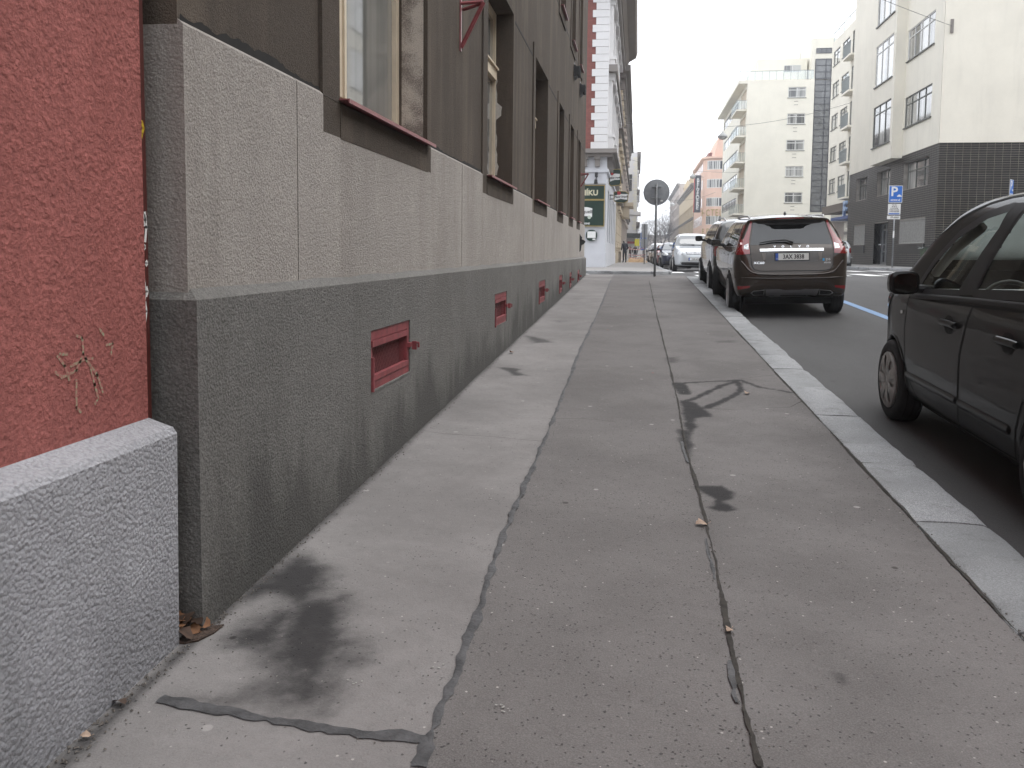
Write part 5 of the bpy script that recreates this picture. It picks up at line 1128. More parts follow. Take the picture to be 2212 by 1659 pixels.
g = MB(); A.box(g, h[0]+.02, h[1]-.02, .86, 3.15, -.46, -.435); g.build('pane', m_pane2, dr); g = MB(); A.box(g, 50.0, 50.03, 1.7, 2.2, -.39, -.35); g.build('handle', m_steel, dr)
g = MB(); A.box(g, h[0]-.003, h[0]+.0, .8, 3.17, -.8, 0); A.box(g, h[1], h[1]+.003, .8, 3.17, -.8, 0); A.box(g, h[0], h[1], 3.17, 3.175, -.8, 0); g.build('door_reveal', m_tile, dr); g = MB(); A.box(g, h[0], h[1], .6, .865, -.8, .02); g.build('doorstep', m_walk2, dr); g = MB(); A.box(g, h[1]-.004, h[1]-.001, 1.95, 2.02, -.45, -.25); g.build('door_plate', m_wtext, dr)
for h in up: fwin(b1, A, *h, cols=4, w=.035, depth=.08, tr=.74, frame=m_gwood if h[2] < 9 else m_wframe, sill=m_gwood)
O_ = Plane(12.75, 0, 0, 1, -1, 0); oh = [(47.25, 50.6, z, z+2.2) for z in (7.28, 10.58, 13.85, 17.2)]
g = MB(); O_.wall(g, 46.85, 50.92, 6.36, 22, oh, .12); g.quad((12.75, 46.85, 6.36), (13.3, 46.85, 6.36), (13.3, 46.85, 22), (12.75, 46.85, 22)); g.quad((12.75, 50.92, 6.36), (13.3, 50.92, 6.36), (13.3, 50.92, 22), (12.75, 50.92, 22)); g.quad((12.75, 46.85, 6.36), (13.3, 46.85, 6.36), (13.3, 50.92, 6.36), (12.75, 50.92, 6.36))
oriel = g.build('oriel', m_cream, b1)
for h in oh: fwin(oriel, O_, *h, cols=3, depth=.08, tr=.80, frame=m_gwood if h[2] < 9 else m_wframe, name='oriel_window') if False else fwin(b1, O_, *h, cols=3, depth=.08, tr=.80, frame=m_gwood if h[2] < 9 else m_wframe, sill=m_gwood)

# ---------------------------------------------------------------- house set back behind it, with the blue lettered shop
b2 = empty('set_back_house', (18, 82, .85), 'cream house set back with a glazed roof parapet and paired windows', 'house')
B_2 = Plane(18, 0, 0, 1, -1, 0); rows = [19.15-3.0*k for k in range(5)]
g = MB(); hw = [(a, b, z, z+1.36) for z in rows for a, b in ((80.3, 82.95), (83.95, 86.55))]+[(77.2, 79.3, z-.8, z+1.5) for z in rows]
B_2.wall(g, 60, 87.2, 5.95, 21.5, hw, .12); g.quad((18, 87.2, 5.95), (30, 87.2, 5.95), (30, 87.2, 21.5), (18, 87.2, 21.5)); g.quad((18, 60, 21.5), (30, 60, 21.5), (30, 87.2, 21.5), (18, 87.2, 21.5)); g.build('wall', m_cream2, b2)
bx(b2, 'shopfront', m_pane2, 18.4, 30, 60, 87, .3, 5.95); bx(b2, 'fascia', m_soffit, 17.6, 18.4, 62, 87.2, 5.2, 5.93); bx(b2, 'canopy', M('canopy_blue', (.02, .06, .22), .5, .1, 3), 16.9, 18.4, 63, 80, 4.35, 4.6)
for h in hw: fwin(b2, B_2, *h[:4], cols=2 if h[1]-h[0] > 2.2 else 1, depth=.1, tr=.72, fr=.07, sill=m_gwood)
for z in rows: o = bx(b2, 'balcony', m_cream2, 17.3, 18, 76.9, 79.6, z-.98, z-.82); g = MB(); [g.box(17.3, 17.33, 76.9+q*.15, 76.93+q*.15, z-.82, z+.2) for q in range(18)]; g.box(17.28, 17.34, 76.9, 79.6, z+.2, z+.25); g.build('railing', m_rail, o)
g = MB()
for q in range(14): g.box(18.05, 18.09, 60.1+q*2.07, 60.15+q*2.07, 21.5, 22.4)
g.box(18.04, 18.1, 60, 87.2, 22.36, 22.42); o = g.build('roof_railing', m_rail, b2)
g = MB(); g.box(18.06, 18.08, 60.1, 87.1, 21.6, 22.3); t = NT('railing_glass'); t.t.nodes.remove(t.b); ms = t.n('MixShader'); ms.inputs[0].default_value = .18; t.set(ms.inputs[1], t.n('BsdfTransparent', Color=(.93, .95, .95, 1)).outputs[0]); t.set(ms.inputs[2], t.n('BsdfGlossy', Roughness=.1, Color=(.7, .74, .75, 1)).outputs[0]); t.set(t.out.inputs['Surface'], ms.outputs[0]); m_rglass = t.m
g.build('railing_pane', m_rglass, o)
m_neon = M('pale_blue_letter', (.30, .42, .62), .4, .1, 4)
for i, ch in enumerate('FOH'): text_mesh(ch, 2.0, m_neon, 'shop_letter', b2, Matrix.Translation(-b2.location) @ frame_mat((17.5, 67.6+4.3*(2-i)+1.2, 5.15), (0, -1, 0), (0, 0, 1)), .10, bold=.06)

# ---------------------------------------------------------------- tall cream block with corner balconies
K = 1.072; sc = lambda z: 1.4+(z-1.4)*K
b3 = empty('balcony_block', (12.3, 117, .8), 'tall cream apartment block with corner balconies and a glazed stair tower', 'apartment block')
Y3, X3 = 104, 12.16; E = Plane(0, Y3, 1, 0, 0, -1); xw = lambda x: x*K
hw = [(xw(15.6), xw(17.47), sc(z), sc(z+1.12)) for z in (18.16, 15.35, 12.55, 9.74, 6.93)]; top = sc(20.05)
g = MB(); E.wall(g, X3, xw(18.3), 5.2, top, hw, .15); g.quad((X3, Y3, top), (24, Y3, top), (24, 132, top), (X3, 132, top)); g.quad((X3, 132, 0), (24, 132, 0), (24, 132, top), (X3, 132, top))
F3 = Plane(X3, 0, 0, 1, -1, 0); sh_ = 2.81*K; lz = [6.0+sh_*k for k in range(6)]
bands = [(112.5, 131, z+1.25, z+2.45) for z in lz if z+2.5 < top]; logg = [(104.9, 110.5, z+.15, z+2.6) for z in lz if z+2.6 < top]
F3.wall(g, Y3, 132, 5.2, top, bands, .12) if False else F3.wall(g, Y3, 132, 5.2, top, bands+logg, .12); g.build('wall', m_cream3, b3)
for h in hw: fwin(b3, E, *h, cols=2, depth=.12, tr=.72, fr=.09, frame=m_wframe, sill=m_gwood)
for h in hw: [bx(b3, 'vent_slot', m_cornice, h[0]+.7, h[0]+1.15, Y3-.02, Y3, h[2]-q, h[2]-q+.05) for q in (.45, .85)]
for h in bands: fwin(b3, F3, *h, cols=9, depth=.1, tr=0, fr=.06)
for h in logg:
    o = bx(b3, 'loggia', m_beige, X3+.12, X3+1.6, h[0], h[1], h[2], h[3]); bx(o, 'balcony_slab', m_cream3, X3-1.15, X3, h[0]-.8, h[1]-.2, h[2]-.22, h[2]-.05) if False else None
    s_ = bx(b3, 'balcony', m_cream3, X3-1.15, X3+.1, h[0]-.7, h[1]-.3, h[2]-.24, h[2]-.06); g = MB()
    for q in range(7): g.box(X3-1.12, X3-1.09, h[0]-.65+q*.86, h[0]-.61+q*.86, h[2]-.06, h[2]+.95)
    g.box(X3-1.13, X3-1.08, h[0]-.68, h[1]-.35, h[2]+.93, h[2]+.98); g.box(X3-1.12, X3, h[0]-.68, h[0]-.64, h[2]+.93, h[2]+.98); [g.box(X3-1.1+q*.27, X3-1.07+q*.27, h[0]-.68, h[0]-.65, h[2]-.06, h[2]+.95) for q in range(4)]; r_ = g.build('railing', m_rail, s_)
    g = MB(); g.box(X3-1.115, X3-1.105, h[0]-.6, h[1]-.4, h[2], h[2]+.9); g.box(X3-1.1, X3, h[0]-.67, h[0]-.66, h[2], h[2]+.9); g.build('railing_pane', m_rglass, s_)
bx(b3, 'ground_floor', m_taupe, X3+1.0, 24, Y3+.6, 131, .3, 5.2); [bx(b3, 'column', m_cream3, X3+.1, X3+.5, y_, y_+.5, .3, 5.2) for y_ in (104.3, 112, 120, 128)]
bx(b3, 'penthouse', m_cream3, xw(12.5), xw(17.75), Y3+1.6, 128, top, sc(22.3)+.3); fwin(b3, Plane(0, Y3+1.6, 1, 0, 0, -1), xw(15.3), xw(17.1), sc(20.95)+.2, sc(21.6)+.3, cols=2, w=.06, depth=.05, tr=0, frame=m_wframe)
g = MB()
for q in range(9): g.box(X3-.02+q*.8, X3+.02+q*.8, Y3-.02, Y3+.02, top, top+1.05)
for q in range(14): g.box(X3-.9, X3-.86, Y3+q*2, Y3+.04+q*2, top, top+1.05)
g.box(X3-.9, xw(18.2), Y3-.03, Y3+.02, top+1.0, top+1.06); g.box(X3-.92, X3-.86, Y3-.03, 131, top+1.0, top+1.06); o = g.build('roof_railing', m_rail, b3); g = MB(); g.box(X3-.9, xw(18.2), Y3-.005, Y3+.005, top+.05, top+1.0); g.build('railing_pane', m_rglass, o); bx(b3, 'roof_slab', m_cream3, X3-1.0, X3, Y3, 131.5, top-.35, top-.002)
st = bx(b3, 'stair_tower', m_cream3, xw(17.95), xw(20.6), Y3+.25, 118, .3, sc(24.4)); T_ = Plane(0, Y3+.25, 1, 0, 0, -1)
zt0, zt1 = sc(6.0), sc(22.2); o = None; g = MB()
nrow = 24
for q in range(nrow+1): z_ = zt0+(zt1-zt0)*q/nrow; T_.box(g, xw(18.38), xw(20.0), z_-.035, z_+.035, 0, .07)
for u in (18.38, 19.45, 20.0): T_.box(g, xw(u)-.04, xw(u)+.04, zt0, zt1, 0, .08)
o = g.build('stair_window', m_navy, b3)
for q in range(nrow):
    for u0, u1 in ((18.38, 19.45), (19.45, 20.0)): z_ = zt0+(zt1-zt0)*q/nrow; g = MB(); T_.box(g, xw(u0)+.04, xw(u1)-.04, z_+.035, z_+(zt1-zt0)/nrow-.035, .0, .03); g.build('pane', m_sglass, o)
fwin(b3, T_, xw(18.4), xw(20), sc(22.8), sc(23.35), cols=3, w=.05, depth=.04, tr=0, frame=m_navy, pane=m_pane2)
# rooftop aerial
an = empty('roof_aerial', (xw(17.2), Y3+3, sc(22.3)), 'thin television aerial on the roof of the balcony block', 'aerial'); MB().tube([(xw(17.2), Y3+3, sc(22.3)+.2), (xw(17.2), Y3+3, sc(22.3)+5)], .04, 5).build('mast', m_steel, an); g = MB(); [g.tube([(xw(17.2)-.5+.1*q, Y3+3, sc(22.3)+3.2+.35*q), (xw(17.2)+.5-.1*q, Y3+3, sc(22.3)+3.2+.35*q)], .025, 4) for q in range(5)]; g.build('dipoles', m_steel, an)

# ---------------------------------------------------------------- salmon hotel with its rounded corner
ht = empty('salmon_hotel', (13.0, 190, .6), 'salmon coloured hotel with rounded corner, dark banner and gold letters', 'hotel')
YH = 176; cx, cy, rad = 15.6, YH+2.8, 2.8; KH = YH/158.
def zH(z): return 1.4+(z-1.4)*KH
ang = [math.pi+R(a) for a in np.linspace(0, 90, 13)]; out = [(12.8, 207)]+[(cx+rad*math.cos(a), cy+rad*math.sin(a)) for a in ang]+[(30, YH)]
eave = 20.2; g = MB()
for (a, b), (c, d) in zip(out, out[1:]): g.quad((a, b, 4.5), (c, d, 4.5), (c, d, eave), (a, b, eave))
g.f.append(tuple(range(len(g.v), len(g.v)+len(out)))); g.v += [(a, b, eave) for a, b in out]
g.build('wall', m_pink, ht); g = MB(); o2 = [(12.3, 207)]+[(cx+(rad+.5)*math.cos(a), cy+(rad+.5)*math.sin(a)) for a in ang]+[(30, YH-.5)]
for zz, gr, m_ in ((eave, 1.0, m_pink),):
    for (a, b), (c, d), (e, f), (h_, k_) in zip(out, out[1:], o2, o2[1:]): g.quad((a, b, zz-.3), (c, d, zz-.3), (h_, k_, zz), (e, f, zz)); g.quad((e, f, zz), (h_, k_, zz), (h_, k_, zz+.35), (e, f, zz+.35))
g.build('cornice', m_pink, ht); MB().prism([(14.6, eave), (30, eave), (30, eave+6.2), (17.2, eave+6.2), (16.2, eave+5.4), (15.2, eave+3.2)], YH+1.2, 200, lambda a, b, t_: (a, t_, b)).build('attic', m_pink, ht); fwin(ht, Plane(0, YH+1.2, 1, 0, 0, -1), 16.9, 18.9, eave+2.0, eave+4.4, cols=3, w=.06, depth=.05, frame=m_wframe); bx(ht, 'roof', M('red_roof', (.22, .09, .075), .8, .2, 2), 14.2, 30, YH+10, 206, eave+.3, eave+2.2)
wz = [zH(z) for z in (16.3, 13.05, 9.75, 6.5)]
for z in wz:
    # ribbon of panes round the corner
    pts = [(cx+(rad+.03)*math.cos(a), cy+(rad+.03)*math.sin(a)) for a in [math.pi+R(q) for q in np.linspace(38, 90, 8)]]+[(16.8, YH-.03), (18.2, YH-.03), (20, YH-.03)]
    g = MB(); 
    for i, ((a, b), (c, d)) in enumerate(zip(pts, pts[1:])): g.quad((a, b, z), (c, d, z), (c, d, z+1.75), (a, b, z+1.75))
    o = g.build('window', m_wframe, ht)
    for i, ((a, b), (c, d)) in enumerate(zip(pts, pts[1:])):
        L = lambda q: (a+(c-a)*q, b+(d-b)*q-.03); (p0, p1) = L(.14), L(.86); g = MB(); g.quad((*p0, z+.12), (*p1, z+.12), (*p1, z+1.63), (*p0, z+1.63)); g.build('pane', m_navy if i in (2, 7) else m_pane, o)
    for k in range(7): g = MB(); Plane(12.8, 0, 0, 1, -1, 0).box(g, 181+k*3.7, 182.6+k*3.7, z, z+1.9, 0, .04); g.build('window', m_pane2, ht)
bx(ht, 'glass_entrance', m_sglass, 13.3, 30, YH+.4, 206, .3, 4.5); g = MB()
for q in range(8): g.box(13.2, 13.3, YH+3+q*3.6, YH+3.3+q*3.6, .3, 4.5)
g.build('mullion', m_navy, ht)
for z, txt, sz in ((zH(8.55), 'HOTEL', 2.0), (zH(5.2), 'BELVEDERE', 1.7)):
    for i, ch in enumerate(txt): xx = 12.95+i*(.80 if sz > 1.8 else .74); yy = (cy-math.sqrt(max(0, (rad+.08)**2-(xx-cx)**2)) if xx < cx else YH-.08); text_mesh(ch, sz, m_gold, 'gold_letter', ht, Matrix.Translation(-ht.location) @ frame_mat((xx, yy-.05, z), (1, 0, 0), (0, 0, 1)), .06, bold=.02, xs=.62)
bn = empty('hotel_banner', (11.3, 172, 0), 'tall dark banner lettered down its length on the salmon hotel', 'banner'); bn.location = (11.75, 178, 6)
zb0, zb1 = 1.4+(8.4)*.97, 1.4+16.1*.97
MB().box(11.05, 12.30, 177.95, 178.05, zb0, zb1).build('panel', m_navy, bn); MB().box(10.90, 11.05, 177.9, 178.1, zb0, zb1).build('red_edge', m_signred, bn)
for i, ch in enumerate('BELVEDERE'): text_mesh(ch, 1.02, m_wtext, 'lettering', bn, Matrix.Translation(-bn.location) @ frame_mat((11.68, 177.93, zb1-1.0-i*(zb1-zb0-1.6)/8.5), (1, 0, 0), (0, 0, 1)), .01, bold=.01)
MB().tube([(12.3, 178, zb1-.3), (12.8, 179, zb1-.3)], .05, 5).tube([(12.3, 178, zb0+.3), (12.8, 179, zb0+.3)], .05, 5).build('arm', m_iron, bn)
# flags over the entrance
for i, (c1, c2, nm) in enumerate((((.04, .10, .45), (.6, .6, .6), 'blue flag'), ((.55, .05, .06), (.7, .7, .7), 'red and white flag'), ((.05, .08, .35), (.55, .06, .08), 'blue and red flag'), ((.55, .30, .03), (.45, .04, .03), 'orange and red flag'))):
    X_, Y_ = 11.9+i*.75, 150; o = empty('flag', (X_, Y_, .8), f'{nm} hanging on a pole before the hotel entrance', 'flag', 'flags before the hotel')
    MB().tube([(X_, Y_, .75), (X_+.1, Y_, 5.4)], .05, 5).build('pole', m_steel, o)
    for k, cc in enumerate((c1, c2)):
        g = MB(); n = 6
        for q in range(n+1):
            for e_ in (0, 1): g.v.append((X_+.1+.55*q/n+.05*math.sin(q*2), Y_+.12*math.sin(q*1.3+k), 5.2-.75*k-.75*e_-.28*q/n))
        g.f = [(2*q, 2*q+1, 2*q+3, 2*q+2) for q in range(n)]; g.build('cloth', M(f'flag_{i}{k}', cc, .8, .05), o)

# ---------------------------------------------------------------- older houses further down the right side
def old_house(name, label, X, y0, y1, z1, mat, n, side=-1, floors=((1.4, 3.6), (6.2, 8.8), (10.6, 12.8)), corn=1.0, endface=True, trim=None, grp=None):
    """a rendered street house seen along its front: plinth, windows with hoods, string courses, cornice"""
    o = empty(name, (X, (y0+y1)/2, .6), label, 'house', grp); P = Plane(X, 0, 0, 1, side, 0); trim = trim or mat
    hs_ = []; dw = (y1-y0)/n
    for (a, b) in floors:
        if b < z1-.8: hs_ += [(y0+dw*(k+.5)-dw*.21, y0+dw*(k+.5)+dw*.21, a, b) for k in range(n)]
    g = MB(); P.wall(g, y0, y1, 0, z1, hs_, .25); Xb = X-side*12; yq = y0 if True else y1
    g.quad((X, y0, 0), (Xb, y0, 0), (Xb, y0, z1), (X, y0, z1)); g.quad((X, y1, 0), (Xb, y1, 0), (Xb, y1, z1), (X, y1, z1)); g.quad((X, y0, z1), (Xb, y0, z1), (Xb, y1, z1), (X, y1, z1)); g.build('wall', mat, o)
    for h in hs_:
        w_ = fwin(o, P, *h, cols=2, depth=.2, tr=.68, fr=.08, frame=m_wframe, pane=m_pane2); g = MB(); P.box(g, h[0]-.25, h[1]+.25, h[3]+.12, h[3]+.42, 0, .30); P.box(g, h[0]-.15, h[0], h[2], h[3]+.1, 0, .10); P.box(g, h[1], h[1]+.15, h[2], h[3]+.1, 0, .10); P.box(g, h[0]-.2, h[1]+.2, h[2]-.25, h[2]-.02, 0, .2); g.build('surround', trim, w_)
    for z, pr_ in ((5.1, .35), (9.6, .25)):
        if z < z1-1: g = MB(); P.box(g, y0-.0, y1, z, z+.35, 0, pr_); P.box(g, y0, y1, z+.35, z+.5, 0, pr_+.18); g.build('string_course', m_cornice, o)
    g = MB(); P.prism(g, [(y0-.2, z1-1.1), (y1+.2, z1-1.1), (y1+.2, z1-.75), (y0-.2, z1-.75)], 0, .25*corn); P.box(g, y0-.35*corn, y1+.35*corn, z1-.75, z1-.35, 0, .6*corn); P.box(g, y0-.5*corn, y1+.5*corn, z1-.35, z1+.05, 0, .95*corn); g.build('cornice', m_cornice, o)
    q = y0+.4
    while q < y1-.2 and y0 < 100: g = MB(); P.box(g, q, q+.28, z1-1.45, z1-.75, 0, .5*corn); g.build('cornice_bracket', m_cornice, o); q += 1.1 if y0 > 0 else 4
    return o, P
yh, YP = old_house('ochre_house', 'ochre house with turrets and heavy cornice beyond the salmon hotel', 13.3, 213, 292, 18.2, m_ochre, 12)
for y_ in (216, 232, 262): g = MB(); g.box(13.2, 15.2, y_, y_+5, 18.2, 20.6); g.prism([(13.0, 20.6), (15.4, 20.6), (14.2, 23.2)], y_-.2, y_+5.2, lambda a, b, t_: (a, t_, b)); g.build('turret', m_ochre, yh)
g = MB()
for k in range(26):
    for j in (0, 1): g.box(13.3-.14, 13.3, 213.1+j*1.0*(k % 2), 214.6+j*.9, 6+k*.44, 6.36+k*.44)
g.build('quoins', m_ochre, yh)
old_house('taupe_house', 'tall taupe house at the far end of the right side', 13.3, 294, 380, 24.5, m_taupe, 12, floors=((1.4, 3.6), (6.2, 8.8), (10.6, 12.8), (14.6, 16.8), (18.4, 20.4)))
# ---------------------------------------------------------------- pub on the left corner beyond the crossing
pb_ = empty('corner_pub', (-1.6, 51, .6), 'corner pub with grey ground floor, red brick upper wall and white quoins', 'pub')
PA = Plane(0, 42.5, 1, 0, 0, -1); PS_ = Plane(-1.6, 0, 0, 1, 1, 0); PE = 61.0
g = MB(); g.quad(PA.p(-16, 0), PA.p(-1.6, 0), PA.p(-1.6, 6.3), PA.p(-16, 6.3))
gw = [(44.6+3.2*k, 46.4+3.2*k, 1.9, 4.6) for k in range(5)]
PS_.wall(g, 42.5, PE, 0, 6.3, gw, .3); g.build('ground_floor_wall', m_lgrey, pb_)
for h in gw: fwin(pb_, PS_, *h, cols=2, depth=.25, tr=.7, frame=m_wframe, pane=m_pane2)
g = MB(); PA.box(g, -16, -1.585, 0, 1.35, 0, .03); PS_.box(g, 42.5, PE, 0, 1.35, 0, .03); g.build('plinth', m_lgrey, pb_)
g = MB(); PA.box(g, -16, -1.52, 4.72, 4.80, 0, .06); PA.box(g, -16, -1.5, 5.28, 5.44, 0, .08); PS_.box(g, 42.5, PE, 5.283, 5.437, 0, .097); PA.box(g, -16, -1.56, 5.44, 5.52, 0, .04); g.build('string_course', m_lgrey, pb_)
g = MB(); PA.box(g, -16, -1.30, 6.02, 6.18, 0, .30); PS_.box(g, 42.5, PE, 6.023, 6.177, 0, .297); PA.box(g, -16, -1.12, 6.18, 6.38, 0, .48); PS_.box(g, 42.5, PE, 6.183, 6.377, 0, .477); g.build('cornice', m_cornice, pb_)
for k in range(4):
    g = MB(); u = -2.05-k*.62; PA.prism(g, [(u-.11, 5.55), (u+.11, 5.55), (u+.13, 6.02), (u-.13, 6.02)], 0, .2); PA.box(g, u-.15, u+.15, 5.9, 6.02, 0, .27); g.build('console', m_cornice, pb_)
for k in range(10): g = MB(); u = 43.2+k*1.8; PS_.box(g, u-.14, u+.14, 5.5, 6.02, 0, .24); g.build('console', m_cornice, pb_)
g = MB(); g.quad(PA.p(-16, 6.38), PA.p(-1.62, 6.38), PA.p(-1.62, 16), PA.p(-16, 16)); uw = [(44.4+3.3*k, 46.0+3.3*k, z, z+2.4) for z in (7.3, 11.0) for k in range(5)]
PS2 = Plane(-1.62, 0, 0, 1, 1, 0); PS2.wall(g, 42.5, PE, 6.38, 16, uw, .3); g.quad((-1.62, PE, 0), (-12, PE, 0), (-12, PE, 16), (-1.62, PE, 16)); g.build('brick_wall', m_fbrick, pb_)
for h in uw:
    w_ = fwin(pb_, PS2, *h, cols=2, depth=.2, tr=.7, frame=m_wframe, pane=m_pane2); g = MB(); PS2.box(g, h[0]-.3, h[1]+.3, h[3]+.1, h[3]+.35, 0, .35); PS2.box(g, h[0]-.25, h[0], h[2]-.2, h[3]+.1, 0, .16); PS2.box(g, h[1], h[1]+.25, h[2]-.2, h[3]+.1, 0, .16); PS2.box(g, h[0]-.3, h[1]+.3, h[2]-.4, h[2]-.1, 0, .25); g.build('surround', m_offw, w_)
for k in range(5):
    for z0_, z1_ in ((6.75, 10.1), (10.5, 13.7)):
        u = 43.35+3.3*k; g = MB(); PS2.box(g, u-.42, u+.42, z0_-.35, z0_+.30, 0, .30); PS2.box(g, u-.3, u+.3, z0_+.30, z1_-.3, 0, .20); PS2.box(g, u-.46, u+.46, z0_+.28, z0_+.42, 0, .36); PS2.box(g, u-.36, u+.36, z1_-.3, z1_-.12, 0, .28); PS2.box(g, u-.44, u+.44, z1_-.12, z1_+.05, 0, .34); g.build('pilaster', m_offw, pb_)
g = MB(); PS2.box(g, 42.5, PE, 10.12, 10.45, 0, .45); PS2.box(g, 42.5, PE, 13.75, 14.1, 0, .5); g.build('string_course', m_cornice, pb_)
for k in range(27):
    wd = .80 if k % 2 == 0 else .63; g = MB(); z0_ = 6.40+k*.349; PA.box(g, -1.60-wd, -1.585, z0_+.008, z0_+.341, 0, .045); PS2.box(g, 42.5, 42.5+.9-.17*(k % 2), z0_+.008, z0_+.341, 0, .035); g.build('quoin', m_offw, pb_)
g = MB(); g.prism([(0, 14.1), (.55, 14.1), (.75, 14.5), (1.2, 14.75), (1.3, 15.1), (0, 15.5)], 42.0, PE, lambda a, b, t_: (-1.62+a, t_, b)); g.prism([(0, 14.1), (.5, 14.1), (.9, 14.75), (1.0, 15.1), (0, 15.5)], -16, -1.62, lambda a, b, t_: (t_, 42.5-a, b)); g.build('eaves_cornice', m_soffit, pb_)
# pub boards and signs
bd = empty('pub_name_board', (-3.3, 42.45, 4.3), 'dark green name board lettered NIKU on the grey pub front', 'sign'); PB = Plane(0, 42.44, 1, 0, 0, -1)
g = MB(); PB.box(g, -5.2, -1.70, 3.98, 4.62, -.05, .03); g.build('panel', m_green, bd)
g = MB(); [PB.box(g, *q, .0, .05) for q in ((-5.2, -1.66, 4.62, 4.66), (-5.2, -1.66, 3.94, 3.98), (-1.70, -1.66, 3.98, 4.62))]; g.build('frame', m_gold, bd)
text_mesh('NÍKU', .36, M('cream_letter', (.62, .58, .42), .5, .05), 'lettering', bd, Matrix.Translation(-bd.location) @ frame_mat(PB.p(-2.42, 4.27, .035), (1, 0, 0), (0, 0, 1)), .006, bold=.012)
bd = empty('beer_board', (-3.3, 42.45, 3.3), 'large dark green beer board with a white scroll under the name board', 'sign')
g = MB(); PB.box(g, -5.2, -1.70, 2.68, 3.90, -.05, .03); g.build('panel', m_green, bd); g = MB(); [PB.box(g, *q, .0, .05) for q in ((-5.2, -1.66, 3.90, 3.935), (-5.2, -1.66, 2.64, 2.68), (-1.70, -1.66, 2.68, 3.90))]; g.build('frame', m_gold, bd)
g = MB(); PB.prism(g, [(-3.6, 3.20), (-2.9, 3.16), (-2.5, 3.14), (-2.27, 3.10), (-2.26, 3.52), (-2.5, 3.58), (-2.9, 3.60), (-3.6, 3.55)], .03, .045); g.build('scroll', m_wtext, bd)
g = MB(); g.lathe([(.085, 0), (.085, .015)], 18, c=(-2.40, 42.39, 3.09), axis='y'); g.build('seal', M('pale_seal', (.5, .55, .48), .5, .05), bd)
text_mesh('Urquell', .24, m_ink, 'lettering', bd, Matrix.Translation(-bd.location) @ frame_mat(PB.p(-2.62, 3.36, .05), (1, 0, 0), (0, 0, 1)), .003, bold=.003); text_mesh('UISINE', .12, m_wtext, 'lettering', bd, Matrix.Translation(-bd.location) @ frame_mat(PB.p(-2.55, 2.78, .035), (1, 0, 0), (0, 0, 1)), .003, bold=.004)
bd = empty('menu_case', (-2.27, 42.4, 2.2), 'green framed menu case with a white sheet under the beer board', 'menu case')
g = MB(); PB.prism(g, chaikin([(-2.55, 1.93), (-2.0, 1.93), (-2.0, 2.48), (-2.55, 2.48)], 2), -.03, .06); g.build('case', m_green, bd); g = MB(); PB.box(g, -2.48, -2.07, 2.08, 2.40, .06, .065); g.build('sheet', m_wtext, bd); g = MB(); PB.box(g, -2.22, -2.08, 1.98, 2.05, .06, .066); g.build('badge', m_wtext, bd)
sp = empty('spotlight', (-2.1, 42.4, 4.95), 'black twin spotlight above the pub name board', 'spotlight'); MB().box(-2.16, -2.02, 42.25, 42.42, 5.05, 5.25).build('housing', m_iron, sp); MB().tube([(-2.09, 42.42, 5.05), (-2.09, 42.2, 4.95), (-2.1, 42.15, 4.85)], .03, 6).build('arm', m_iron, sp); MB().prism([(-2.19, 4.70), (-2.0, 4.70), (-2.03, 4.90), (-2.16, 4.90)], 42.05, 42.25, lambda a, b, t_: (a, t_, b)).build('lamp_head', m_iron, sp)
def hang_sign(name, label, poly, rib, Y_, txt, tz, tx, seal, ts):
    o = empty(name, (-1.5, Y_, poly[0][1]), label, 'sign', 'hanging beer signs on the pub'); f = lambda a, b, t_: (a, t_, b)
    MB().prism(poly, Y_-.12, Y_+.12, f).build('case', m_gold, o); cx_ = sum(p[0] for p in poly)/len(poly); cz_ = sum(p[1] for p in poly)/len(poly)
    MB().prism([(cx_+(a-cx_)*.92, cz_+(b-cz_)*.92) for a, b in poly], Y_-.135, Y_+.135, f).build('face', m_green, o); MB().prism(rib, Y_-.15, Y_+.15, f).build('scroll', m_wtext, o)
    MB().lathe([(seal[2], -.165), (seal[2], .165)], 20, c=(seal[0], Y_, seal[1]), axis='y').build('seal', m_signred, o)
    text_mesh(txt, ts, m_ink, 'lettering', o, Matrix.Translation(-o.location) @ frame_mat((tx, Y_-.155, tz), (1, 0, .04), (0, 0, 1)), .003, bold=.004, xs=.8)
    MB().tube([(-1.62, Y_, tz+.1), (poly[0][0]+.05, Y_, tz+.1)], .03, 6).tube([(-1.62, Y_+.3, tz-.1), (-1.3, Y_, tz-.1)], .02, 6).build('arm', m_iron, o)
hang_sign('hanging_sign', 'eight sided green beer sign with gold rim hanging on the pub', [(-1.60, 4.98), (-1.50, 4.86), (-1.06, 4.90), (-.97, 5.0), (-.97, 5.68), (-1.04, 5.77), (-1.52, 5.74), (-1.60, 5.64)], [(-1.54, 5.10), (-1.3, 5.19), (-1.03, 5.20), (-1.03, 5.50), (-1.3, 5.52), (-1.54, 5.42)], 46, 'Pilsner Urquell', 5.30, -1.28, (-1.43, 5.50, .07), .115)
hang_sign('hanging_sign', 'barrel shaped dark green beer sign with red seal below the eight sided one', [(-1.38, 4.18), (-1.2, 4.08), (-.8, 4.07), (-.6, 4.16), (-.57, 4.60), (-.75, 4.70), (-1.15, 4.72), (-1.38, 4.65)], [(-1.33, 4.20), (-1.0, 4.29), (-.64, 4.24), (-.62, 4.55), (-1.0, 4.55), (-1.33, 4.46)], 47.5, 'Pilsner Urquell', 4.40, -.97, (-1.09, 4.60, .10), .145)
# ---------------------------------------------------------------- houses further down the left side
o, P = old_house('beige_house', 'beige rusticated house next to the pub', -1.62, 61, 79, 14.2, m_beige, 4, side=1, floors=((2.0, 4.3), (6.6, 9.0), (10.4, 12.4)), corn=.9)

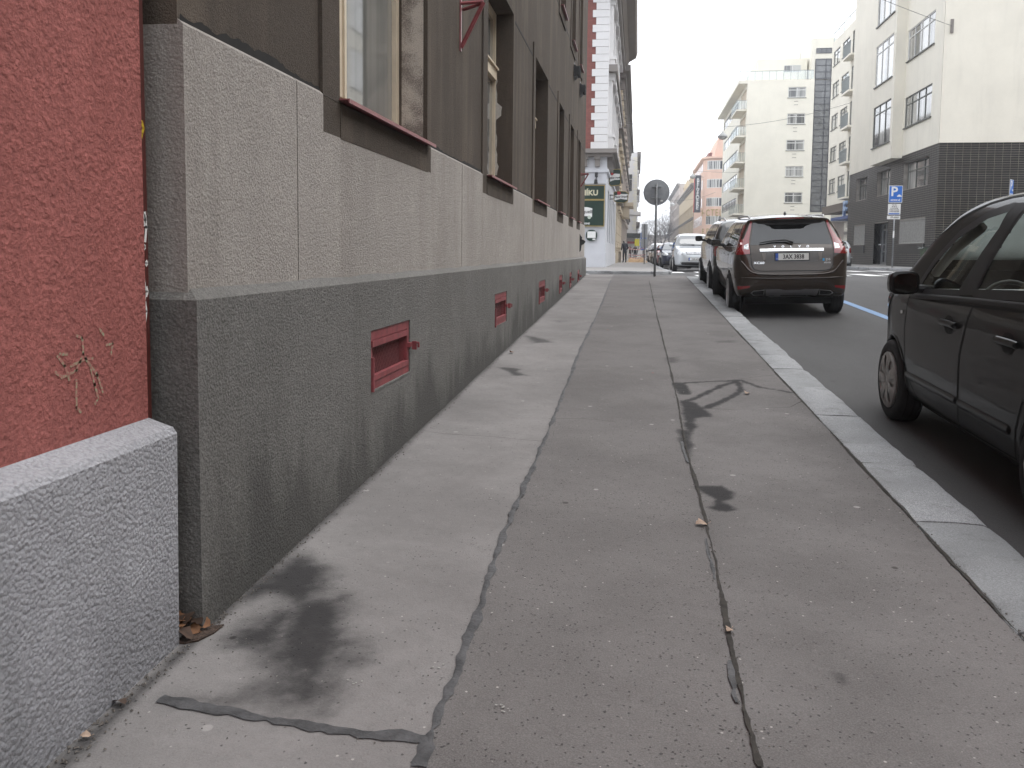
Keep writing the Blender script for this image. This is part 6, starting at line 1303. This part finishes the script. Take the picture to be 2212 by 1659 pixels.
for q in range(8):
    for k in range(7): g = MB(); P.box(g, 61+q*2.25, 61.9+q*2.25, .3+k*.62, .86+k*.62, 0, .10); g.build('stone', m_beige, o)
g = MB(); P.box(g, 72, 77, 5.2, 5.5, 0, 1.15); [P.prism(g, [(72.2+q*4.2, 4.3), (72.5+q*4.2, 4.3), (72.5+q*4.2, 5.2), (72.2+q*4.2, 5.2)], 0, .8) for q in range(2)]; g.build('balcony', m_beige, o)
o, P = old_house('grey_beige_house', 'grey beige house between the beige house and the white quoined one', -1.62, 80, 117, 15.0, m_taupe, 7, side=1, floors=((2.0, 4.3), (6.6, 9.0), (10.4, 12.4)), corn=.8)
bx(o, 'balcony', m_offw, -1.6, .2, 86, 90, 5.1, 5.4)
o, P = old_house('white_quoined_house', 'white house with pale quoins standing forward of the street line', -.35, 121, 150, 15.2, m_offw, 6, side=1, floors=((2.0, 4.3), (6.6, 9.0), (10.4, 12.4)), corn=.5)
Q = Plane(0, 121, 1, 0, 0, -1)
for k in range(24): g = MB(); Q.box(g, -.35-(.55 if k % 2 else .38), -.33, 4.5+k*.42, 4.84+k*.42, 0, .06); g.build('quoin', m_cream3, o)
fwin(o, Q, -1.5, -.98, 9.8, 12.2, cols=1, w=.05, depth=.04, tr=.7, frame=m_wframe, pane=m_pane2); bx(o, 'awning', M('dark_awning', (.05, .055, .05), .8, .1), -1.7, .35, 118.8, 121, 3.4, 4.0); bx(o, 'shop_band', m_signred, -1.5, -.4, 120.9, 120.99, 2.6, 2.9)
old_house('far_cream_house', 'cream house far down the left side', -1.3, 152, 330, 15.5, m_cream2, 20, side=1, corn=.6)
# ---------------------------------------------------------------- unseen houses, added to block open sky and be mirrored in paint and glass
oh_, P = old_house('added_opposite_house', 'unseen beige house across the street from the grey house, added for shade and reflections', 13.3, -45, 24.5, 14, m_beige, 13, floors=((1.6, 3.9), (6.2, 8.8), (10.4, 12.4)))
eh = empty('added_end_house', (6, -60, -1), 'unseen taupe house added to close the street end opposite the bare trees, for darker reflections', 'house'); bx(eh, 'wall', m_taupe, -12, 26, -66, -60, -3, 13)
for q in range(7):
    for k in range(3): fwin(eh, Plane(0, -60, 1, 0, 0, 1), -3+q*2.6, -1.6+q*2.6, .5+k*4.0, 2.9+k*4.0, cols=2, w=.12, depth=.1, pane=m_pane2)
# ---------------------------------------------------------------- street furniture
def at_y(x, y, Y):
    d = px(x, y); return CAM+d*((Y-CAM.y)/d.y)
m_back = M('grey_sign_back', (.30, .315, .335), .55, .12, 7); m_pole = M('grey_pole', (.19, .195, .20), .6, .25, 12, metal=.4)
zp = zs(24.06)
o = empty('round_road_sign', (.47, 24.06, zp), 'round road sign seen from its grey back on a steel pole at the crossing', 'road sign')
MB().tube([(.47, 24.06, zp-.05), (.468, 24.06, zp+1.2), (.47, 24.06, 3.28)], .032, 12).build('pole', m_pole, o, smooth=True)
MB().lathe([(.34, 0), (.35, .005), (.35, .012), (.345, .016)], 48, c=(.47, 24.10, 3.05), axis='y').build('disc', m_back, o, angle=30)
MB().tube([(.47+.35*math.cos(q), 24.105, 3.05+.35*math.sin(q)) for q in np.linspace(0, 2*math.pi, 49)], .007, 6, False).build('rim', m_pole, o, smooth=True)
for z_ in (3.20, 2.90): MB().box(.34, .60, 24.05, 24.098, z_-.014, z_+.014).build('clamp', m_steel, o)
MB().box(.352, .365, 24.085, 24.098, 2.90, 3.20).build('rail', m_back, o); MB().box(.58, .65, 24.092, 24.097, 2.80, 2.84).build('sticker', m_wtext, o)
def plate_sign(o, x, y, z0, z1, wd, mat, rim=None, yaw=0.0, name='sign_plate'):
    c, s_ = math.cos(yaw), math.sin(yaw); f = lambda a, b, t_: (x+a*c-t_*s_, y+a*s_+t_*c, b)
    r_ = .04; P_ = chaikin([(-wd/2, z0), (wd/2, z0), (wd/2, z1), (-wd/2, z1)], 0); q = MB().prism(P_, -.006, .006, f).build(name, rim or m_wtext, o)
    if rim is not None or mat is not m_wtext: MB().prism([(-wd/2+.02, z0+.02), (wd/2-.02, z0+.02), (wd/2-.02, z1-.02), (-wd/2+.02, z1-.02)], -.010, .0, f).build('sign_face', mat, q)
    return q, (lambda a, b: frame_mat(f(a, b, -.012), (c, s_, 0), (0, 0, 1)))
def parking_sign(x, y, zb, zt, yaw, label, extra=True):
    o = empty('parking_sign', (x, y, zb), label, 'road sign', 'blue parking signs across the street'); MB().tube([(x, y+.035, zb-.05), (x, y+.035, zt-.02)], .03, 10).build('pole', m_steel, o, smooth=True)
    MB().tube([(x, y+.035, zb+1.3), (x, y+.035, zb+1.6)], .031, 10).build('pole_sticker', m_wtext, o)
    q, F_ = plate_sign(o, x, y, zt-.73, zt, .56, m_signblue, m_wtext, yaw); Mi = Matrix.Translation(-o.location)
    text_mesh('P', .56, m_wtext, 'lettering', q, Mi @ F_(-.06, zt-.27), .002, bold=.012); text_mesh('RÉSERVÉ', .105, m_wtext, 'lettering', q, Mi @ F_(0, zt-.63), .002, bold=.002)
    g = MB(); M_ = F_(.15, zt-.44); g.prism([(-.09, -.035), (.09, -.035), (.09, .01), (.055, .015), (.035, .055), (-.035, .055), (-.055, .015), (-.09, .01)], 0, .004, lambda a, b, t_: tuple(M_ @ Vector((a, b, t_)))); g.build('car_symbol', m_wtext, q)
    if extra:
        q, F_ = plate_sign(o, x-.03, y, zt-1.27, zt-.76, .56, m_wtext, m_navy, yaw); q2 = q
        for i, s_ in enumerate(('PO-PÁ', '08-06 H', 'S PLATNÝM', 'PARKOVACÍM', 'OPRÁVNĚNÍM')): text_mesh(s_, .062, m_ink, 'lettering', q2, Mi @ F_(0, zt-.83-i*.072), .003, bold=.001)
        M_ = F_(0, zt-1.205); g = MB(); g.prism([(-.22, -.025), (.22, -.025), (.22, .025), (-.22, .025)], 0, .004, lambda a, b, t_: tuple(M_ @ Vector((a, b, t_)))); g.build('blue_band', m_signblue, q2)
        q, F_ = plate_sign(o, x-.04, y, zt-1.44, zt-1.29, .54, m_wtext, None, yaw); text_mesh('P7-0060', .10, m_ink, 'lettering', q, Mi @ F_(.04, zt-1.365), .002, bold=.001)
    return o
sb = at_y(1925, 576, 39.3); stp = at_y(1938, 401, 39.3)
parking_sign((sb.x+stp.x)/2+.0, 39.3, zfr(11.5, 39.3), stp.z, 0, 'blue parking sign with white text plates on a pole before the tiled house')
p2_ = at_y(2186, 388, 39.6); parking_sign(p2_.x, 39.6, zfr(17, 39.6), at_y(2186, 388, 39.6).z, R(55), 'blue parking sign turned sideways on the side street', False)
# back of a plate sign and smaller signs down the left pavement
o = empty('sign_post', (.42, 57, zs(57)), 'grey backed rectangular sign plates on a post beyond the pub', 'road sign'); MB().tube([(.42, 57, zs(57)-.05), (.42, 57, 3.25)], .035, 8).build('pole', m_pole, o); MB().box(.20, .60, 57.04, 57.06, 2.35, 3.25).build('plate', M('pale_back', (.36, .37, .38), .5, .1, 5), o); MB().box(.18, .62, 57.04, 57.06, 1.7, 2.3).build('plate', M('pale_back', (.36, .37, .38)), o)
for k, (x_, y_, lab) in enumerate(((.45, 74, 'blue parking sign between the kerb cars and the tape barrier'), (.52, 92, 'small blue parking sign far down the left kerb'))):
    o = empty('parking_sign', (x_, y_, zs(y_)), lab, 'road sign', 'blue parking signs on the left kerb'); MB().tube([(x_, y_, zs(y_)-.05), (x_, y_, 3.1)], .035, 8).build('pole', m_pole, o); q, F_ = plate_sign(o, x_, y_-.04, 2.35, 3.1, .55, m_signblue, m_wtext); text_mesh('P', .5, m_wtext, 'lettering', q, Matrix.Translation(-o.location) @ F_(0, 2.72), .002, bold=.01); plate_sign(o, x_, y_-.04, 1.6, 2.3, .55, m_signblue, m_wtext)
o = empty('yellow_sign', (-.15, 112, zs(112)), 'small yellow sign on a post far down the left pavement', 'road sign'); MB().tube([(-.15, 112, .4), (-.15, 112, 3.2)], .05, 6).build('pole', m_pole, o); MB().box(-.45, .15, 111.9, 111.95, 2.2, 3.1).build('plate', M('sign_yellow', (.70, .62, .02), .5, .05), o)
# wheeled bin
bxn, byn = 12.62, 39.95; zb_ = zfr(12, 40); o = empty('wheeled_bin', (bxn, byn, zb_), 'green wheeled rubbish bin by the black tiled corner', 'rubbish bin'); m_bin = M('bin_green', (.045, .075, .038), .55, .15, 6); m_lid = M('bin_lid', (.02, .028, .024), .5, .1, 6)
g = MB(); g.add([(bxn+a*w_, byn+b*d_, z_) for z_, w_, d_ in ((zb_+.03, .21, .24), (zb_+.84, .27, .30)) for a, b in ((-1, -1), (1, -1), (1, 1), (-1, 1))], ((0, 3, 2, 1), (4, 5, 6, 7), (0, 1, 5, 4), (1, 2, 6, 5), (2, 3, 7, 6), (3, 0, 4, 7))); g.box(bxn-.285, bxn+.285, byn-.315, byn+.315, zb_+.80, zb_+.85); g.build('tub', m_bin, o)
MB().prism([(-.36, .85), (.33, .85), (.33, .90), (.1, .94), (-.30, .92)], -.295, .295, lambda a, b, t_: (bxn+a, byn+t_, zb_+b)).build('lid', m_lid, o); MB().tube([(bxn-.37, byn-.26, zb_+.88), (bxn-.40, byn-.26, zb_+.92), (bxn-.40, byn+.26, zb_+.92), (bxn-.37, byn+.26, zb_+.88)], .015, 6).build('handle', m_lid, o)
for s_ in (-1, 1): MB().lathe([(.095, -.03), (.1, -.02), (.1, .02), (.095, .03)], 18, c=(bxn-.22, byn+s_*.28, zb_+.10), axis='y').build('wheel', m_tyre, o)
# black rubbish bag hung behind it
# ---------------------------------------------------------------- wires and hanging lamps
m_wire = M('wire', (.10, .10, .10), .6, 0); m_lampgrey = M('lamp_grey', (.45, .46, .46), .5, .05)
def wire(a, b, sag, label, r_=.011):
    a, b = Vector(a), Vector(b); pts = [a.lerp(b, q/24)-Vector((0, 0, sag*4*(q/24)*(1-q/24))) for q in range(25)]
    o = MB().tube(pts, r_, 5).build('span_wire', m_wire, smooth=True); tag(o, label, 'wire', 'wires across the street'); return pts
def hang_lamp(p, label, s_=1.0):
    o = empty('street_lamp', p, label, 'street lamp', 'lamps hung over the street'); p = Vector(p)
    MB().tube([p, p-Vector((0, 0, .35*s_))], .02, 5).build('hanger', m_wire, o); MB().lathe([(.06*s_, 0), (.10*s_, -.10*s_), (.30*s_, -.28*s_), (.36*s_, -.42*s_), (.33*s_, -.45*s_)], 18, c=(p.x, p.y, p.z-.30*s_)).build('shade', m_lampgrey, o, smooth=True); MB().lathe([(.28*s_, 0), (.24*s_, -.10*s_), (.1*s_, -.14*s_)], 18, c=(p.x, p.y, p.z-.75*s_)).build('lens', m_wtext, o, smooth=True)
hk = at_y(2057, 56, 41.28); W = wire((XW, 24.0, 11.9), hk, .25, 'wire from the grey house to a hook on the cream corner house')
o = empty('wire_hook', hk, 'small iron hook plate on the cream corner wall', 'hook'); MB().box(hk.x-.06, hk.x+.06, 41.26, 41.315, hk.z-.30, hk.z+.30).build('plate', m_cornice, o); MB().tube([hk, hk+Vector((0, .06, 0))], .03, 6).build('eye', m_iron, o)
lpt = min(W, key=lambda p: abs((p-at_y(1745, 0, p.y)).x)); hang_lamp(lpt, 'hanging street lamp on the wire between the grey house and the corner house', .8)
a = at_y(1362, 262, 56); b = at_y(1840, 221, 57.8); a.x = -1.6; W = wire(a, b, .9, 'sagging wire across the street beyond the crossing'); lpt = min(W, key=lambda p: abs((p-at_y(1562, 265, p.y)).x)); hang_lamp(lpt, 'hanging street lamp before the balcony block', .9)
a = at_y(1374, 343, 108); b = at_y(1607, 372, 108); a.x = -1.6; b.x = 12.2; W = wire(a, b, .5, 'wire between the grey beige house and the balcony block', .016); hang_lamp(W[14], 'hanging street lamp before the salmon hotel', 1.1)
a = at_y(1374, 410, 150); b = at_y(1520, 415, 150); a.x = -.4; b.x = 12.8; W = wire(a, b, 1.6, 'low sagging wire far down the street', .02); hang_lamp(W[3], 'small hanging lamp near the white quoined house', 1.1); hang_lamp(W[11], 'small hanging lamp over the middle of the far street', 1.1)
# ---------------------------------------------------------------- people
def person(x, y, hgt, yaw, label, top, low, hair, bow=0.0, arms='front', group=None):
    """one continuous skinned body, clothing as colour areas of the same surface"""
    J = {'pel': (0, 0, .53), 'wai': (0, .0, .60), 'che': (0, .01, .74), 'nek': (0, .02+bow*.15, .845), 'hed': (0, .035+bow*.45, .895-bow*.05), 'top': (0, .045+bow*.65, .965-bow*.10)}
    E_ = [('pel', 'wai'), ('wai', 'che'), ('che', 'nek'), ('nek', 'hed'), ('hed', 'top')]; Rr = {'pel': .088, 'wai': .083, 'che': .095, 'nek': .036, 'hed': .058, 'top': .045}
    for s_, n in ((-1, 'l'), (1, 'r')):
        J.update({'hip'+n: (s_*.052, 0, .50), 'kne'+n: (s_*.058, .01, .28), 'ank'+n: (s_*.060, -.005, .045), 'toe'+n: (s_*.068, .075, .018), 'sho'+n: (s_*.105, .01, .80), 'elb'+n: (s_*.150, -.01, .635), 'wri'+n: (s_*.115, .09, .555) if arms == 'front' else (s_*.15, .03, .50), 'han'+n: (s_*.085, .135, .545) if arms == 'front' else (s_*.15, .05, .455)})
        E_ += [('pel', 'hip'+n), ('hip'+n, 'kne'+n), ('kne'+n, 'ank'+n), ('ank'+n, 'toe'+n), ('che', 'sho'+n), ('sho'+n, 'elb'+n), ('elb'+n, 'wri'+n), ('wri'+n, 'han'+n)]
        Rr.update({'hip'+n: .064, 'kne'+n: .046, 'ank'+n: .034, 'toe'+n: .024, 'sho'+n: .058, 'elb'+n: .042, 'wri'+n: .030, 'han'+n: .026})
    K_ = list(J); me = bpy.data.meshes.new('person'); me.from_pydata([tuple(c*hgt for c in J[k]) for k in K_], [(K_.index(a), K_.index(b)) for a, b in E_], [])
    ob = bpy.data.objects.new('person', me); COL.objects.link(ob); md = ob.modifiers.new('s', 'SKIN'); md.use_smooth_shade = True
    for i, k in enumerate(K_): v = me.skin_vertices[0].data[i]; v.radius = (Rr[k]*hgt*.92, Rr[k]*hgt*.82); v.use_root = (k == 'pel')
    ob.modifiers.new('d', 'SUBSURF').levels = 2; bpy.context.view_layer.update(); ev = ob.evaluated_get(bpy.context.evaluated_depsgraph_get()); m2 = bpy.data.meshes.new_from_object(ev); bpy.data.objects.remove(ob)
    for m_ in (top, low, hair, M('skin', (.42, .26, .19), .6, .05), m_iron): m2.materials.append(m_)
    for p in m2.polygons:
        c = p.center/hgt; z_ = c.z; arm = abs(c.x) > .085 and z_ < .70 and c.y > -.06 and z_ > .44
        p.use_smooth = True; p.material_index = 4 if z_ < .05 else 3 if (arm and c.y > .105 and arms == 'front') or (arm and z_ < .48 and arms != 'front') else 0 if arm else 1 if z_ < .50 else 0 if z_ < .84 else (2 if (z_ > .90 or c.y < .045+bow*.4) else 3)
    o = bpy.data.objects.new('person', m2); COL.objects.link(o); o.location = (x, y, zs(y)-.004); o.rotation_euler = (0, 0, yaw); tag(o, label, 'person', group); return o
m_jkt = M('navy_jacket', (.011, .014, .026), .8, .25, 12, .01, 30); m_trs = M('dark_trousers', (.010, .012, .020), .85, .2, 12); m_hair = M('dark_hair', (.012, .010, .009), .7, .2, 30)
person(-1.02, 67.5, 1.78, R(28), 'person in dark jacket and trousers with head bowed at the beige house', m_jkt, m_trs, m_hair, bow=.14)
bgp = MB().box(-1.50, -1.30, 67.7, 68.0, zs(68), zs(68)+.85).build('bollard', M('beige_post', (.30, .26, .21), .8, .2)); tag(bgp, 'squat beige post behind the person in the dark jacket', 'post')
person(-.95, 104, 1.70, R(180), 'pedestrian in a dark brown coat far down the left pavement', M('brown_coat', (.06, .035, .03), .85, .1), m_trs, m_hair, arms='down', group='distant pedestrians')
person(-.35, 106, 1.72, R(180), 'pedestrian in a black coat far down the left pavement', M('black_coat', (.012, .012, .013), .85, .1), m_trs, m_hair, arms='down', group='distant pedestrians')
# ---------------------------------------------------------------- excavation with sand heap and tape barrier
g = MB(); n, m = 26, 12; rr = random.Random(3)
for j in range(m+1):
    for i in range(n+1):
        a, b = i/n, j/m; hh_ = .42*math.sin(math.pi*a)**.6*math.sin(math.pi*b)**.7*(1+.35*math.sin(a*11)*math.sin(b*5)); g.v.append((-.95+a*1.75, 70.5+b*2.6, zs(72)-.02+hh_+rr.uniform(0, .03)))
g.f = [(j*(n+1)+i, j*(n+1)+i+1, (j+1)*(n+1)+i+1, (j+1)*(n+1)+i) for j in range(m) for i in range(n)]; o = g.build('sand_heap', M('sand', (.36, .245, .14), .95, .25, 6, .03, 20), smooth=True); tag(o, 'low heap of orange sand behind the tape barrier', 'sand heap')
br = empty('tape_barrier', (-.1, 70.2, zs(70)), 'red and white striped tape barrier round the sand heap', 'barrier')
posts = [(-.8, 70.1), (.62, 70.1), (.62, 74.2), (-.8, 74.2)]
for a, b in posts: MB().tube([(a, b, zs(b)-.05), (a, b, zs(b)+1.15)], .03, 6).build('post', m_wtext, br)
for zz in (.40, .62, 1.05):
    for (a, b), (c, d) in zip(posts, posts[1:]+posts[:1]):
        n = 22
        for col_, k0 in ((m_wtext, 0), (m_signred, 1)):
            g = MB()
            for k in range(k0, n, 2):
                s0, s1 = k/n, (k+1)/n; f = lambda s_: (a+(c-a)*s_, b+(d-b)*s_, zs(70)+zz-.10*math.sin(math.pi*s_)+(.12*s_ if zz > 1 else 0)); p, q = f(s0), f(s1)
                g.quad((p[0], p[1]-.002, p[2]), (q[0], q[1]-.002, q[2]), (q[0], q[1]-.002, q[2]+.07), (p[0], p[1]-.002, p[2]+.07))
            tp = g.build('tape', col_, br, kind='stuff')
# ---------------------------------------------------------------- bare trees closing the street
m_bark = M('bark', (.10, .085, .075), .9, .3, 2)
def tree(x, y, hgt, seed, label):
    rr = random.Random(seed); o = empty('bare_tree', (x, y, .5), label, 'tree', 'bare trees at the end of the street'); tr_ = MB(); cr = MB()
    def grow(p, d, L, r_, lev):
        n = 4; pts = [p]; rs = [r_]
        for i in range(n): d = (d+Vector((rr.uniform(-.2, .2), rr.uniform(-.2, .2), rr.uniform(-.05, .16)))).normalized(); p = p+d*L/n; pts.append(p); rs.append(r_*(1-.55*(i+1)/n))
        (tr_ if lev == 0 else cr).tube(pts, rs, 6 if lev < 2 else 4 if lev < 3 else 3, False)
        if lev < 5:
            for k in range(5 if lev == 0 else 4 if lev < 4 else 5):
                i = rr.randint(2 if lev else 2, n); a = rr.uniform(0, 6.28); sp = rr.uniform(.45, .95); e = d.orthogonal().normalized(); e = (e*math.cos(a)+d.cross(e)*math.sin(a)); grow(pts[i], (d*math.cos(sp)+e*math.sin(sp)).normalized(), L*rr.uniform(.52, .78), max(rs[i]*.7, .012), lev+1)
    grow(Vector((x, y, .4)), Vector((rr.uniform(-.05, .05), 0, 1)), hgt*.34, hgt*.022, 0); tr_.build('trunk', m_bark, o, smooth=True, recalc=False); cr.build('crown', m_bark, o, smooth=True, recalc=False)
for i, (x_, y_, h_) in enumerate(((3.2, 330, 20), (8.6, 318, 19), (13.0, 345, 24), (-.5, 352, 17), (6.0, 372, 25))):
    tree(x_, y_, h_, 20+i, ('bare tree with a spreading crown at the end of the street', 'bare tree with slender upright branches by the taupe house', 'tall bare tree half hidden by the taupe house', 'low bare tree beside the far cream house', 'tallest bare tree, furthest back at the end of the street')[i])
o = empty('far_block', (4, 430, .5), 'pale grey building closing the end of the street behind the trees', 'house'); bx(o, 'wall', m_taupe, -40, 60, 430, 440, -1, 9); bx(o, 'roof', m_cornice, -41, 61, 429, 441, 9, 10)

# ---------------------------------------------------------------- thin winter haze
hz = MB().box(-120, 130, -90, 560, -2.6, 36).build('haze', m_wtext); hz.data.materials.clear(); tag(hz, 'thin pale winter haze filling the street', None, None, 'stuff')
hm = bpy.data.materials.new('haze'); hm.use_nodes = True; hm.node_tree.nodes.clear(); ov_ = hm.node_tree.nodes.new('ShaderNodeOutputMaterial'); pv = hm.node_tree.nodes.new('ShaderNodeVolumePrincipled')
pv.inputs['Color'].default_value = (.93, .95, 1, 1); pv.inputs['Density'].default_value = .0011; pv.inputs['Anisotropy'].default_value = .2
hm.node_tree.links.new(pv.outputs[0], ov_.inputs['Volume']); hz.data.materials.append(hm)
